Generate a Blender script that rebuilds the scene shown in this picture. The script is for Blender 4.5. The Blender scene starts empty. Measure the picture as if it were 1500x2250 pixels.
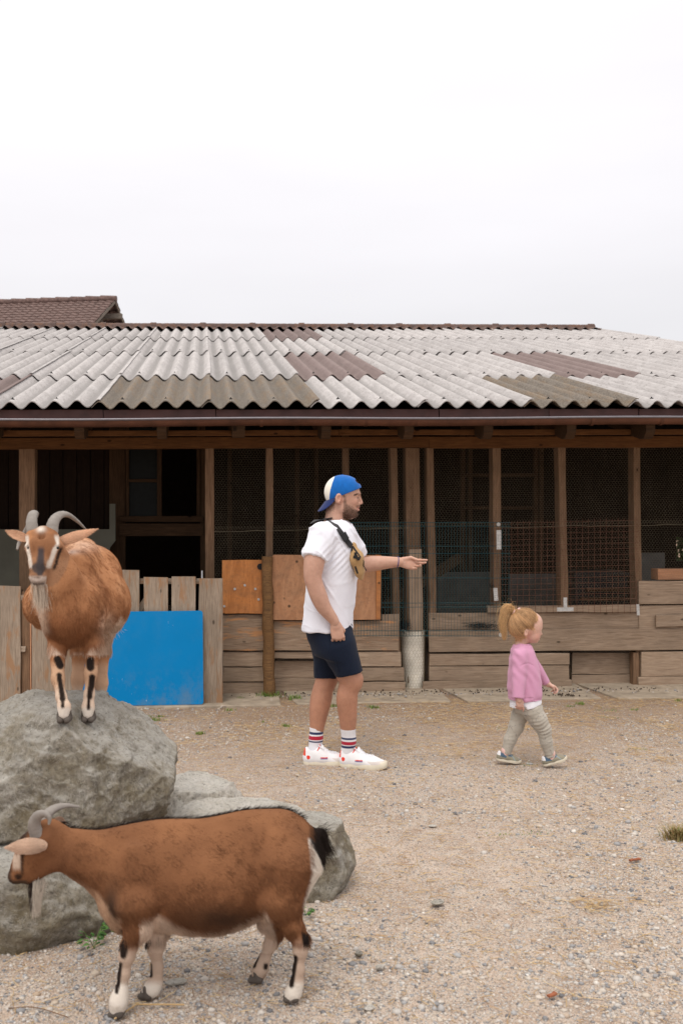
import bpy, bmesh, math, random
import numpy as np
from mathutils import Vector, Matrix

# ------------------------------------------------------------------ camera, sky, sun, exposure
C = bpy.context.scene.collection
scene = bpy.context.scene
FPX, CX, CY = 2187.0, 574.0, 1125.0          # focal length and principal point in pixels of the 1500 x 2250 photograph
YAW, ROLL, CAMH = math.radians(3.16), 0.0072, 1.57
CAM = Vector((0, 0, CAMH))
F_ = Vector((math.sin(YAW), math.cos(YAW), 0))
R0 = Vector((math.cos(YAW), -math.sin(YAW), 0)); U0 = Vector((0, 0, 1))
R_ = R0 * math.cos(ROLL) - U0 * math.sin(ROLL)
U_ = U0 * math.cos(ROLL) + R0 * math.sin(ROLL)
cd = bpy.data.cameras.new('camera'); cam = bpy.data.objects.new('camera', cd); C.objects.link(cam)
cd.sensor_width = 36; cd.lens = 36 * FPX / 2250; cd.shift_x = (750 - CX) / 2250; cd.shift_y = 0
cd.clip_start = 0.1; cd.clip_end = 2000
m = Matrix.Identity(4)
for i, v in enumerate((R_, U_, -F_)):
    for j in range(3): m[j][i] = v[j]
m[0][3], m[1][3], m[2][3] = CAM
cam.matrix_world = m
cd.dof.use_dof = True; cd.dof.focus_distance = 6.15; cd.dof.aperture_fstop = 4.5
scene.camera = cam

w = bpy.data.worlds.new('World'); scene.world = w; w.use_nodes = True
nt = w.node_tree; nt.nodes.clear()
def wn(t): return nt.nodes.new(t)
out = wn('ShaderNodeOutputWorld'); bg = wn('ShaderNodeBackground'); nt.links.new(bg.outputs[0], out.inputs[0])
sky = wn('ShaderNodeTexSky'); sky.sky_type = 'NISHITA'; sky.sun_disc = False
SUN_EL, SUN_AZ = math.radians(58), math.radians(205)     # azimuth measured clockwise from +Y
sky.sun_elevation = SUN_EL; sky.sun_rotation = SUN_AZ
tc = wn('ShaderNodeTexCoord'); sep = wn('ShaderNodeSeparateXYZ'); nt.links.new(tc.outputs['Generated'], sep.inputs[0])
ramp = wn('ShaderNodeValToRGB'); nt.links.new(sep.outputs[2], ramp.inputs[0])
cr = ramp.color_ramp
cr.elements[0].position = 0.0; cr.elements[0].color = (0.68, 0.675, 0.69, 1)
cr.elements[1].position = 1.0; cr.elements[1].color = (1.78, 1.70, 1.60, 1)
for p, c in ((0.17, (0.775, 0.765, 0.785)), (0.26, (0.865, 0.845, 0.872)), (0.36, (0.92, 0.898, 0.925)), (0.46, (0.97, 0.945, 0.968)), (0.65, (1.27, 1.235, 1.19))):
    e = cr.elements.new(p); e.color = (*c, 1)
mp = wn('ShaderNodeMapping'); mp.inputs['Scale'].default_value = (1.2, 1.2, 4.5); nt.links.new(tc.outputs['Generated'], mp.inputs[0])
nz = wn('ShaderNodeTexNoise'); nz.inputs['Scale'].default_value = 1.7; nz.inputs['Detail'].default_value = 4; nt.links.new(mp.outputs[0], nz.inputs[0])
mr = wn('ShaderNodeMapRange'); mr.inputs[1].default_value = 0.3; mr.inputs[2].default_value = 0.7; mr.inputs[3].default_value = 0.955; mr.inputs[4].default_value = 1.04
nt.links.new(nz.outputs[0], mr.inputs[0])
mul = wn('ShaderNodeVectorMath'); mul.operation = 'SCALE'; nt.links.new(ramp.outputs[0], mul.inputs[0]); nt.links.new(mr.outputs[0], mul.inputs[3])
sk = wn('ShaderNodeVectorMath'); sk.operation = 'SCALE'; sk.inputs[3].default_value = 0.004; nt.links.new(sky.outputs[0], sk.inputs[0])
ad = wn('ShaderNodeVectorMath'); ad.operation = 'ADD'; nt.links.new(mul.outputs[0], ad.inputs[0]); nt.links.new(sk.outputs[0], ad.inputs[1])
nt.links.new(ad.outputs[0], bg.inputs[0]); bg.inputs[1].default_value = 1.0
sd = bpy.data.lights.new('sun', 'SUN'); sd.energy = 1.2; sd.angle = math.radians(25); sd.color = (1, 0.94, 0.86)
sun = bpy.data.objects.new('sun', sd); C.objects.link(sun)
dirv = Vector((math.sin(SUN_AZ) * math.cos(SUN_EL), math.cos(SUN_AZ) * math.cos(SUN_EL), math.sin(SUN_EL)))
sun.rotation_euler = dirv.to_track_quat('Z', 'Y').to_euler(); sun.location = (0, 0, 30)
scene.view_settings.view_transform = 'Standard'; scene.view_settings.look = 'None'
scene.view_settings.exposure = 0.14; scene.view_settings.gamma = 1.0
scene.view_settings.use_curve_mapping = False
scene.cycles.max_bounces = 6; scene.cycles.diffuse_bounces = 4; scene.cycles.use_denoising = True
scene.cycles.transparent_max_bounces = 12

# ------------------------------------------------------------------ placing helpers
def ray(px, py): return F_ + R_ * ((px - CX) / FPX) + U_ * ((CY - py) / FPX)
def P(px, py, Y): d = ray(px, py); return CAM + d * (Y / d.y)            # point of a sight line on the plane y = Y
def G(px, py, z=0.0): d = ray(px, py); return CAM + d * ((z - CAMH) / d.z)
def pn(px, py, Y): return np.array(P(px, py, Y))
rng = np.random.default_rng(7); random.seed(7)
WM = {}
def link(o, parent=None, M=None):
    C.objects.link(o); M = M or Matrix.Identity(4); WM[o] = M
    o.matrix_basis = M
    if parent is not None:
        o.parent = parent; o.matrix_parent_inverse = WM[parent].inverted()
    return o
def tag(o, label=None, cat=None, group=None, kind=None):
    if label: o['label'] = label
    if cat: o['category'] = cat
    if group: o['group'] = group
    if kind: o['kind'] = kind
    return o
def thing(name, label, cat, loc, group=None):
    o = bpy.data.objects.new(name, None); o.empty_display_size = 0.1
    link(o, None, Matrix.Translation(Vector(loc))); return tag(o, label, cat, group)
def mesh_np(name, V, Fc, smooth=True):
    """V n x 3, Fc m x k (k 3 or 4)"""
    me = bpy.data.meshes.new(name); V = np.asarray(V, np.float32); Fc = np.asarray(Fc, np.int32)
    me.vertices.add(len(V)); me.vertices.foreach_set('co', V.ravel())
    k = Fc.shape[1]; me.loops.add(Fc.size); me.loops.foreach_set('vertex_index', Fc.ravel())
    me.polygons.add(len(Fc)); me.polygons.foreach_set('loop_start', np.arange(len(Fc), dtype=np.int32) * k)
    me.update(calc_edges=True)
    me.polygons.foreach_set('use_smooth', np.full(len(Fc), smooth)); me.update()
    return me
def obj_np(name, V, Fc, mat, parent=None, smooth=True, col=None, loc=None):
    """mesh from world coordinates, origin moved to loc (default: the parent's or the base centre)"""
    V = np.asarray(V, float)
    if loc is None:
        loc = WM[parent].translation if parent is not None else Vector(((V[:, 0].min() + V[:, 0].max()) / 2, (V[:, 1].min() + V[:, 1].max()) / 2, V[:, 2].min()))
    M = Matrix.Translation(Vector(loc))
    me = mesh_np(name, V - np.array(loc), Fc, smooth)
    if col is not None:
        a = me.color_attributes.new('col', 'FLOAT_COLOR', 'POINT')
        c4 = np.ones((len(V), 4), np.float32); c4[:, :3] = col; a.data.foreach_set('color', c4.ravel())
    o = bpy.data.objects.new(name, me); me.materials.append(mat)
    return link(o, parent, M)

class MB:
    """collects shapes in world coordinates, builds ONE mesh"""
    def __init__(s): s.V = []; s.F = []
    def add(s, V, Fs):
        n = len(s.V); s.V += [tuple(v) for v in V]; s.F += [tuple(i + n for i in f) for f in Fs]; return s
    def box(s, lo, hi, ch=0.0):
        (a, b, c), (d, e, f) = lo, hi
        V = [(a, b, c), (d, b, c), (d, e, c), (a, e, c), (a, b, f), (d, b, f), (d, e, f), (a, e, f)]
        return s.add(V, [(0, 3, 2, 1), (4, 5, 6, 7), (0, 1, 5, 4), (1, 2, 6, 5), (2, 3, 7, 6), (3, 0, 4, 7)])
    def tube(s, pts, radii, n=8, cap=True, flat=None):
        pts = [Vector(p) for p in pts]
        if not hasattr(radii, '__len__'): radii = [radii] * len(pts)
        T = [(pts[min(i + 1, len(pts) - 1)] - pts[max(i - 1, 0)]).normalized() for i in range(len(pts))]
        up = Vector((0, 0, 1)) if abs(T[0].z) < 0.9 else Vector((0, 1, 0))
        a = T[0].cross(up).normalized(); V = []
        for p, t, r in zip(pts, T, radii):
            a = (a - t * a.dot(t)).normalized(); b = t.cross(a)
            for k in range(n):
                q = 2 * math.pi * k / n; V.append(p + (a * math.cos(q) + b * math.sin(q) * (flat or 1)) * r)
        Fs = [(i * n + k, i * n + (k + 1) % n, (i + 1) * n + (k + 1) % n, (i + 1) * n + k) for i in range(len(pts) - 1) for k in range(n)]
        if cap: Fs += [tuple(reversed(range(n))), tuple((len(pts) - 1) * n + k for k in range(n))]
        return s.add(V, Fs)
    def build(s, name, mat, parent=None, smooth=False, loc=None):
        V = np.array(s.V, float)
        if loc is None:
            loc = WM[parent].translation if parent is not None else Vector(((V[:, 0].min() + V[:, 0].max()) / 2, (V[:, 1].min() + V[:, 1].max()) / 2, V[:, 2].min()))
        me = bpy.data.meshes.new(name); me.from_pydata((V - np.array(loc)).tolist(), [], s.F); me.update()
        if smooth:
            me.polygons.foreach_set('use_smooth', [True] * len(me.polygons))
            me.set_sharp_from_angle(angle=math.radians(50))
        o = bpy.data.objects.new(name, me); me.materials.append(mat)
        return link(o, parent, Matrix.Translation(Vector(loc)))
def smooth_curve(pts, n=6):
    pts = [Vector(p) for p in pts]; q = [pts[0] * 2 - pts[1]] + pts + [pts[-1] * 2 - pts[-2]]; o = []
    for i in range(1, len(q) - 2):
        for k in range(n):
            t = k / n; a, b, c, d = q[i - 1:i + 3]
            o.append(0.5 * ((2 * b) + (c - a) * t + (2 * a - 5 * b + 4 * c - d) * t * t + (3 * b - a - 3 * c + d) * t ** 3))
    return o + [pts[-1]]
def plank(name, p0, p1, width, thick, mat, parent, wdir=None, seg=3, warp=0.002, ch=0.003, taper=0.0, label=None):
    """a board whose long axis is its own X: octagonal section, slightly warped, raised edges worn"""
    p0, p1 = Vector(p0), Vector(p1); ax = (p1 - p0); L = ax.length; ax.normalize()
    if wdir is None: wdir = Vector((0, 0, 1)) if abs(ax.z) < 0.7 else Vector((1, 0, 0))
    wd = (Vector(wdir) - ax * ax.dot(Vector(wdir))).normalized(); td = ax.cross(wd)
    M = Matrix.Identity(4)
    for i, v in enumerate((ax, wd, td)):
        for j in range(3): M[j][i] = v[j]
    M.translation = p0
    ch = min(ch, thick * 0.3)
    V = []; W2, T2 = width / 2, thick / 2
    for i in range(seg + 1):
        x = L * i / seg; ww = W2 + random.uniform(-1, 1) * warp - taper * i / seg; oy = random.uniform(-1, 1) * warp; oz = random.uniform(-1, 1) * warp
        dx = random.uniform(-1, 1) * 0.003 if i in (0, seg) else 0
        for (a, b) in ((-ww, -T2 + ch), (-ww, T2 - ch), (-ww + ch, T2), (ww - ch, T2), (ww, T2 - ch), (ww, -T2 + ch), (ww - ch, -T2), (-ww + ch, -T2)):
            V.append((x + dx * (1 + a / W2), a + oy, b + oz))
    Fs = [(i * 8 + k, i * 8 + (k + 1) % 8, (i + 1) * 8 + (k + 1) % 8, (i + 1) * 8 + k) for i in range(seg) for k in range(8)]
    Fs = [tuple(reversed(f)) for f in Fs] + [tuple(range(8)), tuple(reversed([seg * 8 + k for k in range(8)]))]
    me = bpy.data.meshes.new(name); me.from_pydata(V, [], Fs); me.update(); me.materials.append(mat)
    bm = bmesh.new(); bm.from_mesh(me); bmesh.ops.recalc_face_normals(bm, faces=bm.faces); bm.to_mesh(me); bm.free()
    o = bpy.data.objects.new(name, me); link(o, parent, M)
    if label: o['label'] = label
    return o
def hboard(name, x0, x1, y0, y1, Y, thick, mat, parent, tilt=0, **k):
    """horizontal board from photo coordinates on the plane Y (its front face)"""
    a = P(x0, (y0 + y1) / 2, Y); b = P(x1, (y0 + y1) / 2 + tilt, Y)
    zt, zb = P((x0 + x1) / 2, y0, Y).z, P((x0 + x1) / 2, y1, Y).z
    a.y += thick / 2; b.y += thick / 2; z = a.z
    return plank(name, a, b, zt - zb - 0.004, thick, mat, parent, **k)
def vboard(name, x0, x1, y0, y1, Y, thick, mat, parent, lean=0, **k):
    a = P((x0 + x1) / 2 + lean, y1, Y); b = P((x0 + x1) / 2, y0, Y)
    wd = P(x1, y0, Y).x - P(x0, y0, Y).x
    a.y += thick / 2; b.y += thick / 2
    return plank(name, a, b, wd - 0.003, thick, mat, parent, **k)

# ------------------------------------------------------------------ noise
_perm = np.random.default_rng(3).random((64, 64, 64)).astype(np.float32)
def vnoise(p):
    i = np.floor(p).astype(int); f = p - i; f = f * f * (3 - 2 * f); r = 0
    for a in (0, 1):
        for b in (0, 1):
            for c in (0, 1):
                wgt = (f[:, 0] if a else 1 - f[:, 0]) * (f[:, 1] if b else 1 - f[:, 1]) * (f[:, 2] if c else 1 - f[:, 2])
                r = r + wgt * _perm[(i[:, 0] + a) & 63, (i[:, 1] + b) & 63, (i[:, 2] + c) & 63]
    return r * 2 - 1
def fbm(p, o=4, g=0.5):
    s = 0; a = 1
    for k in range(o): s = s + a * vnoise(p * 2 ** k + 17.3 * k); a *= g
    return s

# ------------------------------------------------------------------ signed-distance modelling for bodies and cloth
def A3(v): return np.array(v, float)
class Field:
    def __init__(s, lo, hi, h):
        s.lo = A3(lo); s.h = h; s.n = np.ceil((A3(hi) - s.lo) / h).astype(int) + 1; s.D = np.full(s.n, 0.15, np.float32)
    def reg(s, lo, hi, pad):
        i0 = np.clip(((A3(lo) - pad - s.lo) / s.h).astype(int), 0, s.n); i1 = np.clip(((A3(hi) + pad - s.lo) / s.h).astype(int) + 2, 0, s.n)
        sl = tuple(slice(a, b) for a, b in zip(i0, i1))
        X = [(s.lo[k] + s.h * np.arange(i0[k], i1[k])).astype(np.float32) for k in range(3)]
        return sl, X[0][:, None, None], X[1][None, :, None], X[2][None, None, :]
    def put(s, sl, d, k, op='+'):
        a = s.D[sl]
        if a.size == 0: return
        if op == '-':
            d = -d; h = np.clip(0.5 - 0.5 * (a - d) / k, 0, 1); s.D[sl] = a * (1 - h) + d * h + k * h * (1 - h)
        else:
            h = np.clip(0.5 + 0.5 * (a - d) / k, 0, 1); s.D[sl] = a * (1 - h) + d * h - k * h * (1 - h)
    def cap(s, a, b, ra, rb, k=0.02, flat=None, op='+', cut=False):
        a, b = A3(a), A3(b); r = max(ra, rb); m = 1 if flat is None else max(1, flat[1])
        sl, x, y, z = s.reg(np.minimum(a, b) - r * m, np.maximum(a, b) + r * m, k + 2 * s.h)
        ab = b - a; L2 = max(float(ab @ ab), 1e-9)
        t = np.clip(((x - a[0]) * ab[0] + (y - a[1]) * ab[1] + (z - a[2]) * ab[2]) / L2, 0, 1)
        vx, vy, vz = x - a[0] - t * ab[0], y - a[1] - t * ab[1], z - a[2] - t * ab[2]; sc = 1
        if flat is not None:
            n, f = A3(flat[0]), flat[1]; n = n / np.linalg.norm(n); c = (vx * n[0] + vy * n[1] + vz * n[2]) * (1 / f - 1)
            vx, vy, vz = vx + c * n[0], vy + c * n[1], vz + c * n[2]; sc = min(1, f)
        d = (np.sqrt(vx * vx + vy * vy + vz * vz) - (ra + (rb - ra) * t)) * sc
        if cut is not False:
            cn = ab if cut is True else A3(cut); cn = cn / np.linalg.norm(cn); d = np.maximum(d, (x - b[0]) * cn[0] + (y - b[1]) * cn[1] + (z - b[2]) * cn[2])
        s.put(sl, d, k, op)
    def chain(s, pts, radii, k=0.02, **kw):
        for i in range(len(pts) - 1): s.cap(pts[i], pts[i + 1], radii[i], radii[i + 1], k, **kw)
    def ell(s, c, r, k=0.02, R=None, op='+'):
        c, r = A3(c), A3(r); m = r.max() if R is not None else r
        sl, x, y, z = s.reg(c - m, c + m, k + 2 * s.h); x, y, z = x - c[0], y - c[1], z - c[2]
        if R is not None:
            R = A3(R); x, y, z = (R[0, 0] * x + R[0, 1] * y + R[0, 2] * z, R[1, 0] * x + R[1, 1] * y + R[1, 2] * z, R[2, 0] * x + R[2, 1] * y + R[2, 2] * z)
        k0 = np.sqrt((x / r[0]) ** 2 + (y / r[1]) ** 2 + (z / r[2]) ** 2); k1 = np.sqrt((x / r[0] ** 2) ** 2 + (y / r[1] ** 2) ** 2 + (z / r[2] ** 2) ** 2)
        s.put(sl, k0 * (k0 - 1) / np.maximum(k1, 1e-6), k, op)
    def stack(s, rows, k=0.02, yaw=0.0, pw=2.0):
        """rows: (centre, half depth along the facing, half width) from top to bottom; flat ends"""
        rows = sorted(rows, key=lambda q: q[0][2]); zs = [q[0][2] for q in rows]
        cxs = [q[0][0] for q in rows]; cys = [q[0][1] for q in rows]; m = max(max(q[1], q[2]) for q in rows)
        sl, x, y, z = s.reg((min(cxs) - m, min(cys) - m, zs[0]), (max(cxs) + m, max(cys) + m, zs[-1]), k + 2 * s.h)
        zz = z.ravel(); f = lambda a: np.interp(zz, zs, a)[None, None, :]
        dx, dy = x - f(cxs), y - f(cys); c, sn = math.cos(yaw), math.sin(yaw)
        u, v = dx * c + dy * sn, -dx * sn + dy * c; rx, ry = f([q[1] for q in rows]), f([q[2] for q in rows])
        k0 = (np.abs(u / rx) ** pw + np.abs(v / ry) ** pw) ** (1 / pw)
        d = (k0 - 1) * np.minimum(rx, ry) * 0.9; d = np.maximum(d, np.maximum(zs[0] - z, z - zs[-1])); s.put(sl, d, k)
    def plane(s, c, n, lo, hi, k=0.004):
        """cut away what lies on the n side of the plane, inside the box"""
        n = A3(n) / np.linalg.norm(n); sl, x, y, z = s.reg(lo, hi, 0)
        d = (x - c[0]) * n[0] + (y - c[1]) * n[1] + (z - c[2]) * n[2]; s.D[sl] = np.maximum(s.D[sl], d)
    def schain(s, pts, radii, k=0.02, n=4, **kw):
        P4 = smooth_curve([tuple(p) for p in pts], n); R4 = [v.x for v in smooth_curve([(r, 0, 0) for r in radii], n)]
        for i in range(len(P4) - 1): s.cap(P4[i], P4[i + 1], R4[i], R4[i + 1], k * (1 if i == 0 else .5), **kw)
    def mesh(s, it=1, f=.5):
        D = s.D; S = D < 0
        for ax in range(3):           # close at the border
            i = [slice(None)] * 3; i[ax] = 0; S[tuple(i)] = False; i[ax] = -1; S[tuple(i)] = False
        D = np.where(S, D, np.maximum(D, 1e-5))
        cnt = sum(S[a:S.shape[0] - 1 + a, b:S.shape[1] - 1 + b, c:S.shape[2] - 1 + c].astype(np.int8) for a in (0, 1) for b in (0, 1) for c in (0, 1))
        mixed = np.argwhere((cnt > 0) & (cnt < 8)); idx = np.full(cnt.shape, -1, np.int32); idx[tuple(mixed.T)] = np.arange(len(mixed))
        acc = np.zeros((len(mixed), 3)); num = np.zeros(len(mixed))
        cor = [(a, b, c) for a in (0, 1) for b in (0, 1) for c in (0, 1)]
        val = {q: D[tuple((mixed + q).T)] for q in cor}
        for q in cor:
            for ax in range(3):
                if q[ax] == 0:
                    r = list(q); r[ax] = 1; r = tuple(r); a, b = val[q], val[r]; ok = (a < 0) != (b < 0)
                    t = np.where(ok, a / np.where(ok, a - b, 1), 0); p = np.array(q, float)[None, :] + t[:, None] * np.eye(3)[ax][None, :]
                    acc += p * ok[:, None]; num += ok
        V = s.lo + (mixed + acc / num[:, None]) * s.h; Q = []
        for ax in range(3):
            o1, o2 = [(1, 2), (2, 0), (0, 1)][ax]
            sh = [slice(None)] * 3; sh2 = [slice(None)] * 3; sh[ax] = slice(0, -1); sh2[ax] = slice(1, None)
            ch = S[tuple(sh)] != S[tuple(sh2)]; e = np.argwhere(ch); ok = (e[:, o1] > 0) & (e[:, o2] > 0) & (e[:, o1] < S.shape[o1] - 1) & (e[:, o2] < S.shape[o2] - 1); e = e[ok]
            d1 = np.eye(3, dtype=int)[o1]; d2 = np.eye(3, dtype=int)[o2]
            q = np.stack([idx[tuple((e - d1 - d2).T)], idx[tuple((e - d2).T)], idx[tuple(e.T)], idx[tuple((e - d1).T)]], 1)
            fl = S[tuple(e.T)]; q[~fl] = q[~fl][:, ::-1]; Q.append(q)
        Q = np.concatenate(Q); Q = Q[(Q >= 0).all(1)]
        for _ in range(it): V = relax(V, Q, f)
        return V, Q
def relax(V, Q, f=0.5):
    acc = np.zeros_like(V); n = np.zeros(len(V))
    for a in range(4):
        i, j = Q[:, a], Q[:, (a + 1) % 4]
        for k in range(3): acc[:, k] += np.bincount(i, V[j, k], len(V)) + np.bincount(j, V[i, k], len(V))
        n += np.bincount(i, minlength=len(V)) + np.bincount(j, minlength=len(V))
    return V * (1 - f) + f * acc / np.maximum(n, 1)[:, None]
def normals(V, Q):
    fn = np.cross(V[Q[:, 2]] - V[Q[:, 0]], V[Q[:, 3]] - V[Q[:, 1]]); N = np.zeros_like(V)
    for a in range(4):
        for k in range(3): N[:, k] += np.bincount(Q[:, a], fn[:, k], len(V))
    return N / np.maximum(np.linalg.norm(N, axis=1), 1e-12)[:, None]
def join_np(parts):
    Vs, Qs, n = [], [], 0
    for V, Q in parts: Vs.append(V); Qs.append(Q + n); n += len(V)
    return np.concatenate(Vs), np.concatenate(Qs)
def projpx(V):
    rel = V - np.array(CAM); dep = rel @ np.array(F_); return CX + rel @ np.array(R_) / dep * FPX, CY - rel @ np.array(U_) / dep * FPX
def sm(x, a, b): t = np.clip((x - a) / (b - a), 0, 1); return t * t * (3 - 2 * t)
def strands(name, roots, dirs, length, col, mat, parent, rad=0.0004, n=4, bend=None, jit=0.15, tip=0.25):
    """hair as a Curves object: roots/dirs N x 3 world, length N, col N x 3; bend N x 3 = sag added towards the tip"""
    N = len(roots); t = np.linspace(0, 1, n)[None, :, None]
    L = np.broadcast_to(np.asarray(length, float), (N,))[:, None, None]
    pts = roots[:, None, :] + dirs[:, None, :] * t * L
    if bend is not None: pts = pts + bend[:, None, :] * t ** 2 * L
    pts = pts + rng.normal(0, 1, (N, 1, 3)) * jit * t ** 2 * L
    return strand_paths(name, pts, col, mat, parent, rad, tip)
def strand_paths(name, pts, col, mat, parent, rad=0.0004, tip=0.25):
    N, n = pts.shape[:2]; hc = bpy.data.hair_curves.new(name); hc.add_curves([n] * N)
    loc = np.array(WM[parent].translation)
    hc.points.foreach_set('position', (pts - loc).astype(np.float32).ravel())
    r = np.linspace(1, tip, n)[None, :] * np.broadcast_to(np.asarray(rad, float), (N,))[:, None]
    hc.points.foreach_set('radius', r.astype(np.float32).ravel())
    a = hc.attributes.new('col', 'FLOAT_COLOR', 'CURVE'); c4 = np.ones((N, 4), np.float32); c4[:, :3] = col; a.data.foreach_set('color', c4.ravel())
    hc.materials.append(mat); o = bpy.data.objects.new(name, hc)
    return link(o, parent, Matrix.Translation(WM[parent].translation))
def sample_surface(V, Q, n, weight=None):
    ar = np.linalg.norm(np.cross(V[Q[:, 2]] - V[Q[:, 0]], V[Q[:, 3]] - V[Q[:, 1]]), axis=1) / 2
    if weight is not None: ar = ar * weight
    i = rng.choice(len(Q), n, p=ar / ar.sum()); a, b = rng.random((2, n, 1))
    q = V[Q[i]]; p = (q[:, 0] * (1 - a) + q[:, 1] * a) * (1 - b) + (q[:, 3] * (1 - a) + q[:, 2] * a) * b
    N = normals(V, Q); nn = N[Q[i]].mean(1); return p, nn / np.linalg.norm(nn, axis=1)[:, None]

# ------------------------------------------------------------------ materials
class N:
    def __init__(s, name):
        s.m = bpy.data.materials.new(name); s.m.use_nodes = True; s.t = s.m.node_tree; s.b = s.t.nodes['Principled BSDF']
        s.b.inputs['Roughness'].default_value = 0.85; s.b.inputs['Specular IOR Level'].default_value = 0.25
    def n(s, t, **k):
        x = s.t.nodes.new(t)
        for a, v in k.items(): setattr(x, a, v)
        return x
    def l(s, a, b): s.t.links.new(a, b)
    def coord(s, which='Object', scale=(1, 1, 1), rand=True):
        tc = s.n('ShaderNodeTexCoord'); mp = s.n('ShaderNodeMapping'); mp.inputs['Scale'].default_value = scale; s.l(tc.outputs[which], mp.inputs[0])
        if rand:
            oi = s.n('ShaderNodeObjectInfo'); m = s.n('ShaderNodeMath', operation='MULTIPLY'); m.inputs[1].default_value = 53.0; s.l(oi.outputs['Random'], m.inputs[0]); s.l(m.outputs[0], mp.inputs['Location'])
        return mp.outputs[0]
    def noise(s, co, scale, detail=4, rough=0.55, dist=0.0):
        x = s.n('ShaderNodeTexNoise'); x.inputs['Scale'].default_value = scale; x.inputs['Detail'].default_value = detail; x.inputs['Roughness'].default_value = rough; x.inputs['Distortion'].default_value = dist; s.l(co, x.inputs[0]); return x.outputs[0]
    def vor(s, co, scale, feature='F1'):
        x = s.n('ShaderNodeTexVoronoi', feature=feature); x.inputs['Scale'].default_value = scale; s.l(co, x.inputs['Vector']); return x.outputs['Distance']
    def ramp(s, fac, stops):
        r = s.n('ShaderNodeValToRGB'); e = r.color_ramp.elements
        while len(e) < len(stops): e.new(0.5)
        for q, (p, c) in zip(e, stops):
            q.position = p; q.color = (c, c, c, 1) if not hasattr(c, '__len__') else (*c, 1)
        s.l(fac, r.inputs[0]); return r.outputs[0]
    def mix(s, fac, a, b, mode='MIX'):
        x = s.n('ShaderNodeMix', data_type='RGBA', blend_type=mode)
        for v, i in ((fac, 0), (a, 6), (b, 7)):
            if isinstance(v, bpy.types.NodeSocket): s.l(v, x.inputs[i])
            elif hasattr(v, '__len__'): x.inputs[i].default_value = (*v, 1)
            else: x.inputs[i].default_value = v if i == 0 else (v, v, v, 1)
        return x.outputs[2]
    def math(s, op, a, b=0.0):
        x = s.n('ShaderNodeMath', operation=op)
        for v, i in ((a, 0), (b, 1)):
            if isinstance(v, bpy.types.NodeSocket): s.l(v, x.inputs[i])
            else: x.inputs[i].default_value = v
        return x.outputs[0]
    def rnd(s): return s.n('ShaderNodeObjectInfo').outputs['Random']
    def col(s, c):
        if isinstance(c, bpy.types.NodeSocket): s.l(c, s.b.inputs['Base Color'])
        else: s.b.inputs['Base Color'].default_value = (*c, 1)
        return s
    def bump(s, h, dist=0.002, strength=1.0):
        x = s.n('ShaderNodeBump'); x.inputs['Distance'].default_value = dist; x.inputs['Strength'].default_value = strength; s.l(h, x.inputs['Height'])
        p = s.b.inputs['Normal']
        if p.is_linked: s.l(p.links[0].from_socket, x.inputs['Normal'])
        s.l(x.outputs[0], p); return s
    def set(s, **k):
        for a, v in k.items(): s.b.inputs[a.replace('_', ' ')].default_value = v
        return s

def wood(name, c1, c2, dark, vary=0.25, orange=None, grain=1.0, knots=True):
    q = N(name); co = q.coord(scale=(1.2, 11, 11)); fine = q.coord(scale=(3.0, 90, 90)); big = q.coord(scale=(1, 1, 1))
    g = q.noise(co, 3.2 * grain, 6, 0.6, 1.2); f = q.noise(fine, 2.2, 3, 0.6); b = q.noise(big, 3.5, 3, 0.6)
    c = q.mix(q.ramp(g, [(0.36, 0.0), (0.64, 1.0)]), c1, c2)
    c = q.mix(q.ramp(b, [(0.42, 0.0), (0.72, 0.65)]), c, tuple(x * 0.6 for x in c1))
    c = q.mix(q.ramp(f, [(0.48, 0.0), (0.66, 0.55)]), c, dark)
    if orange:
        st = q.coord(scale=(1.6, 7, 7)); o = q.noise(st, 2.6, 4, 0.6, 0.4)
        c = q.mix(q.ramp(o, [(0.53, 0.0), (0.64, 0.85)]), c, orange)
    if knots:
        kc = q.coord(scale=(3.2, 6.5, 0.01)); k = q.vor(kc, 1.3); c = q.mix(q.ramp(k, [(0.05, 0.85), (0.1, 0.0)]), c, tuple(x * 0.45 for x in dark))
    v = q.math('MULTIPLY_ADD', q.rnd(), vary); v.node.inputs[2].default_value = 1 - vary / 2
    hs = q.n('ShaderNodeHueSaturation'); q.l(v, hs.inputs['Value']); q.l(c, hs.inputs['Color']); q.col(hs.outputs[0])
    q.bump(f, 0.0015, 0.8); q.bump(g, 0.003, 0.7); q.set(Roughness=0.9, Specular_IOR_Level=0.15); return q.m
M = {}
M['fence'] = wood('weathered_fence_wood', (0.42, 0.335, 0.26), (0.31, 0.24, 0.18), (0.15, 0.11, 0.08), 0.2, orange=(0.33, 0.185, 0.10))
M['board'] = wood('grey_brown_boards', (0.40, 0.30, 0.22), (0.30, 0.215, 0.15), (0.15, 0.105, 0.075), 0.3)
M['board_orange'] = wood('peeling_boards', (0.38, 0.28, 0.2), (0.28, 0.19, 0.13), (0.12, 0.08, 0.055), 0.15, orange=(0.55, 0.27, 0.12))
M['post'] = wood('post_wood', (0.27, 0.165, 0.10), (0.18, 0.108, 0.066), (0.075, 0.046, 0.03), 0.15)
M['beam'] = wood('stained_beam', (0.18, 0.08, 0.03), (0.12, 0.052, 0.02), (0.05, 0.024, 0.011), 0.2)
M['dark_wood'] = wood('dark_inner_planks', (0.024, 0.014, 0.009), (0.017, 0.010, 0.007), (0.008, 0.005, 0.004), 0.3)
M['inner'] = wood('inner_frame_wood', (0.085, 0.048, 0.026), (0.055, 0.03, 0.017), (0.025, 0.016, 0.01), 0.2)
M['log'] = wood('brown_log', (0.27, 0.145, 0.062), (0.15, 0.085, 0.042), (0.06, 0.035, 0.022), 0.1)
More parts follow.
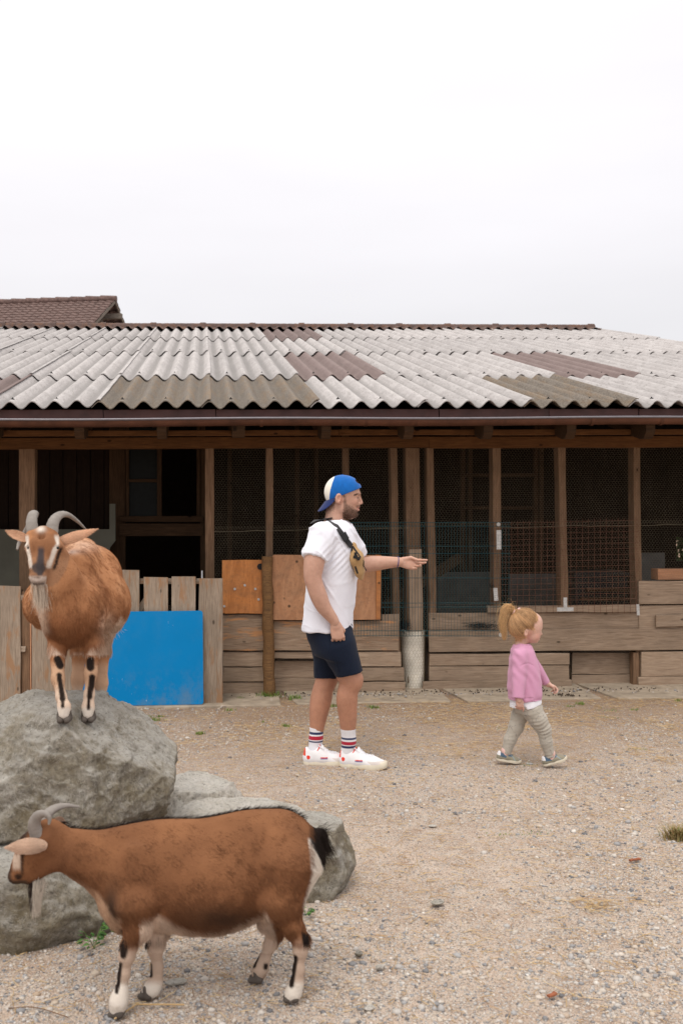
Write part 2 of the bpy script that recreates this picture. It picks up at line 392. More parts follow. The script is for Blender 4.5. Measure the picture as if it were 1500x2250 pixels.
M['slat'] = wood('fresh_board', (0.62, 0.33, 0.19), (0.52, 0.25, 0.14), (0.35, 0.17, 0.1), 0.05, knots=False)
def ply(name, c1, c2, dark):
    q = N(name); co = q.coord(scale=(6, 1.4, 1.4)); g = q.noise(co, 1.6, 5, 0.6, 3.0); sp = q.noise(q.coord(), 45, 3, 0.7); b = q.noise(q.coord(), 3.2, 4, 0.6, 0.8)
    c = q.mix(q.ramp(g, [(0.35, 0.0), (0.65, 1.0)]), c1, c2)
    c = q.mix(q.ramp(b, [(0.45, 0.0), (0.75, 0.6)]), c, dark); c = q.mix(q.ramp(sp, [(0.5, 0.0), (0.75, 0.55)]), c, dark)
    k = q.vor(q.coord(scale=(1, 1, 0.01)), 7.5); c = q.mix(q.ramp(k, [(0.06, 0.9), (0.12, 0.0)]), c, tuple(x * 0.3 for x in dark))
    q.col(c).bump(sp, 0.0015, 0.5); q.set(Roughness=0.75); return q.m
M['ply_a'] = ply('orange_plywood', (0.60, 0.245, 0.08), (0.44, 0.165, 0.05), (0.22, 0.105, 0.055))
M['ply_b'] = ply('worn_plywood', (0.50, 0.26, 0.14), (0.38, 0.185, 0.095), (0.20, 0.12, 0.075))
def sheet(name, c1, c2, speck, spread=0.5, weave=False, lichen=None, trough=0):
    q = N(name); co = q.coord(); a = q.noise(co, 5, 5, 0.65); b = q.noise(q.coord(scale=(1, 0.35, 1)), 60, 4, 0.75); st = q.noise(q.coord(scale=(9, 0.7, 9)), 2.2, 4, 0.6)
    c = q.mix(q.ramp(a, [(0.35, 0.0), (0.65, 1.0)]), c1, c2); c = q.mix(q.ramp(b, [(0.52, 0.0), (0.7, spread)]), c, speck)
    c = q.mix(q.ramp(st, [(0.5, 0.0), (0.75, 0.5)]), c, tuple(x * 0.55 for x in c1))
    if lichen:
        c = q.mix(q.ramp(q.noise(q.coord(scale=(8, 1.6, 8)), 1.3, 4, 0.7), [(0.46, 0.0), (0.62, 0.75)]), c, lichen)
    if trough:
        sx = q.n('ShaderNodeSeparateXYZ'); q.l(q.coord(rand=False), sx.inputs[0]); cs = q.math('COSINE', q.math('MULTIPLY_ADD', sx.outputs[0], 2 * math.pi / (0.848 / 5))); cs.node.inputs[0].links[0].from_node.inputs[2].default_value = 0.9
        c = q.mix(q.math('MULTIPLY', q.ramp(cs, [(0.1, 0.0), (0.95, 1.0)]), trough), c, tuple(x * 0.45 for x in c1))  # trough dirt, with extra darkening painted in to bring out the wave shading
    if weave:
        wv = q.coord(scale=(140, 60, 1), rand=False); ck = q.vor(wv, 1.0); c = q.mix(q.ramp(ck, [(0.2, 0.0), (0.6, 0.4)]), c, speck)
    v = q.math('MULTIPLY_ADD', q.rnd(), 0.14); v.node.inputs[2].default_value = 0.93
    hs = q.n('ShaderNodeHueSaturation'); q.l(v, hs.inputs['Value']); q.l(c, hs.inputs['Color']); q.col(hs.outputs[0])
    q.bump(b, 0.002, 0.5); q.set(Roughness=0.85); return q.m
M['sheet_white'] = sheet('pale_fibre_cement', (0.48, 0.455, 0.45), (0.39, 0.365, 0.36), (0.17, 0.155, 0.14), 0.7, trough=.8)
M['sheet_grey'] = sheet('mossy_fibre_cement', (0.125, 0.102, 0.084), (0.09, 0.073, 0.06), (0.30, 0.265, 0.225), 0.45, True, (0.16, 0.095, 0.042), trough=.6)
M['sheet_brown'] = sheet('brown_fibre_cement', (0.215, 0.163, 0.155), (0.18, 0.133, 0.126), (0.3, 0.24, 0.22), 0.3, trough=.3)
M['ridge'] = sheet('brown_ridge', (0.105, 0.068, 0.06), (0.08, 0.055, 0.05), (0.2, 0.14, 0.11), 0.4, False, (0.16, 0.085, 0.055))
def simple(name, c, rough=0.8, spec=0.25, metal=0.0, var=0.12, sc=20, bmp=0.0, **k):
    q = N(name); n_ = q.noise(q.coord(), sc, 4, 0.6); q.col(q.mix(q.ramp(n_, [(0.3, 0.0), (0.7, 1.0)]), tuple(x * (1 - var) for x in c), tuple(min(1, x * (1 + var)) for x in c)))
    q.set(Roughness=rough, Specular_IOR_Level=spec, Metallic=metal, **k)
    if bmp: q.bump(n_, bmp, 0.6)
    return q.m
M['fascia'] = simple('brown_fascia', (0.085, 0.035, 0.032), 0.5, 0.4, var=0.3, sc=6)
M['gutter'] = simple('copper_gutter', (0.105, 0.042, 0.024), 0.5, 0.4, 0.3, 0.4, 5)
M['gutter_rim'] = simple('gutter_bead', (0.17, 0.16, 0.18), 0.35, 0.5, 0.5)
q = N('blue_paint'); co = q.coord(rand=False); ch = q.noise(q.coord(scale=(22, 1, 5), rand=False), 1.7, 5, 0.8); mud = q.noise(q.coord(scale=(1.3, 1, 1), rand=False), 3.4, 7, 0.75); sz_ = q.n('ShaderNodeSeparateXYZ'); q.l(q.coord(rand=False), sz_.inputs[0]); low = q.ramp(sz_.outputs[2], [(0.02, 1.0), (0.30, 0.12)]); scf = q.math('MULTIPLY', q.ramp(mud, [(0.48, 0.0), (0.66, 0.55)]), low)
q.col(q.mix(q.ramp(ch, [(0.68, 0.0), (0.705, 1.0)]), q.mix(q.noise(co, 3, 4), (0.0, 0.195, 0.48), (0.0, 0.23, 0.57)), (0.6, 0.68, 0.75))); q.col(q.mix(scf, q.b.inputs['Base Color'].links[0].from_socket, (0.16, 0.22, 0.27))); q.set(Roughness=0.5, Specular_IOR_Level=0.15); q.bump(q.noise(co, 9, 3), 0.001, 0.4); M['blue'] = q.m
M['galv'] = simple('galvanised_steel', (0.5, 0.5, 0.49), 0.5, 0.5, 0.4, 0.2, 40)
M['rust'] = simple('rusty_wire', (0.16, 0.075, 0.05), 0.9, var=0.4, sc=30)
M['wire'] = simple('chicken_wire', (0.27, 0.22, 0.15), 0.7, 0.3, 0.2, 0.3, 3)
M['wire_dirty'] = simple('dirty_chicken_wire', (0.34, 0.27, 0.15), 0.8, 0.3, 0.1, 0.3, 8)
M['green_wire'] = simple('teal_coated_wire', (0.018, 0.085, 0.10), 0.5)
M['pvc'] = simple('grimy_white_pipe', (0.74, 0.70, 0.62), 0.5, 0.3, var=0.2, sc=7)
M['greyboard'] = simple('grey_green_board', (0.15, 0.148, 0.118), 0.9, var=0.12, sc=4)
M['greypanel'] = simple('grey_panel', (0.11, 0.108, 0.103), 0.9, var=0.25, sc=5)
M['black'] = simple('black_plastic', (0.015, 0.015, 0.017), 0.5)
M['glass_dark'] = simple('dusty_glass', (0.012, 0.014, 0.014), 0.5, 0.12)
M['concrete'] = simple('dirty_concrete', (0.37, 0.305, 0.235), 0.9, var=0.28, sc=9, bmp=0.003)
M['tile'] = simple('brown_roof_tile', (0.14, 0.092, 0.082), 0.85, var=0.4, sc=14)
M['oldwood'] = wood('grey_gable_wood', (0.24, 0.205, 0.175), (0.15, 0.125, 0.105), (0.07, 0.06, 0.05), 0.2)
# rock
def rock_mat(name, c1, c2, c3, moss=(0.20, 0.165, 0.09), mossf=0.5):
    q = N(name); co = q.coord(); a = q.noise(co, 3.0, 8, 0.65, 0.6); b = q.noise(co, 13, 9, 0.7, 0.4); v = q.noise(q.coord(scale=(1, 1.6, 0.7)), 4.5, 8, 0.72, 1.4)
    c = q.mix(q.ramp(a, [(0.35, 0.0), (0.62, 1.0)]), c1, c2); c = q.mix(q.ramp(b, [(0.44, 0.0), (0.62, 0.8)]), c, c3)
    c = q.mix(q.ramp(v, [(0.56, 0.0), (0.61, 0.6)]), c, (0.40, 0.385, 0.36))
    vn = q.math('ABSOLUTE', q.math('SUBTRACT', q.noise(q.coord(scale=(1, 1.3, .8)), 5.5, 7, 0.75, 2.6), 0.5)); c = q.mix(q.ramp(vn, [(0.0, 0.65), (0.022, 0.0)]), c, (0.58, 0.55, 0.50))
    # paler on the upward faces, brown staining on the flanks
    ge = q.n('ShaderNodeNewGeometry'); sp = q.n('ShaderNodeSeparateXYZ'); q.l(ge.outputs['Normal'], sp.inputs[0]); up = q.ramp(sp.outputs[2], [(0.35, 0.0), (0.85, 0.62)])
    st = q.math('MULTIPLY', q.ramp(q.noise(co, 5.5, 5, 0.7), [(0.42, 0.0), (0.6, 1.0)]), mossf); c = q.mix(st, c, moss)
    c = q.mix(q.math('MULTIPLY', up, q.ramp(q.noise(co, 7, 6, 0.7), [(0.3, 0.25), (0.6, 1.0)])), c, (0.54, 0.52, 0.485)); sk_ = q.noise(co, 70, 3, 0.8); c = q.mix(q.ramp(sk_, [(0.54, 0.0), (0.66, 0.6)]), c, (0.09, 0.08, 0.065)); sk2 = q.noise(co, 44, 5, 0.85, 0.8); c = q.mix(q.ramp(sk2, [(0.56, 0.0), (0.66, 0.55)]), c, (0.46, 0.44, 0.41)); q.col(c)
    q.bump(q.noise(co, 90, 4, 0.7), 0.002, 0.7); q.bump(b, 0.016, 0.9); q.bump(q.noise(co, 32, 7, 0.8, 1.0), 0.014, 1.0); q.set(Roughness=0.95, Specular_IOR_Level=0.1); return q.m
M['rock_a'] = rock_mat('grey_limestone', (0.42, 0.395, 0.35), (0.30, 0.275, 0.23), (0.15, 0.13, 0.10), (0.21, 0.165, 0.09), .6)
M['rock_b'] = rock_mat('pale_limestone', (0.74, 0.70, 0.65), (0.64, 0.59, 0.53), (0.42, 0.37, 0.30), mossf=0.22)
# ground
q = N('gravelly_earth'); co = q.coord('Object', rand=False)
sepg = q.n('ShaderNodeSeparateXYZ'); q.l(co, sepg.inputs[0])
a = q.noise(co, 1.1, 5, 0.6, 0.5); b = q.noise(co, 9, 6, 0.65); f = q.noise(co, 140, 3, 0.75); p1 = q.vor(co, 75); p2 = q.vor(co, 38)
c = q.mix(q.ramp(a, [(0.38, 0.0), (0.62, 1.0)]), (0.54, 0.425, 0.345), (0.41, 0.305, 0.235)); c = q.mix(q.ramp(b, [(0.42, 0.0), (0.64, 0.8)]), c, (0.58, 0.49, 0.42))
far = q.ramp(q.math('MULTIPLY', q.math('ADD', sepg.outputs[1], q.math('MULTIPLY', a, 1.6)), 0.1), [(0.66, 0.0), (0.86, 0.8)]); c = q.mix(far, c, (0.36, 0.235, 0.145))
vc = q.n('ShaderNodeTexVoronoi'); vc.inputs['Scale'].default_value = 75; q.l(co, vc.inputs['Vector']); hs = q.n('ShaderNodeSeparateColor'); q.l(vc.outputs['Color'], hs.inputs[0])
stone = q.ramp(hs.outputs[0], [(0.0, (0.26, 0.25, 0.245)), (0.5, (0.46, 0.42, 0.38)), (1.0, (0.62, 0.58, 0.54))])
msk = q.math('MULTIPLY', q.ramp(p1, [(0.36, 1.0), (0.44, 0.0)]), q.ramp(hs.outputs[1], [(0.5, 0.0), (0.56, 0.75)])); c = q.mix(msk, c, stone)
c = q.mix(q.ramp(f, [(0.50, 0.0), (0.64, 0.8)]), c, (0.15, 0.11, 0.085)); f2_ = q.noise(co, 60, 4, 0.8); c = q.mix(q.ramp(f2_, [(0.56, 0.0), (0.66, 0.6)]), c, (0.24, 0.18, 0.13)); q.col(c)
q.bump(f2_, 0.008, 0.8); q.bump(f, 0.004, 0.8); q.bump(q.ramp(p1, [(0.1, 1.0), (0.5, 0.0)]), 0.006, 0.7); q.bump(b, 0.02, 0.6); q.set(Roughness=0.95, Specular_IOR_Level=0.1); M['ground'] = q.m
def island(name, stops, rough=0.85, bmp=None):
    q = N(name); ge = q.n('ShaderNodeNewGeometry'); c = q.ramp(ge.outputs['Random Per Island'], stops); n_ = q.noise(q.coord(rand=False), 120, 3, 0.7)
    q.col(q.mix(q.ramp(n_, [(0.4, 0.0), (0.8, 0.4)]), c, (0.25, 0.21, 0.17))); q.set(Roughness=rough, Specular_IOR_Level=0.15); return q.m
M['pebble'] = island('pebbles', [(0.0, (0.13, 0.13, 0.14)), (0.12, (0.24, 0.24, 0.25)), (0.25, (0.36, 0.355, 0.36)), (0.4, (0.50, 0.465, 0.43)), (0.6, (0.52, 0.43, 0.34)), (0.8, (0.56, 0.53, 0.50)), (0.93, (0.40, 0.29, 0.2)), (1.0, (0.72, 0.69, 0.65))])
M['straw'] = island('straw', [(0.0, (0.55, 0.38, 0.18)), (0.4, (0.42, 0.26, 0.12)), (0.7, (0.66, 0.50, 0.28)), (1.0, (0.30, 0.16, 0.08))])
M['dung'] = simple('dark_droppings', (0.06, 0.042, 0.03), 0.8)
def leafmat(name, stops):
    q = N(name); ge = q.n('ShaderNodeNewGeometry'); q.col(q.ramp(ge.outputs['Random Per Island'], stops)); q.set(Roughness=0.6, Specular_IOR_Level=0.2)
    try: q.set(Transmission_Weight=0.0, Subsurface_Weight=0.1)
    except Exception: pass
    return q.m
M['grass'] = leafmat('green_grass', [(0.0, (0.10, 0.19, 0.035)), (0.6, (0.18, 0.28, 0.06)), (1.0, (0.36, 0.33, 0.12))])
M['weed'] = leafmat('weed_leaves', [(0.0, (0.03, 0.08, 0.02)), (0.6, (0.055, 0.13, 0.03)), (1.0, (0.10, 0.2, 0.05))])
M['drygrass'] = leafmat('dry_grass', [(0.0, (0.16, 0.17, 0.06)), (0.5, (0.33, 0.24, 0.10)), (1.0, (0.25, 0.16, 0.08))])
M['bush'] = leafmat('bush_leaves', [(0.0, (0.03, 0.09, 0.015)), (1.0, (0.09, 0.2, 0.04))])
# skin, cloth, fur
def vcol(name, rough=0.55, spec=0.35, sss=0.0, bmpsc=None, bd=0.0005, sheen=0.0, attr='col', mult=None):
    q = N(name); at = q.n('ShaderNodeAttribute', attribute_name=attr); c = at.outputs['Color']
    if mult:
        n_ = q.noise(q.coord(rand=False), mult, 4, 0.6); c = q.mix(1.0, c, q.ramp(n_, [(0.3, (0.86, 0.84, 0.84)), (0.7, (1.0, 1.0, 1.0))]), 'MULTIPLY')
    q.col(c); q.set(Roughness=rough, Specular_IOR_Level=spec, Subsurface_Weight=sss, Subsurface_Scale=0.01, Sheen_Weight=sheen)
    if sss: q.b.inputs['Subsurface Radius'].default_value = (1.0, 0.35, 0.2)
    if bmpsc: q.bump(q.noise(q.coord(rand=False), bmpsc, 4, 0.6), bd, 0.7)
    return q.m
M['skin'] = vcol('skin', 0.5, 0.35, 0.12, 260, 0.0008, mult=38)
M['coat'] = vcol('goat_coat', 0.9, 0.1, 0, 120, 0.003)
M['hair'] = vcol('hair_strands', 0.55, 0.25)
M['fur'] = vcol('fur_strands', 0.7, 0.12)
M['cloth'] = vcol('printed_cloth', 0.9, 0.15, 0, 420, 0.0006, sheen=0.2)
def fabric(name, c, sc=500, bd=0.0006, rough=0.9, sheen=0.2, var=0.06):
    q = N(name); n_ = q.noise(q.coord(rand=False), sc, 2, 0.6); n2 = q.noise(q.coord(rand=False), 14, 4, 0.6)
    q.col(q.mix(n2, tuple(x * (1 - var) for x in c), tuple(min(1, x * (1 + var)) for x in c))); q.bump(n_, bd, 0.7); q.bump(n2, 0.004, 0.45); q.set(Roughness=rough, Specular_IOR_Level=0.15, Sheen_Weight=sheen); return q.m
M['tee'] = fabric('white_jersey', (0.78, 0.79, 0.87)); M['navy'] = fabric('navy_shell', (0.006, 0.011, 0.026), rough=0.7, sheen=0.05)
M['pink'] = fabric('pink_knit', (0.60, 0.30, 0.45), 330, 0.0015); M['shirt'] = fabric('white_cotton', (0.78, 0.78, 0.84))
M['cap_blue'] = fabric('blue_mesh', (0.008, 0.12, 0.42), 600, 0.0015); M['cap_white'] = fabric('cap_white', (0.80, 0.76, 0.68)); M['cap_navy'] = fabric('cap_navy', (0.016, 0.03, 0.12))
M['tan'] = fabric('tan_canvas', (0.42, 0.26, 0.12), 500); M['webbing'] = fabric('black_webbing', (0.018, 0.018, 0.02), 700)
M['shoe'] = simple('white_leather', (0.80, 0.79, 0.80), 0.45, 0.35, var=0.03); M['sole'] = simple('cream_rubber', (0.68, 0.62, 0.50), 0.6, var=0.06); M['red'] = simple('red_trim', (0.72, 0.05, 0.025), 0.6); M['lace'] = simple('white_laces', (0.78, 0.78, 0.82), 0.8)
M['suede'] = fabric('pale_suede', (0.62, 0.56, 0.52)); M['olive'] = fabric('olive_suede', (0.235, 0.21, 0.155), 300, 0.001); M['slate'] = fabric('slate_trim', (0.09, 0.14, 0.19)); M['hsole'] = simple('pale_sole', (0.62, 0.56, 0.45), 0.6)
q = N('goat_horn'); co = q.coord(rand=False); n_ = q.noise(co, 26, 4, 0.6); q.col(q.mix(n_, (0.15, 0.13, 0.115), (0.33, 0.30, 0.275))); q.bump(q.noise(co, 55, 3), 0.004, 0.7); q.set(Roughness=0.6); M['horn'] = q.m
M['hoof'] = simple('dark_hoof', (0.085, 0.07, 0.06), 0.7); M['eye'] = simple('eye', (0.01, 0.008, 0.006), 0.08, 0.6); M['amber'] = simple('amber_eye', (0.22, 0.12, 0.03), 0.1, 0.6)
M['band'] = simple('blue_band', (0.03, 0.05, 0.2), 0.6); M['pinkband'] = simple('pink_hair_tie', (0.75, 0.5, 0.45), 0.7)

# ------------------------------------------------------------------ ground
def axis(dense, far, step):
    a = list(np.arange(dense[0], dense[1] + 1e-6, step)); lo, hi, d = a[0], a[-1], step
    left, right = [], []
    while lo > -far: d *= 1.35; lo -= d; left.append(lo)
    d = step
    while hi < far: d *= 1.35; hi += d; right.append(hi)
    return np.array(left[::-1] + a + right)
def ground_z(x, y):
    p = np.stack([np.ravel(x), np.ravel(y), np.zeros(np.size(x))], 1)
    near = np.exp(-np.maximum(0, np.abs(p[:, 0] - 1) - 5) ** 2 / 8) * np.exp(-np.maximum(0, np.abs(p[:, 1] - 5) - 4) ** 2 / 4)
    z = (fbm(p * 1.3 + 5, 3) * 0.010 + fbm(p * 7 + 9, 3) * 0.0035) * near - 0.006
    return z
gx, gy = axis((-3.5, 6.0), 300, 0.05), axis((1.5, 9.6), 300, 0.05)
XX, YY = np.meshgrid(gx, gy, indexing='ij'); ZZ = ground_z(XX, YY)
V = np.stack([XX.ravel(), YY.ravel(), ZZ], 1); n1 = len(gy)
ii, jj = np.meshgrid(np.arange(len(gx) - 1), np.arange(n1 - 1), indexing='ij'); b0 = (ii * n1 + jj).ravel()
g = obj_np('ground', V, np.stack([b0, b0 + n1, b0 + n1 + 1, b0 + 1], 1), M['ground'], loc=(0, 0, 0)); g['kind'] = 'structure'

# paving strip in front of the pens
pave = bpy.data.objects.new('pavement', None); link(pave, None, Matrix.Translation((2, 8.3, 0))); pave['kind'] = 'structure'
xs = [-1.62, -0.95, -0.2, 0.62, 1.38, 2.02, 2.62, 3.28, 4.05, 4.9]
for i in range(len(xs) - 1):
    mb = MB(); a, b = xs[i] + 0.006, xs[i + 1] - 0.006; sk = 0.10 if i % 2 else -0.04; top = 0.014 + random.uniform(-.003, .004)
    yb, yf = 8.80, (8.06 if i > 2 else 8.02) + random.uniform(-.015, .015)
    Vt = [(a + sk, yf, -.05), (b + sk * .6, yf, -.05), (b, yb, -.05), (a, yb, -.05), (a + sk, yf, top - .006), (b + sk * .6, yf, top - .006), (b, yb, top + .004), (a, yb, top + .004)]
    Vt += [(a + sk + .012, yf + .014, top), (b + sk * .6 - .012, yf + .014, top), (b - .008, yb, top + .005), (a + .008, yb, top + .005)]
    mb.add(Vt, [(0, 1, 5, 4), (1, 2, 6, 5), (3, 0, 4, 7), (2, 3, 7, 6), (4, 5, 9, 8), (5, 6, 10, 9), (7, 4, 8, 11), (8, 9, 10, 11)])
    mb.build('paving_slab', M['concrete'], pave)

# ------------------------------------------------------------------ barn: corrugated roof
T14 = 0.248; PITCH = math.atan(T14); EY, EZ = 7.75, P(450, 894, 7.75).z
barn = thing('barn', 'long open-fronted timber shed with a shallow corrugated fibre-cement roof behind the yard', 'barn', (0.3, 8.75, 0))
rowsY = [7.75, 9.63, 12.25, 14.65, 17.12]; CW, X0 = 0.848, -0.879 - 0.848 * 6
def roof_z(y): return EZ + (y - EY) * T14
WAVE = CW / 5
def make_sheet(name, x0, y0, y1, mat, lift=0.0, tilt=0.0, cols=5, amp=0.029, parent=barn, label=None):
    L = (y1 - y0) / math.cos(PITCH) + 0.14; wd = WAVE * cols + 0.075; nx = cols * 12 + 7; ny = 7; top, bot = [], []
    px_ = np.linspace(0, wd, nx); jit = np.random.default_rng(int(abs(x0 * 131 + y0 * 17))); e0 = jit.uniform(-.005, .004, nx); er = jit.uniform(-.004, .003, ny)
    Vv = []
    for s_, dz in ((0, 0.0), (1, -0.008)):
        for j in range(ny):
            for i in range(nx):
                v = L * j / (ny - 1); x = px_[i]
                if j == 0: v += e0[i]
                if i == nx - 1: x += er[j]
                z = -amp * math.cos(2 * math.pi * px_[i] / WAVE + 0.9) + dz + 0.016 * (1 - v / L) + 0.018 * (px_[i] / wd) ** 2 + lift
                Vv.append((x, v, z))
    o = nx * ny; Fs = []
    for j in range(ny - 1):
        for i in range(nx - 1):
            a = j * nx + i; Fs += [(a, a + 1, a + nx + 1, a + nx), (o + a, o + a + nx, o + a + nx + 1, o + a + 1)]
    for i in range(nx - 1): Fs += [(i, o + i, o + i + 1, i + 1)]; a = (ny - 1) * nx + i; Fs += [(a, a + 1, o + a + 1, o + a)]
    for j in range(ny - 1): a = j * nx; Fs += [(a, a + nx, o + a + nx, o + a)]; a += nx - 1; Fs += [(a, o + a, o + a + nx, a + nx)]
    me = bpy.data.meshes.new(name); me.from_pydata(Vv, [], Fs); me.update(); me.polygons.foreach_set('use_smooth', [True] * len(me.polygons)); me.set_sharp_from_angle(angle=math.radians(50)); me.materials.append(mat)
    ob = bpy.data.objects.new(name, me)
    Mx = Matrix.Translation((x0, y0, roof_z(y0))) @ Matrix.Rotation(PITCH, 4, 'X') @ Matrix.Rotation(tilt, 4, 'Z')
    link(ob, parent, Mx)
    if label: ob['label'] = label
    return ob
screws = MB()
NC = 15
for r in range(4):
    for c in range(NC):
        x = X0 + c * CW; cc = c - 6
        mat = 'sheet_white'; lab = None
        if r == 0 and cc in (0, 1, 4): mat = 'sheet_grey'; lab = 'dark weathered sheet stained brown'
        if r == 1 and cc in (2, 5): mat = 'sheet_brown'; lab = 'newer brown sheet'
        if r == 0 and cc == -2: mat = 'sheet_brown'; lab = 'newer brown sheet'
        if r == 3 and cc == 2: mat = 'sheet_brown'; lab = 'rust brown sheet below the ridge'
        if r == 1 and cc == 3: mat = 'sheet_white'
        xx = x + (0.0 if r != 1 else 0.012)
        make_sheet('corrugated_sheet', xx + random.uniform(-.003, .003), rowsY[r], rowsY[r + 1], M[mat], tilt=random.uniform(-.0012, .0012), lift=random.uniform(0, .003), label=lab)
        for w_ in (1, 3):
            for v in (0.10,):
                sx = xx + (w_ + 0.357) * WAVE; sy = rowsY[r] + v; z = roof_z(sy) + 0.026 + 0.02
                screws.box((sx - .011, sy - .011, z), (sx + .011, sy + .011, z + .006)); screws.box((sx - .004, sy - .004, z + .006), (sx + .004, sy + .004, z + .016))
sc_ = screws.build('screw_head', M['black'], barn); sc_['kind'] = 'stuff'
XE = X0 + NC * CW
# ridge caps: a half-round top on a corrugated brown flange
for c in range(NC):
    x = X0 + c * CW + 0.02; wd = CW + 0.03; nx = 50; Vv = []; prof = [(-0.36, 0), (-0.2, 0), (-0.085, 0), (-0.07, .030), (-.03, .052), (.03, .052), (.07, .030), (.1, -.03), (.3, -.09)]
    for i in range(nx):
        xx = wd * i / (nx - 1); wv = 0.026 * math.cos(2 * math.pi * (xx - .02) / WAVE + 0.9)
        for k, (yy, zz) in enumerate(prof):
            fl = 1.0 if k < 2 else (0.45 if k == 2 else 0)
            y = rowsY[4] + yy + random.uniform(-.004, .004); Vv.append((x + xx, y, roof_z(y if yy < 0.05 else rowsY[4]) + 0.05 + zz - wv * fl + (0.014 if i > nx - 7 else 0) + random.uniform(-.002, .002)))
    npf = len(prof); mb = MB(); mb.add(Vv, [(i * npf + k, (i + 1) * npf + k, (i + 1) * npf + k + 1, i * npf + k + 1) for i in range(nx - 1) for k in range(npf - 1)])
    mb.build('ridge_cap', M['ridge'], barn, smooth=True)
# rear slope (falls away behind the ridge) and the deck under the sheets
mb = MB(); ye, yr = 7.86, rowsY[4]
mb.add([(X0 + .1, ye, roof_z(ye) - .05), (XE - .05, ye, roof_z(ye) - .05), (XE - .05, yr, roof_z(yr) - .05), (X0 + .1, yr, roof_z(yr) - .05),
        (X0 + .1, ye, roof_z(ye) - .07), (XE - .05, ye, roof_z(ye) - .07), (XE - .05, yr, roof_z(yr) - .07), (X0 + .1, yr, roof_z(yr) - .07)],
       [(0, 1, 2, 3), (7, 6, 5, 4), (0, 4, 5, 1), (1, 5, 6, 2), (2, 6, 7, 3), (3, 7, 4, 0)]); mb.build('roof_deck', M['dark_wood'], barn)
mb = MB(); mb.add([(X0, yr + .1, roof_z(yr)), (XE, yr + .1, roof_z(yr)), (XE, yr + 8, roof_z(yr) - 2), (X0, yr + 8, roof_z(yr) - 2), (X0, yr + .1, roof_z(yr) - .06), (XE, yr + .1, roof_z(yr) - .06), (XE, yr + 8, roof_z(yr) - 2.06), (X0, yr + 8, roof_z(yr) - 2.06)],
       [(0, 1, 2, 3), (7, 6, 5, 4), (0, 4, 5, 1), (1, 5, 6, 2), (2, 6, 7, 3), (3, 7, 4, 0)]); mb.build('rear_roof', M['sheet_white'], barn)
# fascia boards
ftop, fbot = P(700, 899, 7.83).z, P(700, 922, 7.83).z
cuts = [X0 + .05, -2.4, P(228, 900, 7.83).x, P(475, 900, 7.83).x, P(965, 900, 7.83).x, P(1205, 900, 7.83).x, P(1402, 900, 7.83).x, 4.6, 5.9, XE - .05]
for a, b in zip(cuts, cuts[1:]):
    plank('fascia_board', (a + .003, 7.845, (ftop + fbot) / 2), (b - .003, 7.845, (ftop + fbot) / 2), ftop - fbot, .024, M['fascia'], barn, warp=.001)
# gutter
gz, gyy, gr = P(700, 921, 7.68).z, 7.70, 0.052
Vv = []; nseg = 40
for i in range(nseg + 1):
    x = X0 - .02 + (XE - X0 + .04) * i / nseg; dz = 0.004 * math.sin(i * .7) + (x - 1) * 0.0012
    for rr in (gr, gr - .003):
        for k in range(11): a = math.pi * k / 10; Vv.append((x, gyy - math.cos(a) * rr, gz - math.sin(a) * rr + dz))
mb = MB(); Fs = []
for i in range(nseg):
    for k in range(10):
        a = i * 22 + k; Fs += [(a, a + 1, a + 23, a + 22)]; a += 11; Fs += [(a, a + 22, a + 23, a + 1)]
mb.add(Vv, Fs); gut = mb.build('gutter', M['gutter'], barn, smooth=True)
mb = MB(); mb.tube([(X0 - .02 + (XE - X0 + .04) * i / nseg, gyy - gr - .002, gz + .003 + 0.004 * math.sin(i * .7) + ((X0 - .02 + (XE - X0 + .04) * i / nseg) - 1) * 0.0012) for i in range(nseg + 1)], .0095, 8); mb.build('gutter_bead', M['gutter_rim'], gut, smooth=True)
for px in (-60, 163, 338, 575, 805, 914, 1110, 1303, 1455, 1640):
    x = P(px, 930, 7.65).x; mb = MB(); Vv = []
    for xx in (x - .012, x + .012):
        for k in range(11): a = math.pi * k / 10; Vv.append((xx, gyy - math.cos(a) * (gr + .004), gz - math.sin(a) * (gr + .004) + (x - 1) * .0012))
    mb.add(Vv, [(k, k + 1, k + 12, k + 11) for k in range(10)]); mb.build('gutter_joint', M['gutter'], gut, smooth=True)
# rafters with cut tails, purlin, eave beam
for px in (-20, 173, 355, 525, 718, 900, 1075, 1258, 1432, 1610, 1790, 1960, 2130):
    x = P(px, 955, 7.9).x; zb = P(px, 963 if px != 525 else 960, 7.95).z; wd = .10 if px == 525 else .075
    y0, y1 = 7.93, 17.0; mb = MB(); h = .15
    pr = [(y0, zb + .05), (y0 + .05, zb), (y0 + .12, zb), (y1, zb + (y1 - y0) * T14), (y1, zb + h + (y1 - y0) * T14), (y0, zb + h)]
    pr = [(a, min(b, roof_z(a) - .075)) for a, b in pr]
    Vv = [(x - wd / 2, a, b) for a, b in pr] + [(x + wd / 2, a, b) for a, b in pr]; n = len(pr)
    mb.add(Vv, [tuple(range(n)), tuple(reversed(range(n, 2 * n)))] + [(k, k + n, (k + 1) % n + n, (k + 1) % n) for k in range(n)]); mb.build('rafter', M['inner'], barn)
def beam(x0, x1, za, zb, Y, th, mat, name='beam'): return plank(name, (x0, Y + th / 2, (za + zb) / 2), (x1, Y + th / 2, (za + zb) / 2), abs(zb - za), th, M[mat], barn, seg=8, warp=.002)
zt, zb = P(700, 960, 8.62).z, P(700, 984, 8.62).z
beam(X0 + .05, 1.95, zt, zb, 8.62, .12, 'beam', 'eave_beam'); beam(1.955, XE - .05, zt, zb - .004, 8.62, .12, 'beam', 'eave_beam')
zt2, zb2 = P(700, 944, 8.2).z, P(700, 956, 8.2).z
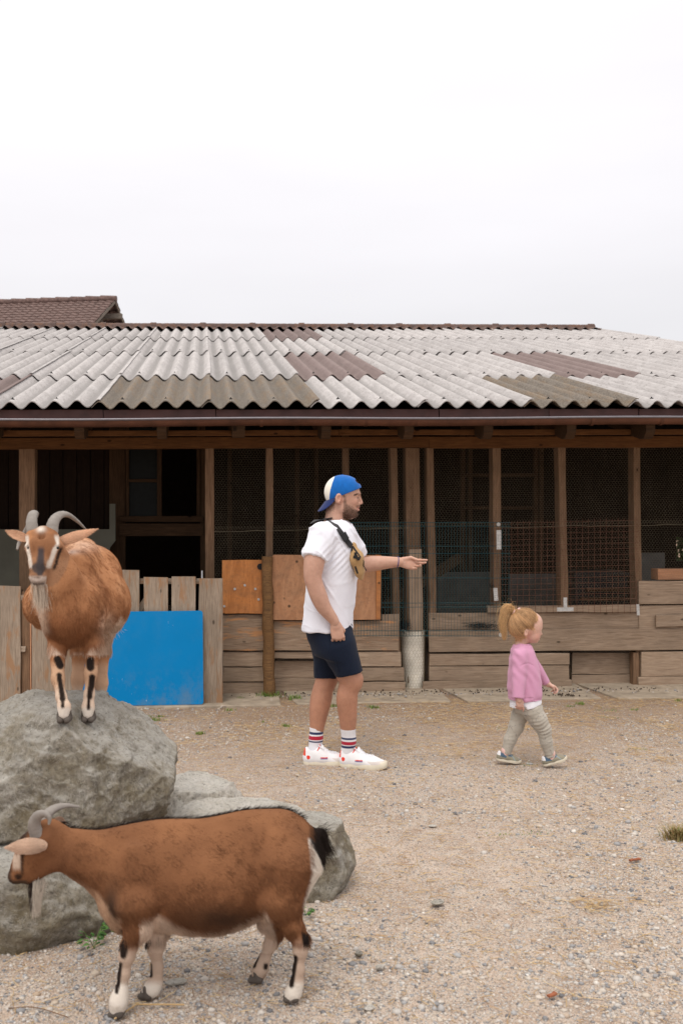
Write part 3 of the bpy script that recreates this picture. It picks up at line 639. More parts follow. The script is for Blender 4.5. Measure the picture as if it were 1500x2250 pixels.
beam(X0 + .05, 1.1, zt2, zb2, 8.22, .05, 'beam', 'purlin'); beam(1.105, XE - .05, zt2, zb2, 8.22, .05, 'beam', 'purlin')
mb = MB(); mb.tube([(x, 8.60, P(700, 958, 8.6).z + .03 + .006 * math.sin(x * 2.1)) for x in np.arange(X0 + .1, XE, .3)], .006, 6); mb.build('cable', M['black'], barn, smooth=True)
# posts of the open front
BT = P(700, 984, 8.62).z
def post(px0, px1, y1, Y=8.655, depth=.12, mat='post', lean=0, y0=984, name='post'):
    a = P((px0 + px1) / 2 + lean, y1, Y); b = P((px0 + px1) / 2, y0, Y); wd = P(px1, y0, Y).x - P(px0, y0, Y).x; a.y += depth / 2; b.y += depth / 2; b.z = BT + (.01 if Y > 8.64 else -.003); b.z = BT - .002 if Y < 8.74 else BT + .25
    return plank(name, a, b, wd, depth, M[mat], barn, seg=5, warp=.0025)
post(42, 77, 1555, Y=8.64, depth=.13); post(450, 470, 1560, lean=2, mat='post'); post(585, 600, 1240); post(752, 767, 1500, Y=8.9, depth=.06)
post(858, 872, 1500, lean=8); post(890, 921, 1500, depth=.14, lean=6); post(937, 952, 1385, lean=7); post(1082, 1099, 1400, lean=2); post(1226, 1242, 1345, lean=6)
post(1390, 1405, 1520, lean=8); post(1570, 1600, 1520); post(1900, 1930, 1520); post(-330, -300, 1555)
# the pale lower splice on the thick post
hb = vboard('splice', 897, 927, 1207, 1395, 8.635, .02, M['board'], barn, lean=2, label='pale boards nailed to the lower half of the thick post')
# ----- inner walls
def inner_board(x0, x1, y0, y1, Y, mat, name='inner_plank', th=.02): return vboard(name, x0, x1, y0, y1, Y, th, M[mat], barn, seg=1, warp=.0)
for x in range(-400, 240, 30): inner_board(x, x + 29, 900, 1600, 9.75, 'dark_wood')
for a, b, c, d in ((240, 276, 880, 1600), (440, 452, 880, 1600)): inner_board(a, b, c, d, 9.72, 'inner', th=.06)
for a, b in ((276, 284), (345, 356), (432, 440)): inner_board(a, b, 900, 1142, 9.70, 'inner', 'window_post', .05)
hboard('window_sill', 262, 446, 1133, 1147, 9.66, .08, M['inner'], barn, seg=1); hboard('window_sill', 262, 446, 1150, 1178, 9.70, .05, M['inner'], barn, seg=1)
hboard('window_rail', 284, 345, 1052, 1060, 9.70, .03, M['inner'], barn, seg=1)
mb = MB(); a, b = P(282, 985, 9.74), P(348, 1140, 9.74); mb.box((a.x, 9.74, b.z), (b.x, 9.745, a.z + .3)); mb.build('window_pane', M['glass_dark'], barn)
# grey-green board with a stepped top and scalloped edge
mb = MB(); pts = [(-200, 1163), (241, 1163), (241, 1107), (254, 1107), (254, 1188), (243, 1202), (237, 1218), (234, 1240), (234, 1600), (-200, 1600)]
a = [P(x, y, 9.45) for x, y in pts]; n = len(a); mb.add([tuple(v) for v in a] + [(v.x, v.y + .025, v.z) for v in a], [tuple(reversed(range(n))), tuple(range(n, 2 * n))] + [(k, (k + 1) % n, (k + 1) % n + n, k + n) for k in range(n)]); mb.build('lining_board', M['greyboard'], barn)
# deep back wall right of the doorway with a frame, a window gap and leaning panels
BY = 12.4
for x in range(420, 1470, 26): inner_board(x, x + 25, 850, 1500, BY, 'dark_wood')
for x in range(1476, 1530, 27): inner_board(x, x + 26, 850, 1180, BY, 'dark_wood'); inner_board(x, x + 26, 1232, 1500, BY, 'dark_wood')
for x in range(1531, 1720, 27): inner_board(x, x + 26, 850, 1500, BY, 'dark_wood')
for px in (500, 648, 690, 1012, 1028, 1172, 1184): inner_board(px, px + 10, 870, 1420, 11.0 if px < 900 else 10.4, 'inner', 'inner_post', .06)
for y in (1040, 1112): hboard('inner_rail', 1020, 1175, y, y + 8, 10.38, .04, M['inner'], barn, seg=1)
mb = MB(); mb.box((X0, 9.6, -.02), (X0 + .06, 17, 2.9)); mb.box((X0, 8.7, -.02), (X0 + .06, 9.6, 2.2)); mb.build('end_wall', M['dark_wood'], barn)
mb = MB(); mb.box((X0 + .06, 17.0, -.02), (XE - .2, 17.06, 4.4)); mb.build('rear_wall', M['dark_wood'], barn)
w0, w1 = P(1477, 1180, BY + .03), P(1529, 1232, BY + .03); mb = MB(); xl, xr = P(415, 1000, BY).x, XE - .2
mb.box((xl, BY + .022, -.02), (w0.x, BY + .05, 3.35)); mb.box((w1.x, BY + .022, -.02), (xr, BY + .05, 3.35)); mb.box((w0.x, BY + .022, w0.z), (w1.x, BY + .05, 3.35)); mb.box((w0.x, BY + .022, -.02), (w1.x, BY + .05, w1.z)); mb.build('light_leak_backing', M['dark_wood'], barn)  # unseen backing panel, added behind the planks to stop light leaking through
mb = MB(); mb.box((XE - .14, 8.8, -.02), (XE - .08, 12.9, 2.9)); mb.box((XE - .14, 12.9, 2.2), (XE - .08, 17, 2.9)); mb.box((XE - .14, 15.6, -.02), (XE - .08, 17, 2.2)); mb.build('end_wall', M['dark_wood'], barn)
def slabbox(name, label, cat, x0, x1, y0, y1, Y, th, mat, group=None):
    a, b = P(x0, y0, Y), P(x1, y1, Y); mb = MB(); mb.box((a.x, Y, max(b.z, 0)), (b.x, Y + th, a.z)); o = mb.build(name, M[mat]); tag(o, label, cat, group); return o

# ------------------------------------------------------------------ wire netting
def prisms(A, B, r, n=3):
    A, B = np.asarray(A, float), np.asarray(B, float); d = B - A; d /= np.maximum(np.linalg.norm(d, axis=1), 1e-9)[:, None]
    ref = np.where(np.abs(d[:, 1:2]) > 0.9, [[1.0, 0, 0]], [[0, 1.0, 0]]); u = np.cross(d, ref); u /= np.linalg.norm(u, axis=1)[:, None]; v = np.cross(d, u)
    r = np.broadcast_to(np.asarray(r, float), (len(A),))[:, None]; ring = []
    for k in range(n):
        q = 2 * math.pi * k / n; ring.append(u * math.cos(q) * r + v * math.sin(q) * r)
    V = np.stack([A + x for x in ring] + [B + x for x in ring], 1).reshape(-1, 3); base = (np.arange(len(A)) * 2 * n)[:, None]
    return V, np.concatenate([base + np.array([[k, (k + 1) % n, n + (k + 1) % n, n + k]]) for k in range(n)])
def hexnet(w, h, pw=.026, s=.0125):
    nx, ny = int(w / pw) + 1, int(h / (1.5 * s)) + 1; A, B = [], []
    for j in range(ny):
        i = np.arange(2 * nx); x = i * pw / 2; z = j * 1.5 * s + np.where((i + j) % 2 == 0, 0, s * .5)
        A.append(np.stack([x[:-1], z[:-1]], 1)); B.append(np.stack([x[1:], z[1:]], 1))
        up = (i + j) % 2 == 1; A.append(np.stack([x[up], z[up]], 1)); B.append(np.stack([x[up], z[up] + s], 1))
    return np.concatenate(A), np.concatenate(B)
def netting(px0, px1, py0, py1, Y, r=.00055, pw=.026, s=.0125):
    a, b = P(px0, py0, Y), P(px1, py1, Y); w_, h_ = b.x - a.x, a.z - b.z; A, B = hexnet(w_, h_, pw, s)
    def f(q):
        p3 = np.stack([q[:, 0] + a.x, np.full(len(q), Y), q[:, 1] + b.z], 1); nn = p3 * np.array([3.1, 0, 3.3]); p3[:, 1] += vnoise(nn) * .006 * 1; p3[:, 0] += vnoise(nn + 9) * .008; p3[:, 2] += vnoise(nn + 19) * .008; return p3
    return prisms(f(A), f(B), r)
cw = thing('chicken_wire', 'fine rust-brown hexagonal chicken wire stretched over the dark open front of the shed', 'netting', P(950, 1390, 8.642))
for (a, b, c, d) in ((470, 898, 985, 1160), (898, 1500, 985, 1150), (470, 898, 1160, 1365), (898, 1500, 1150, 1392), (1500, 1900, 985, 1300)):
    V, Q = netting(a, b, c, d, 8.637 + (.004 if c < 1000 else 0)); o = obj_np('wire_netting', V, Q, M['wire'], cw, smooth=False); o['kind'] = 'stuff'
for (a, b, yy, yb) in ((470, 898, 1168, 1160), (1100, 1560, 1158, 1152)):
    pts = [P(a + (b - a) * i / 14, yy + (yb - yy) * i / 14 + random.uniform(-1.5, 1.5), 8.63) for i in range(15)]; mb = MB(); mb.tube(pts, .0016, 5); mb.build('tension_wire', M['wire'], cw, smooth=True)

def wiregrid(name, label, vx, hy, y0, y1, x0, x1, Y, mat, r, slope=0.0, rh=None):
    t = thing(name, label, 'wire mesh', P((x0 + x1) / 2, y1, Y)); A, B = [], []
    k = lambda x, y: P(x, y, Y)
    for x in vx:
        j = random.uniform(-.8, .8); prev = None
        for s_ in range(5):
            yy = y0(x) + (y1 - y0(x)) * s_ / 4; p = np.array(k(x + j * math.sin(s_ * 1.3), yy)); p[1] += math.sin(x * .02 + s_) * .002
            if prev is not None: A.append(prev); B.append(p)
            prev = p
    V, Q = prisms(A, B, r, 4); o = obj_np('vertical_wire', V, Q, M[mat], t, smooth=True); o['kind'] = 'stuff'
    A, B = [], []
    for y in hy:
        prev = None
        for s_ in range(9):
            x = x0 + (x1 - x0) * s_ / 8; p = np.array(k(x, y + slope * (x - x0) + random.uniform(-.4, .4))); p[1] -= 2 * r
            if prev is not None: A.append(prev); B.append(p)
            prev = p
    V, Q = prisms(A, B, rh or r, 4); o = obj_np('horizontal_wire', V, Q, M[mat], t, smooth=True); o['kind'] = 'stuff'; return t
wiregrid('welded_fence', 'teal coated welded wire panel fixed across the pen opening behind the man', np.arange(760, 1121, 6.6), (1148, 1156, 1200, 1216, 1270, 1325, 1334, 1386, 1397), lambda x: 1147, 1399, 758, 1121, 8.47, 'green_wire', .0014, 0, .0022)
wiregrid('rebar_mesh', 'rusty square-grid steel mesh leaning on the pen boards behind the girl', np.arange(1084, 1400, 13.0), [1150 + 12.3 * i for i in range(16)], lambda x: 1146 - (x - 1084) * .028, 1352 - 4, 1076, 1402, 8.5, 'rust', .0017, -.022)

# small fixings, each its own thing
def plate(px0, px1, py0, py1, Y, label, holes=True, lean=0, name='perforated_plate'):
    t = thing(name, label, 'bracket', P((px0 + px1) / 2, py1, Y)); a, b = P(px0, py0, Y), P(px1, py1, Y); mb = MB(); l = lean / 250
    mb.add([(a.x, Y, a.z), (b.x, Y, a.z), (b.x + l, Y, b.z), (a.x + l, Y, b.z), (a.x, Y + .003, a.z), (b.x, Y + .003, a.z), (b.x + l, Y + .003, b.z), (a.x + l, Y + .003, b.z)], [(0, 3, 2, 1), (4, 5, 6, 7), (0, 1, 5, 4), (1, 2, 6, 5), (2, 3, 7, 6), (3, 0, 4, 7)]); mb.build('plate', M['galv'], t)
    if holes:
        h = MB(); n = 6
        for i in range(n):
            for sx in (.28, .72):
                z = a.z + (b.z - a.z) * (i + .5) / n; x = a.x + (b.x - a.x) * sx + l * (i + .5) / n; h.box((x - .002, Y - .001, z - .002), (x + .002, Y + .0005, z + .002))
        q_ = h.build('hole', M['black'], t); q_['kind'] = 'stuff'
    return t
plate(1090, 1100.5, 1165, 1207, 8.44, 'upper of two perforated steel plates where the two wire panels meet')
plate(1083, 1092, 1292, 1320, 8.44, 'lower, crooked perforated steel plate hanging at the panel joint', lean=2)
t = thing('t_bracket', 'galvanised T-shaped bracket screwed to the rail under the rusty mesh', 'bracket', P(1241, 1342, 8.46))
for (a, b, c, d) in ((1237, 1245, 1313, 1335), (1223, 1259, 1335, 1343)):
    p, q2 = P(a, c, 8.46), P(b, d, 8.46); mb = MB(); mb.box((p.x, 8.46, q2.z), (q2.x, 8.464, p.z)); mb.build('flange', M['galv'], t)
plate(1397, 1403.5, 1328, 1352, 8.44, 'narrow steel hanger plate at the right edge of the rusty mesh', holes=False, lean=1, name='hanger_plate')
def washer(px, py, Y, label, r=.016):
    p = P(px, py, Y); mb = MB(); mb.tube([(p.x, Y + .004, p.z), (p.x, Y, p.z)], r, 14); mb.tube([(p.x, Y, p.z), (p.x, Y - .005, p.z)], r * .35, 8); o = mb.build('washer', M['galv'], smooth=True); tag(o, label, 'washer')
washer(1094.5, 1152, 8.44, 'round steel washer at the top corner of the teal wire panel'); washer(1099, 1395, 8.44, 'round steel washer at the bottom corner of the teal wire panel')

# ------------------------------------------------------------------ low board walls of the pens
wl = thing('board_wall', 'low pen wall of grey boards and peeling panels behind the man', 'wall', P(690, 1528, 8.52))
for (x0, x1, y0, y1, Y, mt, n) in (
    (489, 579, 1350, 1430, 8.50, 'board_orange', 'panel'), (490, 580, 1432, 1465, 8.52, 'board', 'board'), (490, 580, 1466.5, 1498, 8.52, 'board', 'board'), (490, 582, 1499.5, 1532, 8.53, 'board', 'board'),
    (601, 875, 1364, 1430, 8.50, 'board_orange', 'panel'), (603, 780, 1432, 1447, 8.52, 'board', 'board'), (603, 750, 1452, 1490, 8.62, 'board', 'board'), (603, 750, 1491, 1530, 8.60, 'board', 'board'),
    (720, 881, 1432, 1465, 8.515, 'board', 'board'), (735, 888, 1466.5, 1497, 8.52, 'board', 'board'), (735, 889, 1498, 1527, 8.53, 'board', 'board')):
    hboard(n, x0, x1, y0, y1, Y, .025, M[mt], wl)
vboard('board', 838, 877, 1350, 1432, 8.53, .02, M['board'], wl); vboard('board', 803, 837, 1350, 1366, 8.53, .02, M['board'], wl)
pl = thing('plywood_sheet', 'bright orange plywood square with a round black hole beside the log post', 'plywood', P(534, 1348, 8.47), 'plywood sheets on the pen front')
def plyobj(parent, x0, x1, y0, y1, Y, th, mat, name='sheet'):
    return hboard(name, x0, x1, y0, y1, Y, th, M[mat], parent, warp=.002, seg=2)
plyobj(pl, 488, 579, 1230, 1349, 8.47, .012, 'ply_a')
p = P(572, 1245, 8.467); mb = MB(); mb.tube([(p.x, 8.462, p.z), (p.x, 8.470, p.z)], .027, 18); mb.build('hole', M['black'], pl)
for (x, y) in ((516, 1294), (538, 1286), (561, 1294), (568, 1317), (493, 1332)):
    p = P(x, y, 8.466); mb = MB(); mb.tube([(p.x, 8.469, p.z), (p.x, 8.462, p.z)], .0105, 12); mb.build('washer', M['galv'], pl, smooth=True)
p2 = thing('plywood_sheet', 'large worn brown plywood sheet partly hidden behind the man', 'plywood', P(710, 1362, 8.46), 'plywood sheets on the pen front')
plyobj(p2, 598, 836, 1219, 1363, 8.46, .014, 'ply_b'); vboard('batten', 826, 836, 1219, 1361, 8.445, .012, M['ply_a'], p2)
lg = thing('log_post', 'round peeled brown log post standing between the two plywood sheets', 'post', G(590, 1532)); mb = MB()
top, bot = P(587, 1223, 8.42), P(592, 1536, 8.42); pts = []; n_ = 12
for i in range(n_ + 1):
    t_ = i / n_; q3 = bot.lerp(top, t_); pts.append((q3.x + .004 * math.sin(i * 1.7), q3.y + .02, q3.z))
mb.tube(pts, [.050 + .003 * math.sin(i * 2.3) - .004 * i / n_ for i in range(n_ + 1)], 14); mb.build('trunk', M['log'], lg, smooth=True)
wr = thing('plank_wall', 'low pen wall of long weathered boards along the right, behind the girl', 'wall', P(1220, 1515, 8.7))
for (x0, x1, y0, y1, Y, t_) in ((1071, 1403, 1331, 1347, 8.60, -2), (943, 1403, 1387 - 40, 1384, 8.63, -3), (943, 1720, 1385, 1434, 8.61, -8), (943, 1250, 1437, 1463, 8.62, -2), (943, 1250, 1464, 1496, 8.625, -2), (928, 1255, 1497, 1523, 8.60, -4),
    (1256, 1396, 1434, 1482, 8.74, 0), (1256, 1396, 1483, 1517, 8.73, -1), (1408, 1720, 1432, 1487, 8.62, -3), (1402, 1720, 1488, 1513, 8.60, -3), (1403, 1720, 1276, 1328, 8.60, -2), (1403, 1720, 1330, 1384, 8.62, -5)):
    hboard('board', x0, x1, y0, y1, Y, .03, M['board'], wr, tilt=t_, seg=5)
hboard('board', 1440, 1720, 1352, 1378, 8.585, .02, M['board'], wr, tilt=-10, label='pale repair board')
vboard('batten', 1390, 1403, 1434, 1518, 8.63, .08, M['post'], wr); vboard('batten', 943, 949, 1437, 1496, 8.64, .05, M['post'], wr)
o = hboard('orange_board', 1445, 1720, 1250, 1275, 8.66, .14, M['slat'], None, seg=1, tilt=-2); tag(o, 'clean orange-brown timber lying on top of the grey board wall at the right', 'timber')
# white pipe wrapped in chicken wire
pp = thing('drain_pipe', 'fat grimy white pipe wrapped in chicken wire at the foot of the thick post', 'pipe', G(910, 1526)); mb = MB(); y_ = 8.60; zt_ = P(910, 1389, y_).z
c0 = P(912, 1400, y_).x; rows = [(0, .084, .012), (.08, .087, .010), (.2, .096, .004), (.35, .102, 0), (.5, .107, 0), (zt_, .109, 0)]
mb.tube([(c0 + dx, y_ + .12, z) for z, r, dx in rows], [r for z, r, dx in rows], 28); mb.build('pipe', M['pvc'], pp, smooth=True)
A, B = hexnet(2 * math.pi * .108, zt_, .030, .0175)
def wrap(q):
    r = np.interp(q[:, 1], [a[0] for a in rows], [a[1] for a in rows]) + .003 + vnoise(np.stack([q[:, 0] * 9, q[:, 1] * 9, q[:, 0] * 0], 1)) * .001; dx = np.interp(q[:, 1], [a[0] for a in rows], [a[2] for a in rows]); a = q[:, 0] / .108 - .3
    return np.stack([c0 + dx + np.cos(a) * r, y_ + .12 + np.sin(a) * r, q[:, 1]], 1)
V, Q = prisms(wrap(A), wrap(B), .0008); o = obj_np('wire_netting', V, Q, M['wire_dirty'], pp, smooth=False); o['kind'] = 'stuff'

# ------------------------------------------------------------------ plank fence on the left
fe = thing('plank_fence', 'grey upright plank fence with worn orange patches behind the standing goat', 'fence', P(240, 1550, 8.14))
for (x0, x1, y0, y1, Y) in ((-190, -100, 1290, 1557, 8.14), (-98, -50, 1280, 1557, 8.14), (-48, -2, 1290, 1557, 8.14), (0, 46, 1287, 1556, 8.14), (70, 126, 1262, 1552, 8.14), (127, 184, 1262, 1552, 8.145), (186, 256, 1258, 1550, 8.14), (259, 307, 1252, 1549, 8.14),
    (316, 369, 1268, 1549, 8.14), (377, 430, 1267, 1549, 8.145), (437, 490, 1271, 1549, 8.13)):
    vboard('fence_plank', x0, x1, y0, y1, Y, .024, M['fence'], fe, seg=5)
vboard('fence_post', 48, 67, 1300, 1556, 8.17, .05, M['post'], fe); vboard('fence_batten', 66, 70, 1370, 1552, 8.135, .03, M['slat'], fe)
for (y0, y1, x0, x1) in ((1271, 1284, 250, 470), (1470, 1490, 190, 470), (1305, 1318, -190, 66), (1418, 1432, -190, 66)): hboard('fence_rail', x0, x1, y0, y1, 8.18, .035, M['fence'], fe)
for (y0, y1) in ((1307, 1320), (1420, 1433)): hboard('fence_rail', 46, 56, y0, y1, 8.15, .02, M['fence'], fe, label='short rail end')
a_, b_ = P(300, 1350, 8.2), P(340, 1290, 8.2); plank('fence_brace', a_, b_, .05, .02, M['fence'], fe)
bl = thing('blue_board', 'flat bright blue painted board with scratches leaning on the plank fence', 'board', P(311, 1546, 8.10))
a, b = P(175, 1345, 8.10), P(447, 1546, 8.09); Vv = []; w_, h_ = b.x - a.x, a.z - b.z; cr_ = .02
def rr(w, h, r, n=4):
    o = []
    for cx_, cz_, s_ in ((w - r, h - r, 0), (r, h - r, 1), (r, r, 2), (w - r, r, 3)):
        for k in range(n + 1): q_ = math.pi / 2 * (s_ + k / n); o.append((cx_ + r * math.cos(q_), cz_ + r * math.sin(q_)))
    return o
pr = rr(w_, h_, cr_); n = len(pr); mb = MB()
mb.add([(a.x + x, 8.09 - .03 + .03 * z / h_, b.z + z) for x, z in pr] + [(a.x + x, 8.102 - .03 + .03 * z / h_, b.z + z) for x, z in pr], [tuple(range(n)), tuple(reversed(range(n, 2 * n)))] + [(k, k + n, (k + 1) % n + n, (k + 1) % n) for k in range(n)])
mb.build('panel', M['blue'], bl)
p = P(444, 1265, 8.6); mb = MB(); mb.box((p.x - .006, 8.6, P(444, 1290, 8.6).z), (p.x + .006, 8.62, P(444, 1254, 8.6).z)); o = mb.build('white_stake', M['lace']); tag(o, 'short thin white strip standing behind the rightmost fence plank', 'stake')
# things inside the pens
slabbox('leaning_panel', 'grey panel leaning in the dim pen behind the teal wire, left of the girl', 'panel', 960, 1085, 1258, 1345, 10.2, .03, 'greypanel')
slabbox('leaning_panel', 'pale grey panel standing in the dim pen behind the rusty mesh', 'panel', 1118, 1225, 1262, 1420, 9.9, .03, 'greypanel')
slabbox('leaning_panel', 'grey sheet standing inside the pen at the far right, beside the leaning post', 'panel', 1405, 1460, 1215, 1300, 9.6, .03, 'greypanel')
t = thing('feed_bin', 'low black plastic bin standing on boards behind the rusty mesh', 'bin', P(1310, 1345, 9.3)); mb = MB(); a, b = P(1262, 1256, 9.3), P(1378, 1350, 9.3); pr = rr(b.x - a.x, a.z - b.z, .03); n = len(pr)
mb.add([(a.x + x, 9.3, b.z + z) for x, z in pr] + [(a.x + x, 9.6, b.z + z) for x, z in pr], [tuple(range(n)), tuple(reversed(range(n, 2 * n)))] + [(k, k + n, (k + 1) % n + n, (k + 1) % n) for k in range(n)]); mb.build('tub', M['black'], t)
mb = MB(); mb.box((a.x - .02, 9.27, a.z - .05), (b.x + .02, 9.3, a.z - .02)); mb.build('rim', M['black'], t)
for i, (yy, lab) in enumerate(((1292, 'upper dark board in front of the black bin behind the rusty mesh'), (1312, 'lower dark board in front of the black bin behind the rusty mesh'))):
    o = hboard('loose_board', 1288 - i * 12, 1385, yy, yy + 9, 9.2, .03, M['inner'], None, seg=1); tag(o, lab, 'board', 'loose boards in the pen')
a_, b_ = P(840, 1335, 9.4), P(1010, 1225, 9.6); o = plank('sloping_plank', a_, b_, .10, .03, M['inner'], None); tag(o, 'dark plank sloping up inside the pen beyond the teal wire', 'plank')
# crumpled netting scraps
def scrap(px, py, Y, w_, h_, label):
    mb = MB(); c0_ = P(px, py, Y)
    for i in range(26):
        q0 = [(c0_.x + random.gauss(0, w_), c0_.y + random.gauss(0, .02), c0_.z + random.gauss(0, h_)) for _ in range(4)]; mb.tube(smooth_curve(q0, 4), .0012, 4, cap=False)
    o = mb.build('wire_scrap', M['black'], smooth=True); tag(o, label, 'wire')
scrap(888, 1376, 8.58, .035, .03, 'dark tangle of wire stuffed above the white pipe, left of the post'); scrap(1060, 1375, 8.58, .09, .02, 'loose curl of wire lying on the board ledge left of the girl')

# bush seen through the far end of the shed
def leaf_cloud(c, r, n, size, seed=0):
    g_ = np.random.default_rng(seed); d = g_.normal(size=(n, 3)); d /= np.linalg.norm(d, axis=1)[:, None]; p = A3(c) + d * (g_.random((n, 1)) ** .4) * A3(r) * (0.75 + .35 * vnoise(d * 2.3 + seed)[:, None])
    u = g_.normal(size=(n, 3)); u /= np.linalg.norm(u, axis=1)[:, None]; v = np.cross(u, g_.normal(size=(n, 3))); v /= np.linalg.norm(v, axis=1)[:, None]; s_ = size * g_.uniform(.6, 1.3, (n, 1))
    V = np.stack([p, p + (u * .5 + v * .35) * s_, p + u * s_, p + (u * .5 - v * .35) * s_], 1).reshape(-1, 3); return V, (np.arange(n) * 4)[:, None] + np.arange(4)[None]
t = thing('bush', 'green bush glimpsed through the gap in the far wall of the shed', 'bush', (8.3, 16, 0))
V, Q = leaf_cloud((8.3, 15.5, 1.6), (1.3, 2.8, 1.9), 16000, .10, 4); obj_np('foliage', V, Q, M['bush'], t, smooth=False)
mb = MB(); mb.tube([(8.3, 15.5, 0), (8.35, 15.5, .6), (8.3, 15.45, 1.3)], [.07, .055, .03], 8); mb.build('trunk', M['post'], t, smooth=True)

# ------------------------------------------------------------------ neighbouring tiled barn roof
ph = math.radians(10); rd = Vector((-math.cos(ph), math.sin(ph), 0)); away = Vector((math.sin(ph), math.cos(ph), 0)); apex = P(245, 660, 26)
nb = thing('tiled_house', 'brown tiled roof with an open timber gable rising behind the shed at the left', 'house', (apex.x - 6, 28, 0))
TT = .5; LEN = 15
def nbp(l, s, dz=0): return apex + rd * l + away * s + Vector((0, 0, -abs(s) * TT + dz))
mb = MB(); rowsn, gauge = 24, .21; nxx = int(LEN / .066)
V_, F_ls = [], []
for side in (-1, 1):
    for r in range(rowsn):
        s0, s1 = r * gauge, (r + 1) * gauge + .03; st = len(V_); jr = random.uniform(-.01, .01)
        for i in range(nxx + 1):
            l = i * .066 - .12 + jr; wv = .013 * math.sin(2 * math.pi * l / .2); hsh = random.uniform(-.003, .003)
            for (s_, dz) in ((s0, .01), (s1, .045), (s1, .015)):
                p = nbp(l, side * s_, dz + wv + hsh); V_.append(tuple(p))
        for i in range(nxx):
            a = st + i * 3; F_ls += [(a, a + 3, a + 4, a + 1), (a + 1, a + 4, a + 5, a + 2)]
mb.add(V_, F_ls); o = mb.build('roof_tiles', M['tile'], nb); o['kind'] = 'stuff'
for k in range(38):
    mb = MB(); mb.tube([tuple(nbp(-.14 + k * .4, 0, .03)), tuple(nbp(-.14 + k * .4 + .42, 0, .04))], [.085, .1], 10); mb.build('ridge_tile', M['tile'], nb, smooth=True)
for side in (-1, 1):
    plank('barge_board', nbp(-.1, 0, -.03), nbp(-.1, side * 4.6, -.03), .07, .04, M['oldwood'], nb, wdir=(0, 0, 1))
    plank('gable_rafter', nbp(.8, 0, -.2), nbp(.8, side * 4.6, -.2), .16, .1, M['inner'], nb, wdir=(0, 0, 1))
pA = nbp(-.28, 0, 0); pA.z -= .42; plank('purlin', pA, pA + rd * 2.5, .13, .12, M['oldwood'], nb)
pB = nbp(.3, .0, 0); pB.z -= .5; plank('king_post', pB, pB - Vector((0, 0, 2.2)), .14, .14, M['oldwood'], nb)
for s_ in (-.9, .9):
    q_ = nbp(.35, s_, -.25); w2 = pB - Vector((0, 0, 1.2)); plank('strut', q_, w2, .1, .1, M['oldwood'], nb)
mb = MB(); g0 = [nbp(1.6, 0, -.3), nbp(1.6, -4.4, -.3), nbp(1.6, 4.4, -.3)]; base = [Vector((v.x, v.y, 0)) for v in g0[1:]]; pl5 = [g0[0], g0[1], base[0], base[1], g0[2]]
mb.add([tuple(v) for v in pl5] + [tuple(v + rd * .15) for v in pl5], [(0, 1, 2, 3, 4), (9, 8, 7, 6, 5)] + [(k, k + 5, (k + 1) % 5 + 5, (k + 1) % 5) for k in range(5)]); mb.build('gable_wall', M['dark_wood'], nb)
mb = MB()
for side in (-1, 1):
    q4 = [nbp(1.7, side * 4.3, -.35), nbp(LEN - .5, side * 4.3, -.35)]; a, b = q4; mb.add([tuple(a), tuple(b), (b.x, b.y, 0), (a.x, a.y, 0), tuple(a + away * .15), tuple(b + away * .15), (b.x + away.x * .15, b.y + away.y * .15, 0), (a.x + away.x * .15, a.y + away.y * .15, 0)], [(0, 1, 2, 3), (7, 6, 5, 4), (0, 4, 5, 1), (1, 5, 6, 2), (3, 2, 6, 7), (0, 3, 7, 4)])
mb.build('side_wall', M['oldwood'], nb)

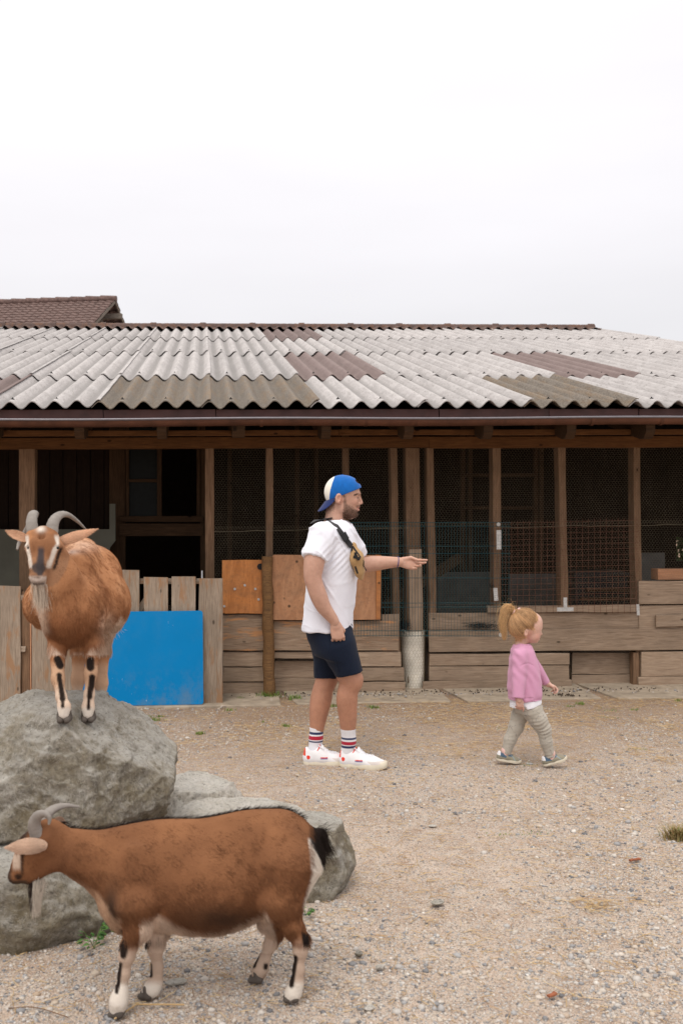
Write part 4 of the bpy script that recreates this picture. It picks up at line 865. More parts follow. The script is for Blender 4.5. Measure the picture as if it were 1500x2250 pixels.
# ------------------------------------------------------------------ boulders
def rock(name, label, c, r, seed, mat='rock_a', rot=0.0, rough=.06, planes=11, sub=6, flat_top=None, tiltx=0.0, cut=None):
    bm = bmesh.new(); bmesh.ops.create_icosphere(bm, subdivisions=sub, radius=1); D = np.array([v.co for v in bm.verts]); Fs = np.array([[v.index for v in f.verts] for f in bm.faces]); bm.free()
    g_ = np.random.default_rng(seed); nn = g_.normal(size=(planes, 3)); nn /= np.linalg.norm(nn, axis=1)[:, None]; nn2 = g_.normal(size=(planes + 4, 3)); nn2 /= np.linalg.norm(nn2, axis=1)[:, None]; nn = np.vstack([nn, nn2]); h = np.concatenate([g_.uniform(.72, .95, planes), g_.uniform(.9, .985, planes + 4)])
    if flat_top: nn = np.vstack([nn, [[.05, -.05, 1]]]); nn[-1] /= np.linalg.norm(nn[-1]); h = np.append(h, flat_top)
    if cut is not None:
        for cn, chh in cut: cn = A3(cn) / np.linalg.norm(cn); nn = np.vstack([nn, cn[None]]); h = np.append(h, chh)
    Rr = np.full(len(D), 1.0)
    for n_, hh in zip(nn, h):
        d = D @ n_; lim = np.where(d > 1e-3, hh / np.maximum(d, 1e-3), 9); k = .018; t_ = np.clip(.5 + .5 * (Rr - lim) / k, 0, 1); Rr = Rr * (1 - t_) + lim * t_ - k * t_ * (1 - t_) * .5
    p = D * Rr[:, None] * A3(r)
    f1 = fbm(p * 5 + seed, 5, .55); rid = 1 - np.abs(fbm(p * np.array([4, 4, 8]) + seed + 30, 5, .55)) * 2
    sd_ = p @ A3((.55, .25, .8)) * 9 + fbm(p * 3 + seed, 3) * 1.6; saw = (sd_ - np.floor(sd_)); saw = saw ** 3; p = p + D * (f1 * rough * .34 + np.minimum(rid, .4) * rough * .26 + saw * rough * .22)[:, None] + D * (fbm(p * 30 + seed, 3, .6) * rough * .16)[:, None]
    ct, st_ = math.cos(tiltx), math.sin(tiltx); p = np.stack([p[:, 0], p[:, 1] * ct - p[:, 2] * st_, p[:, 1] * st_ + p[:, 2] * ct], 1)
    cr2, sr = math.cos(rot), math.sin(rot); p = np.stack([p[:, 0] * cr2 - p[:, 1] * sr, p[:, 0] * sr + p[:, 1] * cr2, p[:, 2]], 1) + A3(c)
    o = obj_np(name, p, Fs, M[mat], loc=(c[0], c[1], max(0, p[:, 2].min()))); tag(o, label, 'boulder', 'boulders heaped in the yard'); return o
def px_c(x, y, Y): return tuple(P(x, y, Y))
big = rock('boulder', 'largest grey boulder, the one the horned goat stands on', px_c(135, 1700, 4.22), (.52, .50, .39), 12, 'rock_a', 0.0, .034, 5, 7, .80, cut=[((.72, -.2, .66), .685), ((.75, -.75, .1), .78), ((.1, -1, .12), .80), ((-.35, -.75, .5), .84), ((.55, -.5, -.72), .76), ((1, 0, -.1), .90), ((-.5, -.1, .85), .82), ((0, -.6, -.8), .80)])
rock('boulder', 'brown-stained boulder at the left edge in front of the standing goat\'s rock', px_c(45, 1968, 3.86), (.46, .32, .30), 5, 'rock_a', .1, .032, 5, 6, .78, cut=[((.85, -.5, .45), .70), ((.25, -1, .25), .80), ((.5, -.8, -.3), .8), ((-.2, -.3, 1), .74)])
rock('boulder', 'boulder mostly hidden behind the walking goat\'s head, under the big boulder', px_c(-60, 1880, 4.35), (.42, .32, .30), 8, 'rock_a', .3, .035, 6, 6)
rock('boulder', 'small pale boulder just right of the big boulder', px_c(440, 1797, 4.85), (.255, .24, .235), 21, 'rock_b', .1, .026, 5, 6, .74, cut=[((.1, -1, .2), .8), ((.8, -.5, .4), .78), ((-.8, -.4, .3), .82)])
rock('boulder', 'long flat-topped pale boulder behind the walking goat\'s back', px_c(525, 1908, 4.42), (.43, .34, .34), 33, 'rock_b', -.05, .026, 4, 6, .70, cut=[((1, -.25, .25), .82), ((.1, -1, .2), .80), ((-.6, -.3, .8), .80), ((.5, -.7, .5), .84)])
rock('boulder', 'grey boulder behind the walking goat\'s tail', px_c(688, 1903, 4.16), (.175, .19, .24), 41, 'rock_a', .1, .026, 5, 6, .76, cut=[((.8, -.5, .35), .80), ((.2, -1, .1), .80), ((-.7, -.2, .7), .85)])
rock('boulder', 'low boulder wedged under the right flank of the big boulder', px_c(300, 1905, 4.35), (.33, .26, .22), 55, 'rock_a', .5, .03, 6, 5)

# ------------------------------------------------------------------ pebbles, straw, grass
def gz1(x, y): return ground_z(np.asarray(x, float), np.asarray(y, float))
def scatter_area(n, g_, bias=1.0):
    y = 2.9 + (8.2 - 2.9) * g_.random(n) ** bias; x0 = (0 - 480) / FPX * y; x1 = (1560 - 440) / FPX * y; return x0 + (x1 - x0) * g_.random(n), y
def icos(n, x, y, s, g_, sink=.3, flat=.6):
    ph_ = (1 + 5 ** .5) / 2; B = np.array([(-1, ph_, 0), (1, ph_, 0), (-1, -ph_, 0), (1, -ph_, 0), (0, -1, ph_), (0, 1, ph_), (0, -1, -ph_), (0, 1, -ph_), (ph_, 0, -1), (ph_, 0, 1), (-ph_, 0, -1), (-ph_, 0, 1)]) / 1.902
    T = np.array([(0, 11, 5), (0, 5, 1), (0, 1, 7), (0, 7, 10), (0, 10, 11), (1, 5, 9), (5, 11, 4), (11, 10, 2), (10, 7, 6), (7, 1, 8), (3, 9, 4), (3, 4, 2), (3, 2, 6), (3, 6, 8), (3, 8, 9), (4, 9, 5), (2, 4, 11), (6, 2, 10), (8, 6, 7), (9, 8, 1)])
    a = g_.uniform(0, 6.28, n); e = g_.uniform(.55, 1.0, n); fl = g_.uniform(flat * .6, flat * 1.3, n); P_ = B[None] * (1 + g_.normal(0, .13, (n, 12, 1)))
    X = P_[..., 0] * s[:, None]; Y = P_[..., 1] * (s * e)[:, None]; Z = P_[..., 2] * (s * fl)[:, None]
    V = np.stack([X * np.cos(a)[:, None] - Y * np.sin(a)[:, None] + x[:, None], X * np.sin(a)[:, None] + Y * np.cos(a)[:, None] + y[:, None], Z + (gz1(x, y) + s * fl * (1 - 2 * sink))[:, None]], 2)
    return V.reshape(-1, 3), ((np.arange(n) * 12)[:, None, None] + T[None]).reshape(-1, 3)
g_ = np.random.default_rng(11)
x, y = scatter_area(80000, g_, 1.1); d = fbm(np.stack([x * .9, y * .9, x * 0], 1), 3); keep = (d + g_.normal(0, .35, len(x)) > -.2) & ((y < 7.6) | (g_.random(len(x)) < .45)) & ~((y > 8.0) & (x > -.9)); x, y = x[keep], y[keep]
s_ = np.clip(g_.lognormal(-5.5, .50, len(x)), .002, .018); V, T_ = icos(len(x), x, y, s_, g_, .36, .55)
V, T_ = V, T_; o = obj_np('gravel', V, T_, M['pebble'], loc=(1, 5, 0)); o['kind'] = 'stuff'
# grit: far more and smaller, as little octahedra
x, y = scatter_area(150000, g_, .95); d = fbm(np.stack([x * 1.1, y * 1.1, x * 0 + 4], 1), 3); keep = (d + g_.normal(0, .5, len(x)) > -.35) & ~((y > 8.0) & (x > -.9)); x, y = x[keep], y[keep]; n = len(x)
s_ = np.clip(g_.lognormal(-6.15, .35, n), .0012, .0045); O8 = np.array([(1, 0, 0), (-1, 0, 0), (0, 1, 0), (0, -1, 0), (0, 0, .8), (0, 0, -.3)]); T8 = np.array([(0, 2, 4), (2, 1, 4), (1, 3, 4), (3, 0, 4)])
a = g_.uniform(0, 6.28, n); P_ = O8[None] * s_[:, None, None] * (1 + g_.normal(0, .25, (n, 6, 1))); V = np.stack([P_[..., 0] * np.cos(a)[:, None] - P_[..., 1] * np.sin(a)[:, None] + x[:, None], P_[..., 0] * np.sin(a)[:, None] + P_[..., 1] * np.cos(a)[:, None] + y[:, None], P_[..., 2] + gz1(x, y)[:, None] + .0006], 2).reshape(-1, 3)
o = obj_np('grit', V, ((np.arange(n) * 6)[:, None, None] + T8[None]).reshape(-1, 3), M['pebble'], loc=(1, 5, 0)); o['kind'] = 'stuff'
# bits along the foot of the walls
n = 700; x = g_.uniform(-2.2, 4.4, n); y = np.where(x < .15, 8.03, 8.36) + np.abs(g_.normal(0, .09, n)) * -1 + .05; s_ = np.clip(g_.lognormal(-5.0, .4, n), .003, .014); V, T_ = icos(n, x, y, s_, g_, .2, .6); V[:, 2] += np.where(V[:, 0] > .1, .016, 0)
o = obj_np('gravel', V, T_, M['pebble'], loc=(1, 8.2, 0)); o['kind'] = 'stuff'
n = 260; x = np.concatenate([g_.uniform(.2, 3.9, 220), g_.normal(2.95, .10, 40)]); y = np.concatenate([8.42 + g_.normal(0, .06, 220), g_.normal(8.17, .03, 40)]); s_ = g_.uniform(.005, .009, n); V, T_ = icos(n, x, y, s_, g_, .1, .8); V[:, 2] += .02
o = obj_np('dung_litter', V, T_, M['dung'], loc=(2, 8.4, 0)); o['kind'] = 'stuff'
def straws(n, x, y, L, g_, w_=.0011, lift=.004):
    a = g_.uniform(0, 6.28, n); z = gz1(x, y) + g_.uniform(.001, lift * 2, n) ; bend = g_.normal(0, .25, n); V = []
    t_ = np.linspace(-.5, .5, 4); up = g_.normal(0, .07, n)
    for sgn in (0, 1, 2):
        ox = [(-1, 0), (1, 0), (0, 1.2)][sgn]
        ang = a[:, None] + bend[:, None] * t_[None]; px_ = x[:, None] + np.cos(ang) * t_ * L[:, None]; py_ = y[:, None] + np.sin(ang) * t_ * L[:, None]; pz_ = z[:, None] + up[:, None] * t_ * L[:, None] + np.abs(up[:, None]) * L[:, None] * .5
        V.append(np.stack([px_ - np.sin(ang) * w_ * ox[0], py_ + np.cos(ang) * w_ * ox[0], pz_ + w_ * ox[1]], 2))
    V = np.stack(V, 2).reshape(-1, 3); base = (np.arange(n) * 12)[:, None, None]; q_ = []
    for j in range(3):
        for k in range(3): q_.append([j * 3 + k, j * 3 + (k + 1) % 3, (j + 1) * 3 + (k + 1) % 3, (j + 1) * 3 + k])
    return V, (base + np.array(q_)[None]).reshape(-1, 4)
x, y = scatter_area(9500, g_, .75); L = np.clip(g_.lognormal(-3.55, .5, len(x)), .012, .13); V1 = straws(len(x), x, y, L, g_)
x, y = scatter_area(15000, g_, .5); kp = (y > 6.4) & (fbm(np.stack([x * 1.5, y * 2.5, x * 0], 1), 3) > -.1); x, y = x[kp], y[kp]; L = np.clip(g_.lognormal(-3.2, .4, len(x)), .015, .10); V2 = straws(len(x), x, y, L, g_, .001, .006)
V, Q = join_np([V1, V2]); o = obj_np('straw', V, Q, M['straw'], loc=(1, 5, 0), smooth=False); o['kind'] = 'stuff'
# little matted wisps of hay
wis = []
for (px, py, r_, cnt) in ((1175, 1606, .05, 60), (1000, 1662, .05, 60), (1310, 1990, .05, 130), (1400, 1650, .07, 90), (780, 1602, .05, 60), (860, 1630, .06, 50), (1460, 1670, .06, 70), (560, 1640, .06, 60), (1230, 1620, .05, 40), (940, 1583, .06, 40), (1420, 1586, .05, 50), (700, 1630, .05, 60), (1480, 1600, .1, 120)):
    c0_ = G(px, py); x = c0_.x + g_.normal(0, r_, cnt); y = c0_.y + g_.normal(0, r_ * .8, cnt); wis.append(straws(cnt, x, y, g_.uniform(.02, .06, cnt), g_, .0009, .014))
V, Q = join_np(wis); o = obj_np('hay_wisps', V, Q, M['straw'], loc=(1, 7, 0), smooth=False); o['kind'] = 'stuff'
def blades(c, r, n, h, g_, w_=.0022, spread=.5):
    x = c[0] + g_.normal(0, r, n); y = c[1] + g_.normal(0, r * .6, n); z0 = gz1(x, y); a = g_.uniform(0, 6.28, n); hh = h * g_.uniform(.5, 1.25, n); ln = spread * g_.uniform(.2, 1.2, n) * hh; V = []
    for t_, wd in ((0, 1), (.5, .8), (1, .05)):
        cx_ = x + np.cos(a) * ln * t_ ** 1.6; cy_ = y + np.sin(a) * ln * t_ ** 1.6; cz = z0 + hh * t_ * (1 - .25 * t_); b = a + 1.57
        for s_ in (-1, 1): V.append(np.stack([cx_ + np.cos(b) * w_ * wd * s_, cy_ + np.sin(b) * w_ * wd * s_, cz], 1))
    V = np.stack(V, 1).reshape(-1, 3); q_ = np.array([[0, 1, 3, 2], [2, 3, 5, 4]]); return V, ((np.arange(n) * 6)[:, None, None] + q_[None]).reshape(-1, 4)
bl_ = []
for (px, py, r_, n, h) in ((300, 1580, .03, 60, .03), (322, 1578, .035, 70, .035), (345, 1583, .03, 60, .03), (355, 1575, .02, 30, .025), (235, 1574, .02, 40, .03), (440, 1612, .02, 60, .03), (627, 1595, .018, 60, .03), (820, 1556, .022, 80, .035), (1275, 1546, .02, 70, .03), (1392, 1560, .02, 30, .02),
    (1250, 1552, .02, 30, .02), (1160, 1680, .03, 20, .015), (1335, 1577, .03, 25, .015), (1105, 1602, .03, 20, .012), (1490, 1540, .02, 50, .03), (275, 1550, .012, 30, .035), (20, 1552, .02, 60, .045), (575, 1585, .02, 20, .02), (735, 1552, .02, 40, .04), (1170, 1830, .04, 40, .012), (1100, 1835, .04, 30, .01), (1330, 1560, .05, 40, .015), (1400, 1645, .03, 25, .015), (1170, 1555, .04, 30, .012), (1490, 1836, .02, 60, .07), (505, 1560, .02, 30, .03), (528, 1538, .02, 90, .05)):
    c0_ = G(px, py); bl_.append(blades((c0_.x, c0_.y), r_, n, h, g_))
V, Q = join_np(bl_); o = obj_np('grass', V, Q, M['grass'], loc=(0, 8, 0), smooth=False); o['kind'] = 'stuff'
def tuft(px, py, r_, n, h, label, mat='grass', spread=.5, dz=0):
    c0_ = G(px, py); V, Q = blades((c0_.x, c0_.y), r_, n, h, g_, .0025, spread); V[:, 2] += dz; o = obj_np('grass_tuft', V, Q, M[mat], smooth=False); tag(o, label, 'grass tuft')
tuft(592, 1533, .05, 260, .075, 'bushiest green grass tuft, at the foot of the log post')
tuft(648, 1538, .03, 110, .055, 'green tuft to the right of the log post, behind the man\'s legs'); tuft(1492, 1838, .03, 380, .075, 'dry brown-green grass clump at the right edge of the gravel', 'drygrass', .9)
def weed(px, py, n, h, label, seed, size=.045, lean=(0, 0)):
    g2 = np.random.default_rng(seed); c0_ = G(px, py); t = thing('weed', label, 'weed', (c0_.x, c0_.y, 0)); lv = MB(); stm = MB()
    for i in range(n):
        a = g2.uniform(0, 6.28); hh = h * g2.uniform(.4, 1.1); tip = Vector((c0_.x + math.cos(a) * hh * .6 + lean[0] * hh, c0_.y + math.sin(a) * hh * .6 + lean[1] * hh, hh)); stm.tube([(c0_.x, c0_.y, 0), tuple((Vector((c0_.x, c0_.y, 0)) + tip) / 2 + Vector((0, 0, hh * .15))), tuple(tip)], .0012, 4)
        for j in range(4):
            b = a + g2.normal(0, 1.0); u = Vector((math.cos(b), math.sin(b), g2.uniform(-.2, .6))).normalized(); sd_ = u.cross(Vector((0, 0, 1))).normalized(); s2 = size * g2.uniform(.6, 1.1); q0 = tip - Vector((0, 0, hh * .25 * j * .7)); dn = Vector((0, 0, -.18 * s2))
            lv.add([tuple(q0), tuple(q0 + u * s2 * .4 + sd_ * s2 * .32 + dn * .5), tuple(q0 + u * s2 + dn), tuple(q0 + u * s2 * .4 - sd_ * s2 * .32 + dn * .5), tuple(q0 + u * s2 * .5)], [(0, 1, 4), (1, 2, 4), (2, 3, 4), (3, 0, 4)])
    lv.build('leaves', M['weed'], t); stm.build('stem', M['weed'], t)
weed(208, 2085, 6, .06, 'leafy green weed growing under the left boulder behind the walking goat', 1, .03); weed(222, 2062, 4, .08, 'small weed between the left boulder and the walking goat\'s chest', 5, .028)
weed(706, 1962, 6, .07, 'small green weed at the foot of the boulder behind the goat\'s tail', 2, .035); weed(752, 1915, 5, .05, 'tiny weed at the right corner of the boulder behind the goat\'s tail', 3, .03); weed(672, 2012, 5, .04, 'low weed in the gravel below the walking goat\'s tail', 4, .03)
def stone(px, py, r, label, mat='rock_b', seed=0):
    c0_ = G(px, py); o = rock('stone', label, (c0_.x, c0_.y, r[2] * .75), r, seed, mat, random.random(), r[0] * .06, 8, 4); o['category'] = 'stone'; o['group'] = 'loose stones on the gravel'
stone(788, 2100, (.018, .014, .011), 'smooth brown-grey stone alone on the gravel right of the walking goat', 'rock_a', 61); stone(835, 2130, (.017, .013, .01), 'round pale stone just below the brown-grey stone', 'rock_b', 62)
stone(388, 2160, (.036, .022, .007), 'flat pale stone between the walking goat\'s front legs and hind legs', 'rock_b', 63); stone(810, 2218, (.02, .016, .008), 'pale stone near the bottom edge of the gravel', 'rock_b', 64)
stone(960, 1985, (.032, .022, .006), 'flat grey stone pressed into the gravel in the middle of the yard', 'rock_a', 65); stone(950, 1816, (.022, .015, .005), 'flat pale stone in the gravel below the man', 'rock_b', 66)
def bark(px, py, L, a, label):
    c0_ = G(px, py); d_ = Vector((math.cos(a), math.sin(a), 0)) * L / 2; o = plank('bark_chip', c0_ - d_ + Vector((0, 0, .008)), c0_ + d_ + Vector((0, 0, .012)), .016, .008, M['bark'], None, seg=3, warp=.002, wdir=(0, 0, 1) if False else d_.cross(Vector((0, 0, 1))) ); tag(o, label, 'bark chip')
M['bark'] = simple('red_bark', (0.26, 0.09, 0.045), 0.9, var=.3, sc=60)
bark(1393, 1893, .05, .1, 'long red-brown bark chip on the gravel at the right'); bark(1212, 2192, .035, .5, 'small red-brown bark chip near the bottom of the gravel')
# long straw stalk by the front hoof and twig at the lower left
mb = MB(); a, b, c_ = G(252, 2243), G(300, 2215), G(405, 2213); mb.tube([a + Vector((0, 0, .006)), b + Vector((0, 0, .012)), c_ + Vector((0, 0, .008))], .0028, 6); o = mb.build('straw_stalk', M['straw'], smooth=True); tag(o, 'long bent straw stalk lying by the walking goat\'s front hoof', 'straw')
mb = MB(); mb.tube(smooth_curve([G(20, 2218) + Vector((0, 0, .004)), G(80, 2222) + Vector((0, 0, .012)), G(150, 2238) + Vector((0, 0, .004))], 5), .0018, 5); o = mb.build('twig', M['post'], smooth=True); tag(o, 'thin grey twig on the gravel at the lower left', 'twig')

# ------------------------------------------------------------------ people: shared builders
def A_(v): return np.array(v, float)
def frame(x, z):
    x = A_(x) / np.linalg.norm(x); z = A_(z) - x * (A_(z) @ x); z /= np.linalg.norm(z); return np.stack([x, np.cross(z, x), z])      # rows
def hand_mesh(wrist, fwd, back, size=1.0, curl=(20, 25, 15), mirror=1, spread=1.0, grow=(0, 0, 0, 0), thumb=(.055, .052, -.012, .088, .056, -.026), fat=1.0, arm=None, h=.0024):
    """local: x along the fingers, y towards the thumb, z out of the back of the hand"""
    F = Field((-.07, -.075, -.11), (.21, .09, .045), h / size * 1.0)
    ys = [.031, .0105, -.0105, -.030]; Ls = [(.040, .026, .022), (.044, .029, .023), (.041, .027, .022), (.032, .021, .020)]
    for i, y0 in enumerate(ys):
        kx = .088 - (.003, 0, .004, .012)[i]; F.cap((.005, y0 * .62, 0), (kx, y0, .0), .0135 * fat, .0105 * fat, .012)
        p = A_((kx, y0, 0)); ang = 0; dyy = y0 * .10 * spread
        r = [.0096, .0088, .0080, .0070]; r = [a * fat * (.92 if i == 3 else 1) for a in r]
        for j in range(3):
            ang += math.radians(curl[j] + grow[i] * (1 if j < 2 else .5)); q_ = p + A_((math.cos(ang) * Ls[i][j], dyy * (.4 if j else 1) * 1.0, -math.sin(ang) * Ls[i][j])); F.cap(p, q_, r[j], r[j + 1], .004); p = q_
    F.ell((.045, 0, -.004), (.05, .038 * fat, .0155 * fat), .012)
    F.cap((-.018, 0, 0), (.012, 0, 0), .0275 * fat, .022 * fat, .014, flat=((0, 0, 1), .92))
    t1, t2 = A_(thumb[:3]), A_(thumb[3:]); F.cap((.012, .020, -.006), t1, .0165 * fat, .0125 * fat, .010); F.cap(t1, t2, .0112 * fat, .0098 * fat, .004); F.cap(t2, t2 + (t2 - t1) * .5, .0098 * fat, .0078 * fat, .003)
    V, Q = F.mesh(1); V[:, 1] *= mirror
    if mirror < 0: Q = Q[:, ::-1]
    return (V * size) @ frame(fwd, back) + A_(wrist), Q
def shoe(name, parent, heel, yaw, length, pitch=0.0, style='white'):
    """local: u forward, z up, length 0.30 scaled"""
    k = length / .30; c, s_ = math.cos(yaw), math.sin(yaw); cp, sp = math.cos(pitch), math.sin(pitch)
    def T(V):
        V = A_(V); u, v, z = V[:, 0] * k, V[:, 1] * k, V[:, 2] * k; u, z = u * cp - z * sp, u * sp + z * cp
        return np.stack([heel[0] + u * c - v * s_, heel[1] + u * s_ + v * c, heel[2] + z], 1)
    kid = style != 'white'
    F = Field((-.02, -.075, -.01), (.32, .075, .06), .003); F.cap((.04, 0, .015), (.20, 0, .015), .040, .053, .02); F.cap((.20, 0, .015), (.25, .004, .017), .053, .043, .02)
    F.plane((0, 0, 0.0), (0, 0, -1), (-.05, -.1, -.05), (.35, .1, .1)); F.plane((0, 0, .030 if not kid else .026), (-.05, 0, 1), (-.05, -.1, -.05), (.35, .1, .1)); V, Q = F.mesh(1)
    V[:, 2] += sm(V[:, 0], .22, .31) * .012
    so = obj_np('sole', T(V), Q, M['sole'] if not kid else M['hsole'], parent)
    F = Field((-.02, -.07, 0), (.32, .07, .16), .003)
    F.cap((.043, 0, .045), (.12, 0, .046), .040, .044, .02, flat=((0, 0, 1), 1.15)); F.cap((.12, 0, .05), (.20, 0, .036), .046, .048, .02, flat=((0, 0, 1), .9)); F.cap((.20, 0, .034), (.252, .004, .030), .048, .040, .02, flat=((0, 0, 1), .72))
    F.cap((.040, 0, .05), (.038, 0, .088), .036, .031, .02); F.cap((.07, 0, .075), (.12, 0, .078), .034, .030, .02); F.cap((.10, 0, .088), (.118, 0, .104), .026, .022, .012, flat=((1, 0, -.4), .45))
    F.cap((.055, 0, .10), (.062, 0, .16), .026, .04, .008, op='-')
    F.plane((0, 0, .022), (0, 0, -1), (-.05, -.1, -.05), (.35, .1, .1)); V, Q = F.mesh(1)
    if kid:
        base = np.array([.26, .235, .175]); col = np.tile(base, (len(V), 1)); bl = (V[:, 0] > .03) & (V[:, 0] < .10) & (V[:, 2] > .058 + (V[:, 0] - .03) * -.1) | (V[:, 0] > .262) & (V[:, 2] > .03) | (V[:, 0] > .12) & (V[:, 0] < .165) & (V[:, 2] > .072)
        col[bl] = (.075, .12, .175); wt = (V[:, 0] < .034) & (V[:, 2] > .068); col[wt] = (.75, .74, .76); ln = np.abs(V[:, 0] - .21 + (V[:, 2] - .03) * .8) < .006; col[ln] = (.25, .31, .33)
    else:
        col = np.tile(np.array([.80, .79, .81]), (len(V), 1)); toe = (V[:, 0] > .215 - (V[:, 2] - .03) * 1.6) & (V[:, 2] < .055); col[toe] = (.66, .60, .57); toe2 = (V[:, 0] > .285); col[toe2] = (.62, .56, .5)
        red = (V[:, 0] < .016) & (V[:, 2] > .066); col[red] = (.75, .07, .03); d = np.hypot(V[:, 0] - .032, V[:, 2] - .058); tr = (d < .012) & (V[:, 0] > .022) & (np.abs(V[:, 1]) > .02); col[tr] = (.72, .05, .03)
        for r_, a, b, cc in ((.0022, .058, .0, (.7, .08, .06)), (.0022, .050, 0, (.10, .12, .3))):
            st = (np.abs(V[:, 2] - a) < r_ + .0006) & (V[:, 0] > .105) & (V[:, 0] < .152) & (V[:, 1] < 0); col[st] = cc
    obj_np('upper', T(V), Q, M['cloth'], parent, col=col)
    mb = MB(); rg = normals(V, Q)
    def top(u, v):
        i = np.argmin((V[:, 0] - u) ** 2 * 1.0 + (V[:, 1] - v) ** 2 * 1.0 - np.clip(V[:, 2], 0, .2) * .0006); return V[i] + np.array([0, 0, .002])
    n = 6 if not kid else 3
    for i in range(n):
        u = .115 + .016 * i if not kid else .13 + .022 * i
        for sg in ((-1, 1) if not kid else (1,)):
            q0 = [top(u, -.024 * sg), top(u + .006, 0) + (0, 0, .002), top(u + .014 * (1 if not kid else 0), .024 * sg)]; q0 = T(np.array([list(map(float, a)) for a in q0])); mb.tube(smooth_curve([tuple(a) for a in q0], 3), .0022 * k if not kid else .004 * k, 5)
    if not kid:
        for a in ((.10, .012), (.095, -.010)):
            q0 = [top(a[0], a[1]) + (0, 0, .002), top(a[0], 0) + (0, -.02, .012), top(.13, -.02) + (0, -.018, -.004)]; q0 = T(np.array([list(map(float, b)) for b in q0])); mb.tube(smooth_curve([tuple(b) for b in q0], 4), .0018, 5)
    mb.build('laces' if not kid else 'straps', M['lace'] if not kid else M['slate'], so, smooth=True)
    if not kid:
        mb = MB(); q0 = T(np.array([(.082, -.030, .085), (.094, -.025, .104), (.104, -.012, .122), (.104, .012, .122), (.094, .025, .104)])); mb.tube(smooth_curve([tuple(b) for b in q0], 4), .003, 6); mb.build('tongue_trim', M['red'], so, smooth=True)
    return so
def surf_path(V, Nn, pts, off=.004, mode='near'):
    """points of a path laid on a surface: for each sight line take the first vertex it meets"""
    rel = V - np.array(CAM); dep = rel @ np.array(F_); pxs = CX + rel @ np.array(R_) / dep * FPX; pys = CY - rel @ np.array(U_) / dep * FPX; o = []
    for (x, y) in pts:
        d = np.hypot(pxs - x, pys - y); i = np.where(d < 3.2)[0]
        if len(i) == 0: i = np.argsort(d)[:5]
        j = i[np.argmin(dep[i])]; o.append((V[j] + Nn[j] * off, Nn[j]))
    return o
def band(name, path, width, thick, mat, parent, n=5):
    P3 = np.array([a for a, _ in path]); Nn = np.array([b for _, b in path]); k = len(P3)
    for _ in range(2): Nn[1:-1] = (Nn[:-2] + Nn[1:-1] * 2 + Nn[2:]) / 4; P3[1:-1] = (P3[:-2] + 2 * P3[1:-1] + P3[2:]) / 4
    P3 = np.array([tuple(v) for v in smooth_curve([tuple(p) for p in P3], n)]); Nn = np.array([tuple(v) for v in smooth_curve([tuple(p) for p in Nn], n)]); Nn /= np.linalg.norm(Nn, axis=1)[:, None]
    T = np.gradient(P3, axis=0); S = np.cross(Nn, T); S /= np.linalg.norm(S, axis=1)[:, None]; w_ = width / 2
    ring = np.stack([P3 - S * w_, P3 - S * w_ + Nn * thick, P3 + S * w_ + Nn * thick, P3 + S * w_], 1).reshape(-1, 3); mb = MB()
    m_ = len(P3); mb.add(ring, [(i * 4 + a, i * 4 + (a + 1) % 4, (i + 1) * 4 + (a + 1) % 4, (i + 1) * 4 + a) for i in range(m_ - 1) for a in range(4)] + [(0, 3, 2, 1), tuple((m_ - 1) * 4 + a for a in range(4))])
    bm = bmesh.new(); o = mb.build(name, mat, parent); bm.from_mesh(o.data); bmesh.ops.recalc_face_normals(bm, faces=bm.faces); bm.to_mesh(o.data); bm.free(); return o

# ------------------------------------------------------------------ the man
MY = 6.13
man = thing('person', 'bearded man in white T-shirt, navy shorts and backwards blue cap, one hand reaching forward', 'person', G(750, 1688))
def H(x, y, d=0.0): return pn(x, y, MY + d)
F = Field(H(640, 1700, .42), H(940, 1030, -.36), .005) if False else Field(np.minimum(H(650, 1700, -.36), H(650, 1700, .34)), np.maximum(H(895, 1040, .34), H(895, 1040, -.36)), .0058)
# neck, trunk
F.cap(H(738, 1118), H(733, 1162), .058, .066, .02, flat=((0, 1, 0), .95))
F.stack([(H(738, 1150), .08, .12), (H(732, 1175), .125, .17), (H(731, 1230), .135, .18), (H(726, 1300), .13, .165), (H(724, 1360), .135, .165), (H(730, 1420), .13, .165)], .03, yaw=-.30)
# near arm
F.schain([H(704, 1184, -.165), H(694, 1215, -.212), H(689, 1243, -.228), H(687, 1268, -.232), H(691, 1284, -.232), H(699, 1307, -.230), H(711, 1334, -.222), H(731, 1360, -.212), H(736, 1372, -.209)], [.056, .060, .058, .050, .0475, .0490, .042, .0295, .022], .018)
F.schain([H(757, 1180, .16), H(782, 1225, .20), H(795, 1240, .19), H(822, 1238, .17), H(850, 1236, .155), H(874, 1235, .145), H(882, 1235.5, .142)], [.06, .05, .048, .0465, .038, .0295, .024], .015)
# legs
for pts, rad, d in (([(742, 1420, -.085), (760, 1465, -.09), (770.5, 1497, -.085), (765, 1515, -.083), (762, 1538, -.08), (764, 1577, -.066), (764.5, 1600, -.058), (766, 1625, -.048), (764, 1650, -.040)], [.098, .080, .067, .058, .0615, .0515, .0435, .036, .038], -1),
                    ([(722, 1420, .085), (720, 1470, .085), (717, 1495, .083), (710, 1513, .08), (705, 1537, .078), (700, 1565, .072), (697, 1592, .068), (694, 1620, .064), (692, 1648, .06)], [.098, .080, .065, .059, .064, .0555, .0445, .036, .038], 1)):
    F.schain([H(x, y, dd) for x, y, dd in pts], rad, .02)
F.cap(H(791, 1490, -.10), H(789, 1504, -.10), .012, .011, .03)
bodyV, bodyQ = F.mesh(4)
